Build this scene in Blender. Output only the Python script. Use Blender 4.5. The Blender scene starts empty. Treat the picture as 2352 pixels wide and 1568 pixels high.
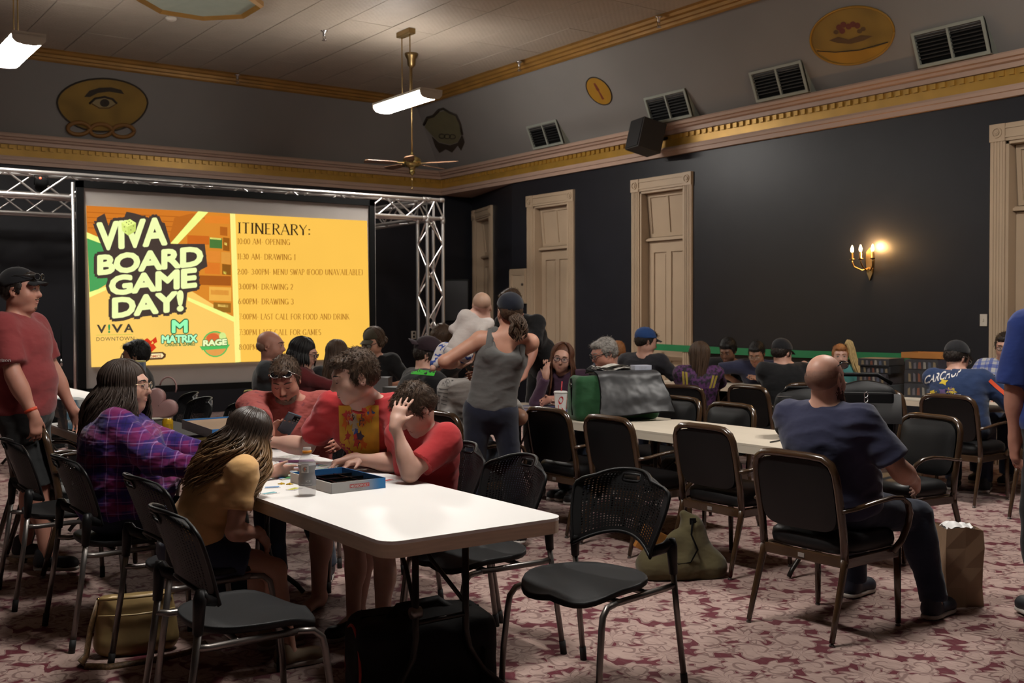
import bpy, bmesh, math, random
import numpy as np
from mathutils import Vector, Matrix
random.seed(7); RNG = np.random.RandomState(7)
SC = bpy.context.scene; COL = SC.collection
# ---------------------------------------------------------------- camera
CF, CYAW, CPIT, CROL, CH = 2450.0, math.radians(35.72), math.radians(-1.49), math.radians(-0.195), 1.5
def cam_axes():
    cy, sy, cp, sp = math.cos(CYAW), math.sin(CYAW), math.cos(CPIT), math.sin(CPIT)
    f = Vector((sy*cp, cy*cp, sp)); rt = Vector((cy, -sy, 0)); up = rt.cross(f)
    cr, sr = math.cos(CROL), math.sin(CROL)
    return cr*rt+sr*up, -sr*rt+cr*up, f
CR, CU, CFW = cam_axes()
cam = bpy.data.cameras.new('camera'); camo = bpy.data.objects.new('camera', cam); COL.objects.link(camo)
camo.matrix_world = Matrix(((CR.x, CU.x, -CFW.x, 0), (CR.y, CU.y, -CFW.y, 0), (CR.z, CU.z, -CFW.z, CH), (0, 0, 0, 1)))
cam.sensor_width = 36; cam.lens = 36*CF/2352; cam.clip_start = .05; cam.clip_end = 80
cam.dof.use_dof = True; cam.dof.focus_distance = 4.9; cam.dof.aperture_fstop = 5.0
SC.camera = camo
# ---------------------------------------------------------------- world, exposure (the hall is closed: its lamps light it)
w = bpy.data.worlds.new('world'); SC.world = w; w.use_nodes = True
w.node_tree.nodes['Background'].inputs[0].default_value = (.02, .018, .016, 1); w.node_tree.nodes['Background'].inputs[1].default_value = .2
LAMP_W = 122.0          # emission of the pendant lamp diffusers
SC.view_settings.view_transform = 'Standard'; SC.view_settings.look = 'None'
SC.view_settings.gamma = 1; SC.view_settings.use_curve_mapping = False; SC.view_settings.exposure = 0.0
try:
    SC.cycles.use_denoising = True; SC.cycles.use_light_tree = False; SC.cycles.adaptive_threshold = .07; SC.cycles.max_bounces = 6; SC.cycles.diffuse_bounces = 3; SC.cycles.glossy_bounces = 3
    SC.cycles.transmission_bounces = 5; SC.cycles.transparent_max_bounces = 8; SC.cycles.sample_clamp_indirect = 4
    SC.cycles.caustics_reflective = False; SC.cycles.caustics_refractive = False
except Exception: pass
# ---------------------------------------------------------------- sight lines used while measuring the place
CAMP = Vector((0, 0, CH))
def ray(x, y): return CR*((x-1176)/CF) - CU*((y-784)/CF) + CFW
def atz(x, y, z): d = ray(x, y); return CAMP + d*((z-CH)/d.z)
def atX(x, y, X): d = ray(x, y); return CAMP + d*(X/d.x)
def atY(x, y, Y): d = ray(x, y); return CAMP + d*(Y/d.y)
def atd(x, y, t): return CAMP + ray(x, y)*t
def atpl(x, y, p, n): d = ray(x, y); return CAMP + d*((Vector(p)-CAMP).dot(n)/d.dot(n))
def V(*a): return Vector(a)
# ---------------------------------------------------------------- materials
MATS = {}
class G:
    def __init__(s, m): s.nt = m.node_tree; s.b = s.nt.nodes['Principled BSDF']
    def n(s, t, **k):
        o = s.nt.nodes.new(t)
        for a, v in k.items(): setattr(o, a, v)
        return o
    def put(s, sock, v):
        if hasattr(v, 'is_output'): s.nt.links.new(v, sock)
        elif v is not None:
            try: sock.default_value = v
            except Exception: sock.default_value = (*v, 1)
    def m(s, op, a, b=None, c=None, clamp=False):
        o = s.n('ShaderNodeMath', operation=op, use_clamp=clamp)
        for i, v in enumerate((a, b, c)): s.put(o.inputs[i], v)
        return o.outputs[0]
    def mix(s, f, a, b, blend='MIX'):
        o = s.n('ShaderNodeMix', data_type='RGBA', blend_type=blend)
        s.put(o.inputs[0], f); s.put(o.inputs[6], a if hasattr(a, 'is_output') else (*a[:3], 1)); s.put(o.inputs[7], b if hasattr(b, 'is_output') else (*b[:3], 1))
        return o.outputs[2]
    def coord(s, w='Object'): return s.n('ShaderNodeTexCoord').outputs[w]
    def xyz(s, v): o = s.n('ShaderNodeSeparateXYZ'); s.put(o.inputs[0], v); return o.outputs
    def comb(s, x, y, z):
        o = s.n('ShaderNodeCombineXYZ')
        for i, v in enumerate((x, y, z)): s.put(o.inputs[i], v)
        return o.outputs[0]
    def scale(s, v, k):
        o = s.n('ShaderNodeMapping'); s.put(o.inputs[0], v); o.inputs['Scale'].default_value = k if hasattr(k, '__len__') else (k, k, k); return o.outputs[0]
    def noise(s, v, sc, det=2, rough=.5, dist=0, col=False):
        o = s.n('ShaderNodeTexNoise'); s.put(o.inputs['Vector'], v); o.inputs['Scale'].default_value = sc
        o.inputs['Detail'].default_value = det; o.inputs['Roughness'].default_value = rough; o.inputs['Distortion'].default_value = dist
        return o.outputs['Color' if col else 'Fac']
    def step(s, v, a, b): # smooth ramp a->b
        o = s.n('ShaderNodeMapRange', interpolation_type='SMOOTHSTEP'); s.put(o.inputs[0], v); o.inputs[1].default_value = a; o.inputs[2].default_value = b
        return o.outputs[0]
    def bump(s, h, st, dist=.01):
        o = s.n('ShaderNodeBump'); o.inputs['Strength'].default_value = st; o.inputs['Distance'].default_value = dist; s.put(o.inputs['Height'], h)
        s.nt.links.new(o.outputs[0], s.b.inputs['Normal']); return o
def srgb(h):
    if isinstance(h, str):
        h = h.lstrip('#'); c = [int(h[i:i+2], 16)/255 for i in (0, 2, 4)]
        return tuple(x/12.92 if x <= .04045 else ((x+.055)/1.055)**2.4 for x in c)
    return tuple(h)
def mat(name, col, rough=.6, metal=0, spec=.5, var=.08, vscale=6, bump=0, bscale=40, bdist=.003, stretch=None, sheen=0, sss=0, coat=0, emit=0, trans=0, alpha=1, ior=1.45):
    if name in MATS: return MATS[name]
    col = srgb(col)
    m = bpy.data.materials.new(name); m.use_nodes = True; g = G(m); b = g.b
    co = g.coord()
    if stretch: co = g.scale(co, stretch)
    if var:
        f = g.noise(co, vscale, 1)
        c = g.mix(f, tuple(x*(1-var*1.6) for x in col), tuple(min(1, x*(1+var*1.6)) for x in col)); g.put(b.inputs['Base Color'], c)
    else: b.inputs['Base Color'].default_value = (*col, 1)
    b.inputs['Roughness'].default_value = rough; b.inputs['Metallic'].default_value = metal; b.inputs['Specular IOR Level'].default_value = spec
    if bump: g.bump(g.noise(co, bscale, 1), bump, bdist)
    if sheen: b.inputs['Sheen Weight'].default_value = sheen
    if sss: b.inputs['Subsurface Weight'].default_value = sss; b.inputs['Subsurface Radius'].default_value = (.012, .005, .003)
    if coat: b.inputs['Coat Weight'].default_value = coat
    if trans: b.inputs['Transmission Weight'].default_value = trans; b.inputs['IOR'].default_value = ior
    if alpha < 1: b.inputs['Alpha'].default_value = alpha
    if emit: g.put(b.inputs['Emission Color'], (*col, 1)); b.inputs['Emission Strength'].default_value = emit
    MATS[name] = m; return m
def newmat(name):
    m = bpy.data.materials.new(name); m.use_nodes = True; MATS[name] = m; return m, G(m)
def fabric(name, col, rough=.9, fold=.35, fs=9, weave=1, sheen=.15, var=.1):
    if name in MATS: return MATS[name]
    col = srgb(col); m, g = newmat(name); co = g.coord()
    f = g.noise(co, 5, 1); f2 = g.noise(co, 160, 1)
    c = g.mix(f, tuple(x*(1-var) for x in col), tuple(min(1, x*(1+var)) for x in col))
    c = g.mix(g.m('MULTIPLY', f2, .25), c, tuple(x*.55 for x in col)); g.put(g.b.inputs['Base Color'], c)
    g.b.inputs['Roughness'].default_value = rough; g.b.inputs['Specular IOR Level'].default_value = .25; g.b.inputs['Sheen Weight'].default_value = sheen
    h = g.m('ADD', g.m('MULTIPLY', g.noise(g.scale(co, (1, 1, 1.8)), fs, 2, .55), fold*3), 0)
    g.bump(h, .6, .012); return m
# ---------------------------------------------------------------- mesh helpers
class MB:
    def __init__(s): s.v = []; s.f = []; s.mi = []; s.cm = 0; s.sm = []; s.smooth = False
    def add(s, vs, fs):
        o = len(s.v); s.v.extend([tuple(p) for p in vs])
        for f in fs: s.f.append(tuple(i+o for i in f)); s.mi.append(s.cm); s.sm.append(s.smooth)
        return s
    def box(s, c, d, M=None, bev=0):
        x, y, z = d[0]/2, d[1]/2, d[2]/2
        if bev:
            bm = bmesh.new(); bmesh.ops.create_cube(bm, size=1)
            for v in bm.verts: v.co = Vector((v.co.x*d[0], v.co.y*d[1], v.co.z*d[2]))
            bmesh.ops.bevel(bm, geom=bm.edges[:], offset=bev, segments=2, affect='EDGES', profile=.6)
            vs = [v.co.copy() for v in bm.verts]; bm.verts.index_update(); fs = [[v.index for v in f.verts] for f in bm.faces]; bm.free()
        else:
            vs = [Vector((a*x, b*y, e*z)) for e in (-1, 1) for b in (-1, 1) for a in (-1, 1)]
            fs = [(0, 2, 3, 1), (4, 5, 7, 6), (0, 1, 5, 4), (2, 6, 7, 3), (0, 4, 6, 2), (1, 3, 7, 5)]
        c = Vector(c)
        return s.add([(M @ p if M else p)+c for p in vs], fs)
    def tube(s, pts, r, n=8, cap=True, flat=None):
        pts = [Vector(p) for p in pts]; k = len(pts); rs = r if hasattr(r, '__len__') else [r]*k
        vs = []; T0 = None; N = None
        for i in range(k):
            T = (pts[min(i+1, k-1)]-pts[max(i-1, 0)]).normalized()
            if N is None: N = T.orthogonal().normalized() if flat is None else (Vector(flat)-T*T.dot(Vector(flat))).normalized()
            else:
                N = (N - T*N.dot(T)); N = N.normalized() if N.length > 1e-6 else T.orthogonal().normalized()
            B = T.cross(N)
            ra = rs[i]; rb = ra
            if isinstance(ra, tuple): ra, rb = ra
            for j in range(n):
                a = 2*math.pi*(j+.5)/n; vs.append(pts[i]+N*math.cos(a)*ra+B*math.sin(a)*rb)
        fs = [(i*n+j, i*n+(j+1) % n, (i+1)*n+(j+1) % n, (i+1)*n+j) for i in range(k-1) for j in range(n)]
        if cap: fs += [tuple(range(n-1, -1, -1)), tuple((k-1)*n+j for j in range(n))]
        return s.add(vs, fs)
    def cyl(s, a, b, r, r2=None, n=12): return s.tube([a, b], [r, r if r2 is None else r2], n)
    def lathe(s, prof, c=(0, 0, 0), n=20, M=None):
        vs = []; c = Vector(c)
        for r, z in prof:
            for j in range(n):
                a = 2*math.pi*j/n; p = Vector((r*math.cos(a), r*math.sin(a), z)); vs.append((M @ p if M else p)+c)
        k = len(prof); fs = [(i*n+j, i*n+(j+1) % n, (i+1)*n+(j+1) % n, (i+1)*n+j) for i in range(k-1) for j in range(n)]
        fs += [tuple(range(n-1, -1, -1)), tuple((k-1)*n+j for j in range(n))]
        return s.add(vs, fs)
    def ell(s, c, r, M=None, nu=12, nv=8):
        c = Vector(c); vs = []
        for i in range(nv+1):
            th = math.pi*i/nv
            for j in range(nu):
                a = 2*math.pi*j/nu; p = Vector((r[0]*math.sin(th)*math.cos(a), r[1]*math.sin(th)*math.sin(a), r[2]*math.cos(th)))
                vs.append((M @ p if M else p)+c)
        return s.add(vs, [(i*nu+j, (i+1)*nu+j, (i+1)*nu+(j+1) % nu, i*nu+(j+1) % nu) for i in range(nv) for j in range(nu)])
    def prism(s, poly, d, fn):
        """poly (a,b) list, extruded 0..d ; fn(a,b,t) -> point"""
        n = len(poly); vs = [fn(a, b, 0) for a, b in poly]+[fn(a, b, d) for a, b in poly]
        fs = [tuple(range(n-1, -1, -1)), tuple(range(n, 2*n))]+[(i, (i+1) % n, n+(i+1) % n, n+i) for i in range(n)]
        return s.add(vs, fs)
    def extr(s, prof, p0, p1):
        """profile list of fn -> points ; sweep between two functions of (d,z)"""
        n = len(prof); vs = [p0(d, z) for d, z in prof]+[p1(d, z) for d, z in prof]
        return s.add(vs, [(i, i+1, n+i+1, n+i) for i in range(n-1)])
    def grid(s, fn, nu, nv):
        vs = [fn(i/nu, j/nv) for j in range(nv+1) for i in range(nu+1)]
        return s.add(vs, [(j*(nu+1)+i, j*(nu+1)+i+1, (j+1)*(nu+1)+i+1, (j+1)*(nu+1)+i) for j in range(nv) for i in range(nu)])
    def mesh(s, name):
        me = bpy.data.meshes.new(name); me.from_pydata(s.v, [], s.f)
        if any(s.sm): me.polygons.foreach_set('use_smooth', s.sm)
        if any(s.mi): me.polygons.foreach_set('material_index', s.mi)
        me.update(); return me
    def build(s, name, m, parent=None, smooth=False, **tags):
        me = s.mesh(name)
        if smooth: me.polygons.foreach_set('use_smooth', [True]*len(me.polygons))
        return link(name, me, m, parent, **tags)
def link(name, me, m=None, parent=None, loc=None, rz=None, **tags):
    o = bpy.data.objects.new(name, me)
    if m is not None and me is not None and not me.materials:
        for x in (m if isinstance(m, (list, tuple)) else [m]): me.materials.append(x)
    COL.objects.link(o)
    if parent is not None: o.parent = parent
    if loc is not None: o.location = loc
    if rz is not None: o.rotation_euler = (0, 0, rz)
    for k, v in tags.items(): o[k] = v
    return o
def tag(o, label, cat, group=None, kind=None):
    o['label'] = label; o['category'] = cat
    if group: o['group'] = group
    if kind: o['kind'] = kind
    return o
def thing(name, label, cat, loc=(0, 0, 0), rz=0, group=None):
    return tag(link(name, None, loc=loc, rz=rz), label, cat, group)
def copy_tree(o, loc=None, rz=None, label=None, parent=None):
    c = o.copy(); COL.objects.link(c)
    if parent is not None: c.parent = parent
    if loc is not None: c.location = loc
    if rz is not None: c.rotation_euler = (0, 0, rz)
    if label: c['label'] = label
    for ch in list(o.children): copy_tree(ch, parent=c)
    return c
def structure(o): o['kind'] = 'structure'; return o
_fd = {}
def textmesh(txt, offset=0.0, ext=0.0, spacing=1.0, shear=0.0):
    """built-in lettering as 2D points/faces, normalised: cap height 1, left edge 0, returns (verts, faces, width)"""
    k = (txt, round(offset, 4), round(spacing, 4))
    if k in _fd: return _fd[k]
    cu = bpy.data.curves.new('t', 'FONT'); cu.body = txt; cu.size = 1; cu.offset = offset; cu.extrude = ext; cu.space_character = spacing; cu.shear = shear; cu.resolution_u = 3
    o = bpy.data.objects.new('t', cu); COL.objects.link(o); dg = bpy.context.evaluated_depsgraph_get()
    me = bpy.data.meshes.new_from_object(o.evaluated_get(dg)); vs = np.array([v.co[:] for v in me.vertices]) if len(me.vertices) else np.zeros((1, 3))
    fs = [tuple(p.vertices) for p in me.polygons]
    bpy.data.objects.remove(o); bpy.data.curves.remove(cu); bpy.data.meshes.remove(me)
    x0 = vs[:, 0].min(); vs[:, 0] -= x0; W = vs[:, 0].max(); vs[:, :2] /= .729; W /= .729
    _fd[k] = (vs, fs, W); return _fd[k]
def text_on(name, txt, m, fn, parent=None, offset=0.0, spacing=1.0, mb=None):
    """fn(a,b): a 0..1 along the line, b 0..1 cap height -> point"""
    vs, fs, W = textmesh(txt, offset, 0, spacing)
    mb = mb or MB(); mb.add([fn(p[0]/W, p[1]) for p in vs], fs)
    return mb.build(name, m, parent) if name else mb
def text_pl(name, txt, m, o, ex, ey, parent=None, offset=0, spacing=1.0):
    o, ex, ey = Vector(o), Vector(ex), Vector(ey)
    return text_on(name, txt, m, lambda a, b: o+ex*a+ey*b, parent, offset, spacing)
for _t, _o, _s in (('verizon', .01, 1), ('CARCHUP', .02, 1), ('CIRCUIT', 0, 1), ('TOURNAMENT', 0, 1), ('VIVA', .0, .95), ('BOARD', .0, .95), ('GAME', .0, .95), ('DAY!', .0, .95), ('V', .03, 1), ('!', .03, 1), ('A', .03, 1), ('DOWNTOWN', 0, 1.1), ('M', 0, 1), ('MATRIX', 0, .95), ('CARDS & GAMES', .03, 1),
    ('RAGE', 0, .95), ('GAMES AND COMICS', .02, 1), ('MONOPOLY', .03, 1), ('GAMER', 0, 1), ('G', .05, 1), ('ICE', 0, 1), ('THIRST QUENCHER', 0, 1), ('Dominant', .01, 1), ('Species', .01, 1), ('Soft', 0, 1), ('CO OP', 0, 1), ('N', .03, 1), ('ORIGINAL', 0, 1), ('SORCERER', 0, 1)): textmesh(_t, float(_o), 0, float(_s))   # lettering is made before the scene fills
# ================================================================ the hall
W, L, ZG0, ZG1, ZB, ZT, ZC = 10.0, 16.0, 3.694, 3.85, 3.578, 3.99, 5.067
XC, YC = 8.94, 15.26
XL, YF = -5.0, -5.5
M_navy = mat('wall_navy_paint', (.0125, .0128, .0165), rough=.40, spec=.32, var=.12, vscale=3)
M_grey = mat('upper_wall_plaster', (.205, .19, .178), rough=.85, var=.06, vscale=1.3)
M_cream = mat('cream_trim_paint', (.42, .315, .215), rough=.5, var=.05, vscale=3)
M_pink = mat('cornice_paint', (.40, .27, .205), rough=.5, var=.05, vscale=2)
M_gold = mat('gilded_band', (.40, .225, .04), rough=.38, metal=.35, var=.15, vscale=5)
M_crown = mat('gilded_crown', (.30, .155, .035), rough=.42, metal=.3, var=.2, vscale=4)
M_black = mat('matte_black', (.0045, .0045, .0045), rough=.85, spec=.12, var=.1)
# carpet ------------------------------------------------------------------------------
def carpet():
    m, g = newmat('damask_carpet'); co = g.coord()
    wob = g.noise(co, 9, 1, .5, 0, True); sub = g.n('ShaderNodeVectorMath', operation='SUBTRACT'); g.put(sub.inputs[0], wob); sub.inputs[1].default_value = (.5, .5, .5)
    sc_ = g.n('ShaderNodeVectorMath', operation='SCALE'); g.put(sc_.inputs[0], sub.outputs[0]); sc_.inputs['Scale'].default_value = .075
    ad = g.n('ShaderNodeVectorMath', operation='ADD'); g.put(ad.inputs[0], co); g.put(ad.inputs[1], sc_.outputs[0])
    x, y, z = g.xyz(ad.outputs[0])
    TX, TY = .50, .68
    u = g.m('DIVIDE', x, TX); col = g.m('FLOOR', u)
    xx = g.m('MULTIPLY', g.m('SUBTRACT', g.m('SUBTRACT', u, col), .5), TX)
    ax = g.m('ABSOLUTE', xx)
    half = g.m('MULTIPLY', g.m('FRACT', g.m('MULTIPLY', col, .5)), TY)      # half drop
    v = g.m('DIVIDE', g.m('ADD', y, half), TY); yy = g.m('MULTIPLY', g.m('FRACT', v), TY)
    discs = [(.112, .13, .118, 7, 1, 50), (.185, .37, .108, 9, -1, 56), (.082, .515, .090, 6, 1, 64), (0, .30, .105, 12, 0, 80), (0, .66, .082, 9, 0, 96), (0, .02, .088, 10, 0, 96), (.228, .60, .082, 7, -1, 76), (.245, .22, .074, 8, 1, 80)]
    best = None; line = None
    for cx, cy, R, n, s, K in discs:
        dx = g.m('SUBTRACT', ax, cx); dy = g.m('SUBTRACT', yy, cy)
        r = g.m('SQRT', g.m('ADD', g.m('MULTIPLY', dx, dx), g.m('MULTIPLY', dy, dy))); th = g.m('ARCTAN2', dy, dx)
        sc = g.m('ADD', 1, g.m('MULTIPLY', g.m('COSINE', g.m('ADD', g.m('MULTIPLY', th, n), g.m('MULTIPLY', r, 26*s))), .22))
        f = g.m('SUBTRACT', 1, g.m('DIVIDE', r, g.m('MULTIPLY', sc, R)))
        ph = g.m('ADD', g.m('MULTIPLY', th, s if s else n), g.m('MULTIPLY', r, 2*math.pi*K/(6 if s else 10)))
        ln = g.m('MULTIPLY', g.step(g.m('ABSOLUTE', g.m('SINE', g.m('MULTIPLY', ph, .5))), .32, .12), g.step(f, 0, .06))
        ln = g.m('MAXIMUM', ln, g.m('MULTIPLY', g.step(f, .0, .03), g.step(f, .17, .10)))
        best = f if best is None else g.m('MAXIMUM', best, f); line = ln if line is None else g.m('MAXIMUM', line, ln)
    fig = g.step(best, -.03, .03)
    vein = g.n('ShaderNodeTexWave'); g.put(vein.inputs['Vector'], ad.outputs[0]); vein.inputs['Scale'].default_value = 7; vein.inputs['Distortion'].default_value = 14; vein.inputs['Detail'].default_value = 1; line = g.m('MAXIMUM', line, g.m('MULTIPLY', g.step(vein.outputs['Fac'], .10, .03), .35))
    tone = g.noise(co, 14, 1)
    beige = g.mix(tone, (.36, .245, .215), (.53, .385, .335)); pile = g.noise(co, 420, 1, .7)
    c = g.mix(fig, (.115, .010, .022), beige)
    c = g.mix(g.m('MULTIPLY', line, .72), c, (.16, .085, .078))
    c = g.mix(g.m('MULTIPLY', pile, .35), c, (.07, .035, .035))
    g.put(g.b.inputs['Base Color'], c); g.b.inputs['Roughness'].default_value = .95; g.b.inputs['Specular IOR Level'].default_value = .1; g.b.inputs['Sheen Weight'].default_value = .2
    return m
o = MB().add([(XL, YF, 0), (11, YF, 0), (11, L+.3, 0), (XL, L+.3, 0), (XL, YF, -.1), (11, YF, -.1), (11, L+.3, -.1), (XL, L+.3, -.1)], [(0, 1, 2, 3), (7, 6, 5, 4), (0, 4, 5, 1), (1, 5, 6, 2), (2, 6, 7, 3), (3, 7, 4, 0)]).build('floor', carpet())
tag(structure(o), 'carpeted floor with maroon and beige damask scrolls', 'floor')
# ceiling ------------------------------------------------------------------------------
m, g = newmat('pressed_tin'); co = g.coord(); x, y, z = g.xyz(co)
sx = g.m('SINE', g.m('MULTIPLY', x, 82)); sy = g.m('SINE', g.m('MULTIPLY', y, 82)); dia = g.m('MULTIPLY', sx, sy); fine = g.noise(co, 38, 1, .6)
g.put(g.b.inputs['Base Color'], g.mix(g.noise(co, 3, 3), (.36, .305, .245), (.45, .385, .31))); g.b.inputs['Roughness'].default_value = .55
g.bump(g.m('ADD', g.m('MULTIPLY', dia, .35), g.m('MULTIPLY', fine, .8)), .55, .006); M_tin = m
ceil = MB().box(((XL+XC)/2+.4, (YF+YC)/2+.3, ZC+.08), (XC-XL+.9, YC-YF+.9, .12)).build('ceiling', M_black)
tag(structure(ceil), 'cream pressed tin ceiling of embossed panels', 'ceiling')
pw, pl = .61, 1.22; pm = MB().box((0, 0, .006), (pw-.012, pl-.008, .024)).mesh('ceiling_panel'); pm.materials.append(M_tin)
random.seed(3); npan = 0
for i in range(23):
    for j in range(17):
        cx = XC+.1-pw*(i+.5); cy = YC+.1-pl*(j+.5)-(0 if i % 2 else .0)
        if cx < XL or cy < -4: continue
        if (Vector((cx, cy))-Vector((2.5, 10))).length > 11: continue
        o = link('ceiling_panel', pm, None, ceil); o.location = (cx, cy, ZC+random.uniform(0, .004)); npan += 1
        o.rotation_euler = (random.uniform(-.003, .003), random.uniform(-.002, .002), random.uniform(-.002, .002))
# lower walls ------------------------------------------------------------------------------
DOORS = {'door_2': (12.30, 13.46), 'door_3': (9.88, 11.03), 'door_4': (4.66, 5.80)}      # outer casing, along the right wall
CAS, ZD = .15, 3.333
mb = MB(); ys = sorted([(a+CAS, b-CAS) for a, b in DOORS.values()])
y0 = YF
for a, b in ys:
    mb.box((W+.15, (y0+a)/2, ZB/2), (.3, a-y0, ZB)); mb.box((W+.15, (a+b)/2, (ZD-.17+ZB)/2), (.3, b-a, ZB-ZD+.17)); y0 = b
mb.box((W+.15, (y0+13.9)/2, ZB/2), (.3, 13.9-y0, ZB))
tag(structure(mb.build('wall_right', M_navy)), 'dark navy painted wall with tall cream doors', 'wall')
A0, A1 = V(10, 13.9, 0), V(10.62, 15.97, 0); AE = (A1-A0).normalized(); AN = V(-AE.y, AE.x, 0)      # angled end of the right wall (AN points into the room)
mb = MB()
def angp(s, d, z): return A0+AE*s+AN*d+V(0, 0, z)
def angbox(mb, s0, s1, d0, d1, z0, z1):
    vs = [angp(s, d, z) for z in (z0, z1) for d in (d0, d1) for s in (s0, s1)]
    mb.add(vs, [(0, 2, 3, 1), (4, 5, 7, 6), (0, 1, 5, 4), (2, 6, 7, 3), (0, 4, 6, 2), (1, 3, 7, 5)]); return mb
angbox(mb, 0, 1.10, -.25, 0, 0, ZB); angbox(mb, 1.96, 2.2, -.25, 0, 0, ZB); angbox(mb, 1.10, 1.96, -.25, 0, 3.2, ZB)
tag(structure(mb.build('wall_angled', M_navy)), 'dark navy wall stretch that bends away beside the stage corner', 'wall')
tag(structure(MB().box(((XL+10.8)/2, L+.15, ZB/2), (10.8-XL, .3, ZB)).build('wall_back', M_navy)), 'dark navy back wall behind the truss and screen', 'wall')
tag(structure(MB().add([(10, 13.8, ZB+.001), (10, 16.1, ZB+.001), (10.7, 16.1, ZB+.001), (10.7, 15.9, ZB+.001), (10.0, 13.8, ZB+.03), (10, 16.1, ZB+.03), (10.7, 16.1, ZB+.03), (10.7, 15.9, ZB+.03)], [(3, 2, 1, 0), (4, 5, 6, 7), (0, 1, 5, 4), (2, 3, 7, 6)]).build('trim_soffit', M_pink)), 'triangular soffit under the cornice at the far corner', 'trim')
mb = MB(); mb.box((XL-.1, (YF+L)/2, ZC/2), (.2, L-YF, ZC+.3)); tag(structure(mb.build('wall_left', M_navy)), 'dark navy wall on the far left side of the hall', 'wall')
mb = MB(); mb.box(((XL+10)/2, YF-.1, ZC/2), (10-XL+1.4, .2, ZC+.3)); tag(structure(mb.build('wall_front', M_navy)), 'dark navy wall behind the viewer', 'wall')
# sloping upper walls ------------------------------------------------------------------------------
mb = MB(); mb.add([(W+.02, YF, 3.9), (W+.02, L+.02, 3.9), (XC+.1, YC+.1, ZC+.03), (XC+.1, YF, ZC+.03), (W+.2, YF, 3.9), (W+.2, L+.2, 3.9), (XC+.3, YC+.3, ZC+.1), (XC+.3, YF, ZC+.1)], [(0, 1, 2, 3), (7, 6, 5, 4), (0, 4, 5, 1)])
tag(structure(mb.build('wall_right_upper', M_grey)), 'grey sloping upper wall above the right cornice', 'wall')
mb = MB(); mb.add([(XL, L+.02, 3.9), (W+.02, L+.02, 3.9), (XC+.1, YC+.1, ZC+.03), (XL, YC+.1, ZC+.03), (XL, L+.2, 3.9), (W+.2, L+.2, 3.9), (XC+.3, YC+.3, ZC+.1), (XL, YC+.3, ZC+.1)], [(3, 2, 1, 0), (4, 5, 6, 7), (4, 0, 1, 5)])
tag(structure(mb.build('wall_back_upper', M_grey)), 'grey sloping upper wall above the back cornice', 'wall')
SRP, SRN = V(10.02, 0, 3.9+.0), V(-(ZC+.03-3.9), 0, -(W+.02-XC-.1)).normalized()       # slope planes (point, room-side normal)
SBP, SBN = V(0, 16.02, 3.9), V(0, -(ZC+.03-3.9), -(L+.02-YC-.1)).normalized()
SRU = V(-(W-XC-.08), 0, ZC+.03-3.9).normalized(); SBU = V(0, -(L-YC-.08), ZC+.03-3.9).normalized()
# cornices, mitred in the corner ------------------------------------------------------------------------------
low = [(0, ZB), (.05, ZB), (.055, ZB+.05), (.075, ZB+.055), (.08, ZB+.085), (.05, ZB+.09), (.045, ZG0), (.02, ZG0)]
gold = [(.02, ZG0), (.02, ZG1)]
top = [(.02, ZG1), (.06, ZG1+.002), (.065, ZG1+.05), (.11, ZG1+.06), (.12, ZG1+.085), (.16, ZG1+.09), (.17, ZT-.02), (.16, ZT), (-.02, ZT+.03)]
crown = [(-.16, ZC-.135), (-.145, ZC-.15), (-.12, ZC-.13), (-.115, ZC-.10), (-.08, ZC-.095), (-.075, ZC-.06), (-.04, ZC-.05), (-.02, ZC-.02), (.0, ZC-.012), (.02, ZC-.0), (.02, ZC+.02)]
for nm, run, X0, Y0, lab in (('trim_1', 'R', W, L, 'along the right wall'), ('trim_2', 'B', W, L, 'along the back wall above the truss')):
    if run == 'R': f0 = lambda d, z: (X0-d, YF, z); f1 = lambda d, z: (X0-d, Y0-d, z)
    else: f0 = lambda d, z: (X0-d, Y0-d, z); f1 = lambda d, z: (XL, Y0-d, z)
    mb = MB(); mb.extr(low, f0, f1); mb.extr(top, f0, f1); tr = mb.build(nm, M_pink); tag(structure(tr), 'pink cream cornice with gilded dentil band ' + lab, 'cornice')
    MB().extr(gold, f0, f1).build('gilded_band', M_gold, tr)
    dm = MB().box((0, 0, 0), (.03, .052, .055) if run == 'R' else (.052, .03, .055)).mesh('dentil'); dm.materials.append(M_gold)
    k = 0
    while k < 130:
        if run == 'R':
            y = L-.12-k*.104
            if y < 4.4: break
            p = (W-.03, y, ZG1-.032)
        else:
            x = W-.12-k*.104
            if x < 2.2: break
            p = (x, L-.03, ZG1-.032)
        link('dentil', dm, None, tr, loc=p); k += 1
for nm, run, lab in (('trim_3', 'R', 'where the ceiling meets the right slope'), ('trim_4', 'B', 'where the ceiling meets the back slope')):
    if run == 'R': f0 = lambda d, z: (XC-d, YF, z); f1 = lambda d, z: (XC-d, YC-d, z)
    else: f0 = lambda d, z: (XC-d, YC-d, z); f1 = lambda d, z: (XL, YC-d, z)
    tag(structure(MB().extr(crown, f0, f1).build(nm, M_crown)), 'gilded crown moulding ' + lab, 'moulding')
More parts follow.
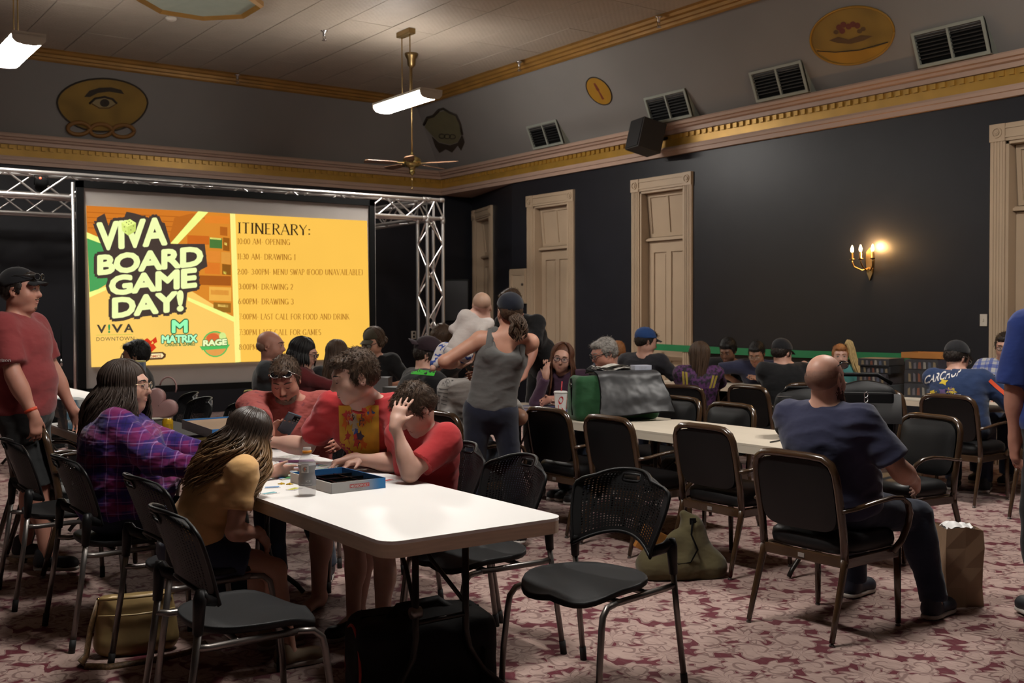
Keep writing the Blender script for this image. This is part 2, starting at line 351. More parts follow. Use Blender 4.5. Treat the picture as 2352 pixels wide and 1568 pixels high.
# doors ------------------------------------------------------------------------------
def door(name, w, fn, label, knob=True):
    """fn(s, d, z): s across 0..w, d out of the wall, z up"""
    def bx(mb, s0, s1, d0, d1, z0, z1):
        vs = [fn(s, d, z) for z in (z0, z1) for d in (d0, d1) for s in (s0, s1)]
        mb.add(vs, [(0, 2, 3, 1), (4, 5, 7, 6), (0, 1, 5, 4), (2, 6, 7, 3), (0, 4, 6, 2), (1, 3, 7, 5)]); return mb
    t = thing(name, label, 'door'); t['kind'] = 'structure'
    hz = ZD-.17
    for s0, s1 in ((0, CAS), (w-CAS, w)):
        mb = bx(MB(), s0, s1, 0, .03, 0, hz)
        for q in (.03, .06, .09, .12): bx(mb, s0+q-.008, s0+q+.008, .03, .038, 0, hz)
        mb.build('casing', M_cream, t)
        c = bx(MB(), s0-.004, s1+.004, 0, .045, hz, ZD).build('corner_block', M_cream, t)
        mb = MB()
        for r0, r1, dd in ((.052, .040, .012), (.026, .014, .014), (.012, .0, .016)):
            n = 14; vs = []
            for r, d in ((r0, 0), (r0, dd), (r1, dd), (r1, 0)):
                vs += [fn((s0+s1)/2+r*math.cos(2*math.pi*j/n), .045+d, hz+.085+r*math.sin(2*math.pi*j/n)) for j in range(n)]
            mb.add(vs, [(a*n+j, a*n+(j+1) % n, (a+1)*n+(j+1) % n, (a+1)*n+j) for a in range(3) for j in range(n)])
        mb.build('rosette', M_cream, c)
    mb = bx(MB(), CAS, w-CAS, 0, .03, hz, ZD); bx(mb, CAS, w-CAS, .03, .04, hz+.03, hz+.05); bx(mb, CAS, w-CAS, .03, .04, ZD-.05, ZD-.03); mb.build('head_casing', M_cream, t)
    mb = bx(MB(), CAS-.01, CAS+.03, -.24, .01, 0, hz); bx(mb, w-CAS-.03, w-CAS+.01, -.24, .01, 0, hz); bx(mb, CAS, w-CAS, -.24, .01, hz-.03, hz+.005); mb.build('jamb', M_cream, t)
    a, b = CAS+.03, w-CAS-.03
    mb = bx(MB(), a, b, -.2, -.1, 2.48, 2.53); bx(mb, a-.02, b+.02, -.1, -.07, 2.485, 2.515); mb.build('transom_bar', M_cream, t)
    mb = bx(MB(), a, b, -.26, -.24, 2.5, hz); mb.build('backing', M_black, t)
    # tilted transom sash
    z0, z1 = 2.54, hz-.035; tilt = lambda z: .055*(z1-z)/(z1-z0)
    def sx(mb, s0, s1, d0, d1, za, zb):
        vs = [fn(s, d-tilt(z), z) for z in (za, zb) for d in (d0, d1) for s in (s0, s1)]
        mb.add(vs, [(0, 2, 3, 1), (4, 5, 7, 6), (0, 1, 5, 4), (2, 6, 7, 3), (0, 4, 6, 2), (1, 3, 7, 5)])
    mb = MB(); mid = (a+b)/2
    for s0, s1, za, zb in ((a+.012, a+.06, z0, z1), (b-.06, b-.012, z0, z1), (a+.06, b-.06, z1-.05, z1), (a+.06, b-.06, z0, z0+.05), (mid-.015, mid+.015, z0+.05, z1-.05)): sx(mb, s0, s1, -.13, -.09, za, zb)
    sh = mb.build('transom_sash', M_cream, t)
    for s0, s1 in ((a+.06, mid-.015), (mid+.015, b-.06)):
        mb = MB(); sx(mb, s0, s1, -.125, -.108, z0+.05, z1-.05); mb.build('panel', M_cream, sh)
    # leaf with four panels
    mb = MB(); st = .105
    for s0, s1, za, zb in ((a+.004, a+st, .01, 2.475), (b-st, b-.004, .01, 2.475), (a+st, b-st, 2.33, 2.475), (a+st, b-st, .01, .24), (a+st, b-st, .86, 1.02), (mid-.045, mid+.045, .24, .86), (mid-.045, mid+.045, 1.02, 2.33)): bx(mb, s0, s1, -.17, -.125, za, zb)
    lf = mb.build('leaf', M_cream, t)
    for s0, s1 in ((a+st, mid-.045), (mid+.045, b-st)):
        for za, zb in ((.24, .86), (1.02, 2.33)):
            mb = bx(MB(), s0, s1, -.165, -.145, za, zb); bx(mb, s0+.03, s1-.03, -.146, -.138, za+.03, zb-.03); mb.build('panel', M_cream, lf)
    if knob: MB().lathe([(.024, 0), (.024, .004), (.01, .006), (.01, .03), (.026, .04), (.03, .052), (.02, .064), (.0, .068)], n=14, M=Matrix((Vector(fn(0, 1, 0))-Vector(fn(0, 0, 0)), )) if False else None, c=fn(b-.05, -.125, 1.0)).build('knob', mat('aged_brass', (.30, .2, .07), .35, 1), lf, True)
    return t
labs = {'door_2': 'tall cream door with open transom behind the standing woman', 'door_3': 'tall cream panelled door with open transom, green tape across it', 'door_4': 'tall cream door at the right edge beyond the light switch'}
for nm, (a, b) in DOORS.items(): door(nm, b-a, (lambda a: lambda s, d, z: (W-d, a+s, z))(a), labs[nm])
door('door_1', 1.10, lambda s, d, z: tuple(angp(.98+s, d, z)), 'narrow looking cream door on the angled wall beside the truss', True)
# small cupboard door beside door 2
t = thing('wall_cupboard', 'small cream wall cupboard with round knob beside a tall door', 'cupboard', (W, 13.69, 1.66))
mb = MB().box((-.02, 0, .275), (.04, .44, .55)); mb.build('body', M_cream, t)
mb = MB()
for c, d in (((-.05, -.17, .275), (.02, .07, .5)), ((-.05, .17, .275), (.02, .07, .5)), ((-.05, 0, .49), (.02, .28, .07)), ((-.05, 0, .06), (.02, .28, .07))): mb.box(c, d)
mb.box((-.044, 0, .275), (.008, .28, .38)); dd = mb.build('door', M_cream, t)
MB().ell((-.075, -.165, .3), (.02, .02, .02)).build('knob', mat('dark_knob', (.03, .022, .015), .4), dd, True)
# ================================================================ lamps
M_lampw = mat('lamp_diffuser', (1.0, .95, .885), emit=LAMP_W, var=0); M_lampu = mat('lamp_uplight', (1.0, .95, .885), emit=LAMP_W*.15, var=0); M_brass = mat('antique_brass', (.28, .19, .085), .38, 1, var=.15); M_ivory = mat('ivory_enamel', (.5, .45, .38), .5)
def pendant(label):
    t = thing('pendant_lamp', label, 'lamp', group='fluorescent pendant lamps')
    z = -(ZC-4.17); L2, w2 = .61, .15
    MB().box((0, 0, -.035), (.10, .32, .07), bev=.01).build('canopy', M_brass, t)
    for y in (-.1, .1): MB().cyl((0, y, -.06), (0, y, z+.07), .008).build('rod', M_brass, t)
    prof = [(-w2, .03), (-w2*.98, -.005), (-w2*.75, -.035), (-w2*.3, -.05), (w2*.3, -.05), (w2*.75, -.035), (w2*.98, -.005), (w2, .03)]
    MB().prism(prof, 2*L2-.06, lambda a, b, q: (a, -L2+.03+q, z+b)).build('diffuser', M_lampw, t, False)
    for s in (-1, 1):
        MB().prism([(-w2-.006, .045), (-w2, -.008), (-w2*.77, -.042), (-w2*.3, -.057), (w2*.3, -.057), (w2*.77, -.042), (w2, -.008), (w2+.006, .045)], .03, lambda a, b, q: (a, s*(L2-.03)+s*q, z+b)).build('end_cap', M_ivory, t)
    MB().box((0, 0, z+.05), (2*w2+.01, 2*L2, .03)).build('housing', M_ivory, t)
    for sx in (-1, 1): MB().box((sx*.085, 0, z+.068), (.10, 2*L2-.2, .006)).build('uplight_slot', M_lampu, t)
    return t
lp = pendant('lit fluorescent pendant lamp hanging in front of the long fan rod'); lp.location = (6.82, 11.75, ZC)
LAMPS = [(2.28, 11.75, 'lit fluorescent pendant lamp cut off by the left edge of the picture')]
for x, y, lab in LAMPS: copy_tree(lp, loc=(x, y, ZC), label=lab)
for x, y, lab in ((2.28, 4.0, 'lit fluorescent pendant lamp above the white table, higher than the picture'), (6.82, 4.0, 'lit fluorescent pendant lamp above the cream-lit tables, higher than the picture')):
    copy_tree(lp, loc=(x, y, ZC), label=lab)
# ================================================================ tables and chairs
M_steel = mat('brushed_grey_steel', (.20, .185, .175), .36, .85, var=.1); M_rubber = mat('black_rubber', (.008, .008, .008), .7); M_plastic = mat('black_moulded_plastic', (.0065, .0065, .007), .45, spec=.25, var=.1, vscale=20)
M_seatp = mat('charcoal_seat_plastic', (.011, .0115, .0125), .6, spec=.3, bump=.25, bscale=420, bdist=.001)
M_brownf = mat('brown_enamelled_frame', (.050, .026, .012), .25, .0, .6, var=.25, vscale=8, coat=.4); M_vinyl = mat('black_vinyl', (.0075, .0075, .008), .45, spec=.3, var=.15, bump=.15, bscale=160, bdist=.001)
M_white = mat('white_laminate', (.80, .785, .765), .45, var=.015, vscale=3); M_edge = mat('table_edge_laminate', (.64, .52, .40), .55, var=.1, vscale=9, stretch=(1, 1, 12)); M_dsteel = mat('dark_steel_leg', (.03, .027, .024), .4, .7)
M_cream_lit = mat('cream_lit_laminate', (.62, .545, .44), .45, var=.05, vscale=8, stretch=(1, .15, 1))  # table tops with the cream cast of the lighting put into their colour
def perforated_chair():
    t = thing('perforated_chair', '-', 'chair', group='black perforated plastic chairs')
    def top(x, y):
        z = .452+.012*(y/.23)**2 - .045*max(0, (x-.06)/.17)**2*(.45+.9*min(1, abs(y)/.2)) + .012*max(0, (-x-.1)/.12)**2
        return z
    def P(u, v, dz):
        th = u*2*math.pi; r = v; ex = 2.7
        c, s = math.cos(th), math.sin(th); q = (abs(c)**ex+abs(s)**ex)**(-1/ex)
        x = c*q*.225*r+.005; y = s*q*(.238-.02*max(0, -c*q*r))*r
        return (x, y, top(x, y)+dz)
    mb = MB(); mb.smooth = True; N = 40
    rings = [(.02, 0), (.35, 0), (.65, 0), (.85, 0), (.95, .001), (.985, .004), (1.0, 0), (1.0, -.016), (.97, -.022), (.8, -.02), (.4, -.02), (.02, -.02)]
    vs = [P(i/N, r, d) for r, d in rings for i in range(N)]
    mb.add(vs, [(a*N+i, a*N+(i+1) % N, (a+1)*N+(i+1) % N, (a+1)*N+i) for a in range(len(rings)-1) for i in range(N)]+[tuple(range(N-1, -1, -1)), tuple((len(rings)-1)*N+i for i in range(N))])
    mb.build('seat', M_seatp, t, True)
    # backrest shell with real holes and a hand slot
    def hw(v): return .198+.042*math.sin(min(1, max(0, (v-.1)/.75))*math.pi/2) - (.10*((v-.8)/.2)**2.6 if v > .8 else 0)
    def B(u, v, d=0):
        y = u*hw(v); zb = .605-.065*u*u; zt = .852-.028*abs(u)**3; z = zb+(zt-zb)*v
        x = -.205-.11*((z-.5)/.35)**1.2+.065*(u*u) - d
        return (x, y, z)
    nu, nv = 30, 26; mb = MB(); mb.smooth = True
    def hole(i, j): return 2 <= j <= nv-2 and 2 <= i <= nu-3 and not (11 <= i <= 18 and j >= nv-6)
    def slot(i, j): return 12 <= i <= 17 and nv-5 <= j <= nv-3 and not (j == nv-5 and i in (12, 17))
    for d, flip in ((0, False), (.0025, True)):
        idx = {}; vs = []; fs = []
        def vid(a, b):
            k = (round(a, 4), round(b, 4))
            if k not in idx: idx[k] = len(vs); vs.append(B(a*2/nu-1, b/nv, d))
            return idx[k]
        for i in range(nu):
            for j in range(nv):
                if slot(i, j): continue
                if hole(i, j):
                    o = [vid(i, j), vid(i+.5, j), vid(i+1, j), vid(i+1, j+.5), vid(i+1, j+1), vid(i+.5, j+1), vid(i, j+1), vid(i, j+.5)]
                    q = [vid(i+.5+.30*math.cos(a), j+.5+.31*math.sin(a)) for a in [math.radians(225+45*k) for k in range(8)]]
                    for k in range(8): fs.append((o[k], o[(k+1) % 8], q[(k+1) % 8], q[k]))
                else: fs.append((vid(i, j), vid(i+1, j), vid(i+1, j+1), vid(i, j+1)))
        mb.add(vs, [f[::-1] if flip else f for f in fs])
    bk = mb.build('backrest', M_plastic, t, True)
    ring = [B(-1+2*k/24, 0, .004) for k in range(24)]+[B(1, k/16, .004) for k in range(16)]+[B(1-2*k/24, 1, .004) for k in range(24)]+[B(-1, 1-k/16, .004) for k in range(17)]
    MB().tube(ring, .0075, 6).build('rim', M_plastic, bk, True)
    sl = [(12.6, nv-5), (17.4, nv-5), (18, nv-4), (18, nv-2), (12, nv-2), (12, nv-4), (12.6, nv-5)]
    MB().tube([B(a*2/nu-1, b/nv, .004) for a, b in sl], .006, 6).build('handle_rim', M_plastic, bk, True)
    for s in (-1, 1):
        mb = MB(); mb.tube([B(s*.93, .02, .004), (-.215, s*.225, .575), (-.228, s*.246, .60)], [.02, .022, .02], 8); mb.tube([(-.232, s*.247, .612), (-.232, s*.247, .58), (-.240, s*.249, .47)], [.013, .022, .017], 10); mb.build('socket', M_plastic, t, True)
        lg = MB().tube([(-.238, s*.249, .48), (-.262, s*.252, .30), (-.300, s*.258, .055)], .0125, 8).build('leg', M_steel, t, True)
        MB().cyl((-.300, s*.258, .06), (-.308, s*.259, 0), .0145).build('foot', M_rubber, lg, True)
        lg = MB().tube([(.10, s*.225, .418), (.165, s*.228, .412), (.195, s*.231, .385), (.205, s*.233, .34), (.225, s*.238, .19), (.232, s*.242, .055)], .0125, 8).build('leg', M_steel, t, True)
        MB().cyl((.232, s*.242, .06), (.232, s*.243, 0), .0145).build('foot', M_rubber, lg, True)
        MB().tube([(-.246, s*.249, .425), (-.2, s*.24, .418), (.11, s*.225, .418)], .0125, 8).build('side_rail', M_steel, t, True)
    mb = MB(); mb.cyl((-.1, -.23, .418), (-.1, .23, .418), .011); mb.cyl((.08, -.225, .418), (.08, .225, .418), .011); mb.build('cross_rail', M_steel, t, True)
    return t
def armchair():
    t = thing('armchair', '-', 'chair', group='brown framed black armchairs')
    U = [(-.20, -.232, .36), (-.215, -.233, .5), (-.255, -.233, .70), (-.268, -.228, .77), (-.275, -.21, .81), (-.281, -.17, .836), (-.284, -.10, .842), (-.284, .10, .842), (-.281, .17, .836), (-.275, .21, .81), (-.268, .228, .77), (-.255, .233, .70), (-.215, .233, .5), (-.20, .232, .36)]
    MB().tube(U, [(.022, .018)]*len(U), 8, flat=(1, 0, 0)).build('back_frame', M_brownf, t, True)
    def pad(z): return -.215-.065*((z-.5)/.34)
    mb = MB(); mb.smooth = True
    def pf(u, v, side):
        a = 2*u-1; b = 2*v-1; ex = 5
        q = max(abs(a), abs(b)); k = (abs(a)**ex+abs(b)**ex)**(1/ex); k = q/k if k > 1e-6 else 1
        y = a*k*.213; z = .655+b*k*.168; bul = (1-abs(a*k)**4)*(1-abs(b*k)**4)
        return (pad(z)+(.014+.034*bul**.6 if side > 0 else -.012-.006*bul), y, z)
    mb.grid(lambda u, v: pf(u, v, 1), 14, 14); mb.grid(lambda u, v: pf(1-u, v, -1), 14, 14)
    mb.build('backrest', M_vinyl, t, True)
    mb = MB(); mb.smooth = True; N = 36
    def sr(i, k, z):
        th = 2*math.pi*i/N; c, s_ = math.cos(th), math.sin(th); q = (abs(c)**5+abs(s_)**5)**(-.2)
        return (.02+c*q*.225*k, s_*q*.232*k, z)
    rings = [(.9, .385), (1, .395), (1.02, .42), (1.0, .452), (.9, .474), (.6, .482), (.2, .484)]
    mb.add([sr(i, k, z) for k, z in rings for i in range(N)], [(a*N+i, a*N+(i+1) % N, (a+1)*N+(i+1) % N, (a+1)*N+i) for a in range(len(rings)-1) for i in range(N)]+[tuple((len(rings)-1)*N+i for i in range(N)), tuple(range(N-1, -1, -1))])
    mb.build('seat', M_vinyl, t, True)
    mb = MB()
    for c, d in (((-.2, 0, .36), (.03, .46, .05)), ((.21, 0, .36), (.03, .46, .05)), ((0, -.228, .36), (.42, .03, .05)), ((0, .228, .36), (.42, .03, .05))): mb.box(c, d, bev=.006)
    mb.build('seat_rail', M_brownf, t)
    MB().box((-.217, 0, .36), (.004, .036, .02), bev=.001).build('maker_plate', mat('plate_grey', (.4, .38, .35), .4, .5), t)
    for s in (-1, 1):
        lg = MB().tube([(-.20, s*.232, .40), (-.21, s*.233, .33), (-.275, s*.238, .12), (-.305, s*.24, .015)], [(.021, .017), (.021, .017), (.017, .014), (.014, .012)], 8, flat=(1, 0, 0)).build('leg', M_brownf, t, True)
        MB().lathe([(.012, 0), (.014, .006), (.008, .012), (.008, .02)], (-.305, s*.24, 0), 10).build('glide', M_steel, lg, True)
        lg = MB().tube([(.21, s*.228, .38), (.212, s*.23, .2), (.216, s*.232, .015)], [(.021, .018), (.018, .016), (.014, .013)], 8, flat=(1, 0, 0)).build('leg', M_brownf, t, True)
        MB().lathe([(.012, 0), (.014, .006), (.008, .012), (.008, .02)], (.216, s*.232, 0), 10).build('glide', M_steel, lg, True)
        A = [(-.243, s*.245, .60), (-.17, s*.262, .607), (-.06, s*.285, .628), (.06, s*.297, .64), (.14, s*.297, .632), (.195, s*.293, .602), (.222, s*.288, .55), (.218, s*.28, .49), (.185, s*.268, .42), (.14, s*.252, .37)]
        MB().tube(A, [(.011, .017)]*len(A), 8, flat=(0, 0, 1)).build('arm', M_brownf, t, True)
    return t
PC = perforated_chair(); AC = armchair(); _first = {PC: True, AC: True}
def chair(proto, x, y, yaw, label):
    if _first[proto]:
        _first[proto] = False; proto.location = (x, y, 0); proto.rotation_euler = (0, 0, math.radians(yaw)); proto['label'] = label; return proto
    return copy_tree(proto, (x, y, 0), math.radians(yaw), label)
for x, y, a, l in ((1.42, 3.60, -3, 'empty black perforated chair nearest the viewer, beside the yellow-shirted girl'),
    (1.56, 4.42, 3, 'black perforated chair the girl in yellow sits on'), (1.46, 5.22, 0, 'black perforated chair the woman in purple plaid sits on'),
    (1.40, 6.08, -2, 'empty black perforated chair at the left edge in front of the standing man'), (2.68, 3.23, 192, 'empty black perforated chair standing turned at the near end of the white table'),
    (2.60, 3.92, 180, 'empty black perforated chair pushed under the white table beside the boy'), (2.64, 4.46, 182, 'black perforated chair under the boy in red'),
    (2.80, 5.02, 190, 'black perforated chair under the teenager with the printed red shirt'), (2.76, 6.02, 236, 'black perforated chair under the man in the salmon shirt'),
    (2.74, 8.78, 176, 'farthest empty perforated chair in front of the screen, by the pink bag'), (2.64, 8.16, 184, 'second empty perforated chair beside the pink heart bag'),
    (2.72, 7.60, 178, 'empty perforated chair in the middle of the black mat side'), (2.62, 7.05, 183, 'empty perforated chair just behind the salmon-shirted man')):
    chair(PC, x, y, a, l)
for x, y, a, l in ((4.24, 3.27, 1, 'brown framed armchair the bald man sits in'), (4.78, 4.37, 0, 'empty brown framed armchair beside the olive tote bag'),
    (4.69, 5.10, -1, 'second empty brown framed armchair along the cream-lit table'), (4.74, 5.80, 1, 'empty brown framed armchair in front of the paper cup'),
    (5.61, 5.96, 180, 'black padded armchair across the cream-lit table behind the green bag'), (5.47, 5.30, 178, 'black padded armchair across the cream-lit table nearer the bald man'),
    (5.80, 3.95, 172, 'empty black padded armchair facing left beyond the bald man'), (7.93, 4.80, 2, 'brown framed armchair of the man in the navy jacket'),
    (7.74, 3.93, 4, 'brown framed armchair cut by the right edge of the picture'), (8.05, 5.5, 0, 'brown framed armchair between the black bags and the navy jacket'),
    (7.52, 6.48, 0, 'empty brown framed armchair before the man in black'), (7.22, 7.86, 20, 'brown framed armchair beside the blue-capped man'),
    (7.86, 7.42, 0, 'brown framed armchair between the purple jersey and the man in black'), (4.02, 6.03, 0, 'brown framed armchair under the man in the white printed shirt'),
    (1.66, 6.72, 0, 'brown framed armchair hidden behind the woman in plaid'), (1.62, 7.42, -4, 'second brown framed armchair by the green game box'),
    (3.78, 8.62, 2, 'brown framed armchair of the bald man before the screen'), (7.05, 7.05, 30, 'armchair the woman in the purple jersey sits on'), (8.10, 6.62, 60, 'armchair the man in black with the cap sits on')):
    chair(AC, x, y, a, l)
def table(label, x0, x1, y0, y1, mtop, medge, group=None, legs=(True, True), r=.065):
    t = thing('folding_table', label, 'table', ((x0+x1)/2, (y0+y1)/2, 0), group=group)
    a, b = (x1-x0)/2, (y1-y0)/2; out = []
    for cx, cy, s in ((a-r, b-r, 0), (-a+r, b-r, 90), (-a+r, -b+r, 180), (a-r, -b+r, 270)):
        out += [(cx+r*math.cos(math.radians(s+k*15)), cy+r*math.sin(math.radians(s+k*15))) for k in range(7)]
    MB().prism(out, .012, lambda p, q, d: (p, q, .728+d)).build('tabletop', mtop, t)
    MB().prism([(p*.998, q*.999) for p, q in out], .047, lambda p, q, d: (p, q, .682+d)).build('edge_band', medge, t)
    for e, on in zip((-1, 1), legs):
        yy = e*(b-.27)
        for s in (-1, 1):
            MB().tube([(s*.11, yy, .70), (s*.11, yy, .30), (s*.125, yy, .23), (s*.19, yy, .13), (s*.28, yy, .05), (s*.31, yy, .012)], .0135, 10).build('leg', M_dsteel, t, True)
        MB().tube([(-.11, yy, .36), (.11, yy, .36)], .01, 8).build('leg_bar', M_dsteel, t, True)
        mb = MB(); mb.tube([(-.11, yy, .40), (-.06, yy-e*.16, .54), (-.04, yy-e*.34, .69)], .009, 8); mb.tube([(.11, yy, .40), (.06, yy-e*.16, .54), (.04, yy-e*.34, .69)], .009, 8); mb.build('leg_brace', M_dsteel, t, True)
        mb = MB(); mb.cyl((-.13, yy, .40), (-.09, yy, .40), .022); mb.build('lock_ring', M_steel, t, True)
    return t
table('white folding table with the board game in the foreground', 1.715, 2.483, 3.11, 5.55, M_white, M_edge)
table('white folding table partly covered by a black mat', 1.715, 2.483, 5.56, 8.0, M_white, M_edge)
table('long cream-lit folding table with the green bag in the middle of the room', 4.72, 5.42, 3.68, 5.52, M_cream_lit, M_cream_lit)
table('cream-lit folding table with the paper cup and blue game mat', 4.72, 5.42, 5.535, 7.37, M_cream_lit, M_cream_lit)
table('folding table hidden by the players in front of the screen', 4.30, 5.04, 7.75, 9.55, M_cream_lit, M_cream_lit)
table('white folding table of the group by the blonde girl', 8.32, 9.0, 6.95, 8.8, M_cream_lit, M_edge)
table('white folding table in front of the navy-jacketed man', 8.28, 9.02, 3.7, 6.45, M_cream_lit, M_edge)
table('far white folding table in front of the screen', 2.0, 2.75, 10.2, 11.9, M_white, M_edge)
# ================================================================ people: bodies grown as one smooth surface from joints
class SDF:
    def __init__(s): s.p = []
    def cap(s, a, b, ra, rb, k=.02, clip=None, sub=False):
        a, b = np.array(a, float), np.array(b, float); r = max(ra, rb)+.004
        s.p.append((np.minimum(a, b)-r, np.maximum(a, b)+r, lambda P: cap_d(P, a, b, ra, rb), k, clip, sub)); return s
    def ell(s, c, r, M=None, k=.02, clip=None, sub=False):
        c = np.array(c, float); r = np.array(r, float); A = np.eye(3) if M is None else np.array(M, float)   # rows: local axes
        ext = np.sqrt(((A*r[:, None])**2).sum(0))+.004
        s.p.append((c-ext, c+ext, lambda P: ell_d(P, c, r, A), k, clip, sub)); return s
    def rbox(s, c, hd, r, k=.02, clip=None, M=None):
        c = np.array(c, float); hd = np.array(hd, float); A = np.eye(3) if M is None else np.array(M, float); ext = np.abs(A.T) @ hd+.004
        def fn(P):
            x, y, z = P[0]-c[0], P[1]-c[1], P[2]-c[2]; q = [np.abs(x*A[i, 0]+y*A[i, 1]+z*A[i, 2])-(hd[i]-r) for i in range(3)]
            return np.sqrt(np.maximum(q[0], 0)**2+np.maximum(q[1], 0)**2+np.maximum(q[2], 0)**2)+np.minimum(np.maximum(q[0], np.maximum(q[1], q[2])), 0)-r
        s.p.append((c-ext, c+ext, fn, k, clip, False)); return s
    def mesh(s, h):
        lo = np.min([q[0] for q in s.p if not q[5]], 0)-3*h; hi = np.max([q[1] for q in s.p if not q[5]], 0)+3*h
        n = np.ceil((hi-lo)/h).astype(int)+1
        F = np.full(n, .08, np.float32); ax = [lo[i]+np.arange(n[i])*h for i in range(3)]
        for l, u, fn, k, clip, sub in s.p:
            i0 = np.clip(np.floor((l-k-lo)/h).astype(int)-1, 0, n); i1 = np.clip(np.ceil((u+k-lo)/h).astype(int)+2, 0, n)
            if (i1 <= i0).any(): continue
            P = (ax[0][i0[0]:i1[0], None, None], ax[1][None, i0[1]:i1[1], None], ax[2][None, None, i0[2]:i1[2]])
            d = fn(P)
            if clip:
                for c, nn in clip: d = np.maximum(d, (P[0]-c[0])*nn[0]+(P[1]-c[1])*nn[1]+(P[2]-c[2])*nn[2])
            sl = tuple(slice(i0[i], i1[i]) for i in range(3)); f = F[sl]
            if sub: hh = np.clip(.5-.5*(d+f)/k, 0, 1); F[sl] = f+(-d-f)*hh+k*hh*(1-hh)
            else: hh = np.clip(.5+.5*(d-f)/k, 0, 1); F[sl] = d+(f-d)*hh-k*hh*(1-hh)
        return surface_net(F, lo, h)
def cap_d(P, a, b, ra, rb):
    d = b-a; L2 = max(float(d@d), 1e-9)
    px, py, pz = P[0]-a[0], P[1]-a[1], P[2]-a[2]
    t = np.clip((px*d[0]+py*d[1]+pz*d[2])/L2, 0, 1)
    return np.sqrt((px-t*d[0])**2+(py-t*d[1])**2+(pz-t*d[2])**2)-(ra+(rb-ra)*t)
def ell_d(P, c, r, A):
    x, y, z = P[0]-c[0], P[1]-c[1], P[2]-c[2]
    q = [x*A[i, 0]+y*A[i, 1]+z*A[i, 2] for i in range(3)]
    k0 = np.sqrt((q[0]/r[0])**2+(q[1]/r[1])**2+(q[2]/r[2])**2); k1 = np.sqrt((q[0]/r[0]**2)**2+(q[1]/r[1]**2)**2+(q[2]/r[2]**2)**2)+1e-6
    return k0*(k0-1)/k1
def surface_net(F, lo, h):
    s = F < 0
    c = [s[i:s.shape[0]-1+i, j:s.shape[1]-1+j, k:s.shape[2]-1+k] for i in (0, 1) for j in (0, 1) for k in (0, 1)]
    sm = sum(x.astype(np.int8) for x in c); m = (sm > 0) & (sm < 8)
    I = np.argwhere(m); idx = np.full(m.shape, -1, np.int32); idx[m] = np.arange(len(I))
    off = np.array([(i, j, k) for i in (0, 1) for j in (0, 1) for k in (0, 1)])
    val = np.stack([F[I[:, 0]+o[0], I[:, 1]+o[1], I[:, 2]+o[2]] for o in off], 1)
    acc = np.zeros((len(I), 3)); cnt = np.zeros(len(I))
    for a in range(8):
        for b in range(a+1, 8):
            if np.abs(off[a]-off[b]).sum() != 1: continue
            va, vb = val[:, a], val[:, b]; x = (va < 0) != (vb < 0); t = np.where(x, va/np.where(x, va-vb, 1), 0)
            acc += np.where(x[:, None], off[a]+(off[b]-off[a])*t[:, None], 0); cnt += x
    v = (I+acc/np.maximum(cnt, 1)[:, None])*h+lo
    fs = []
    for axis in range(3):
        o = [1 if i == axis else 0 for i in range(3)]
        A = s[:s.shape[0]-o[0], :s.shape[1]-o[1], :s.shape[2]-o[2]]; B = s[o[0]:, o[1]:, o[2]:]
        E = np.argwhere(A != B); u, w = [i for i in range(3) if i != axis]
        E = E[(E[:, u] > 0) & (E[:, w] > 0) & (E[:, u] < s.shape[u]-1) & (E[:, w] < s.shape[w]-1)]
        ins = A[E[:, 0], E[:, 1], E[:, 2]]
        def cell(du, dw):
            q = E.copy(); q[:, u] -= du; q[:, w] -= dw; return idx[q[:, 0], q[:, 1], q[:, 2]]
        q = np.stack([cell(1, 1), cell(0, 1), cell(0, 0), cell(1, 0)], 1)
        flip = ins if axis != 1 else ~ins
        q = np.where(flip[:, None], q, q[:, ::-1]); fs.append(q)
    f = np.concatenate(fs); return v, f[(f >= 0).all(1)]
def smooth_mesh(v, f, it=2, lam=.5):
    e = np.concatenate([f[:, [0, 1]], f[:, [1, 2]], f[:, [2, 3]], f[:, [3, 0]]]); e = np.concatenate([e, e[:, ::-1]]); n = len(v)
    cnt = np.bincount(e[:, 0], minlength=n)
    for _ in range(it):
        av = np.stack([np.bincount(e[:, 0], weights=v[e[:, 1], i], minlength=n) for i in range(3)], 1)/np.maximum(cnt, 1)[:, None]
        v = v+(av-v)*lam
    return v
def normals(v, f):
    fn = np.cross(v[f[:, 2]]-v[f[:, 0]], v[f[:, 3]]-v[f[:, 1]]); n = np.zeros_like(v)
    for i in range(4):
        for c in range(3): n[:, c] += np.bincount(f[:, i], weights=fn[:, c], minlength=len(v))
    return n/np.maximum(np.linalg.norm(n, axis=1), 1e-9)[:, None]
def npmesh(name, v, f, m, parent=None, off=(0, 0, 0)):
    me = bpy.data.meshes.new(name); v = np.asarray(v)-np.asarray(off)
    me.vertices.add(len(v)); me.vertices.foreach_set('co', v.astype(np.float32).ravel())
    me.loops.add(len(f)*4); me.loops.foreach_set('vertex_index', f.astype(np.int32).ravel())
    me.polygons.add(len(f)); me.polygons.foreach_set('loop_start', np.arange(0, len(f)*4, 4, dtype=np.int32)); me.polygons.foreach_set('use_smooth', np.ones(len(f), bool))
    me.update(calc_edges=True); me.validate(); return link(name, me, m, parent)
def wob(v, seed, freq, n=5):
    r = np.random.RandomState(seed); o = np.zeros(len(v)); q = v+.03*np.sin(v[:, [1, 2, 0]]*freq*.6+seed)
    for _ in range(n):
        k = r.randn(3); k *= freq*(.6+.8*r.rand())/np.linalg.norm(k); o += np.sin(q @ k+r.rand()*6.28)
    return o/n**.5
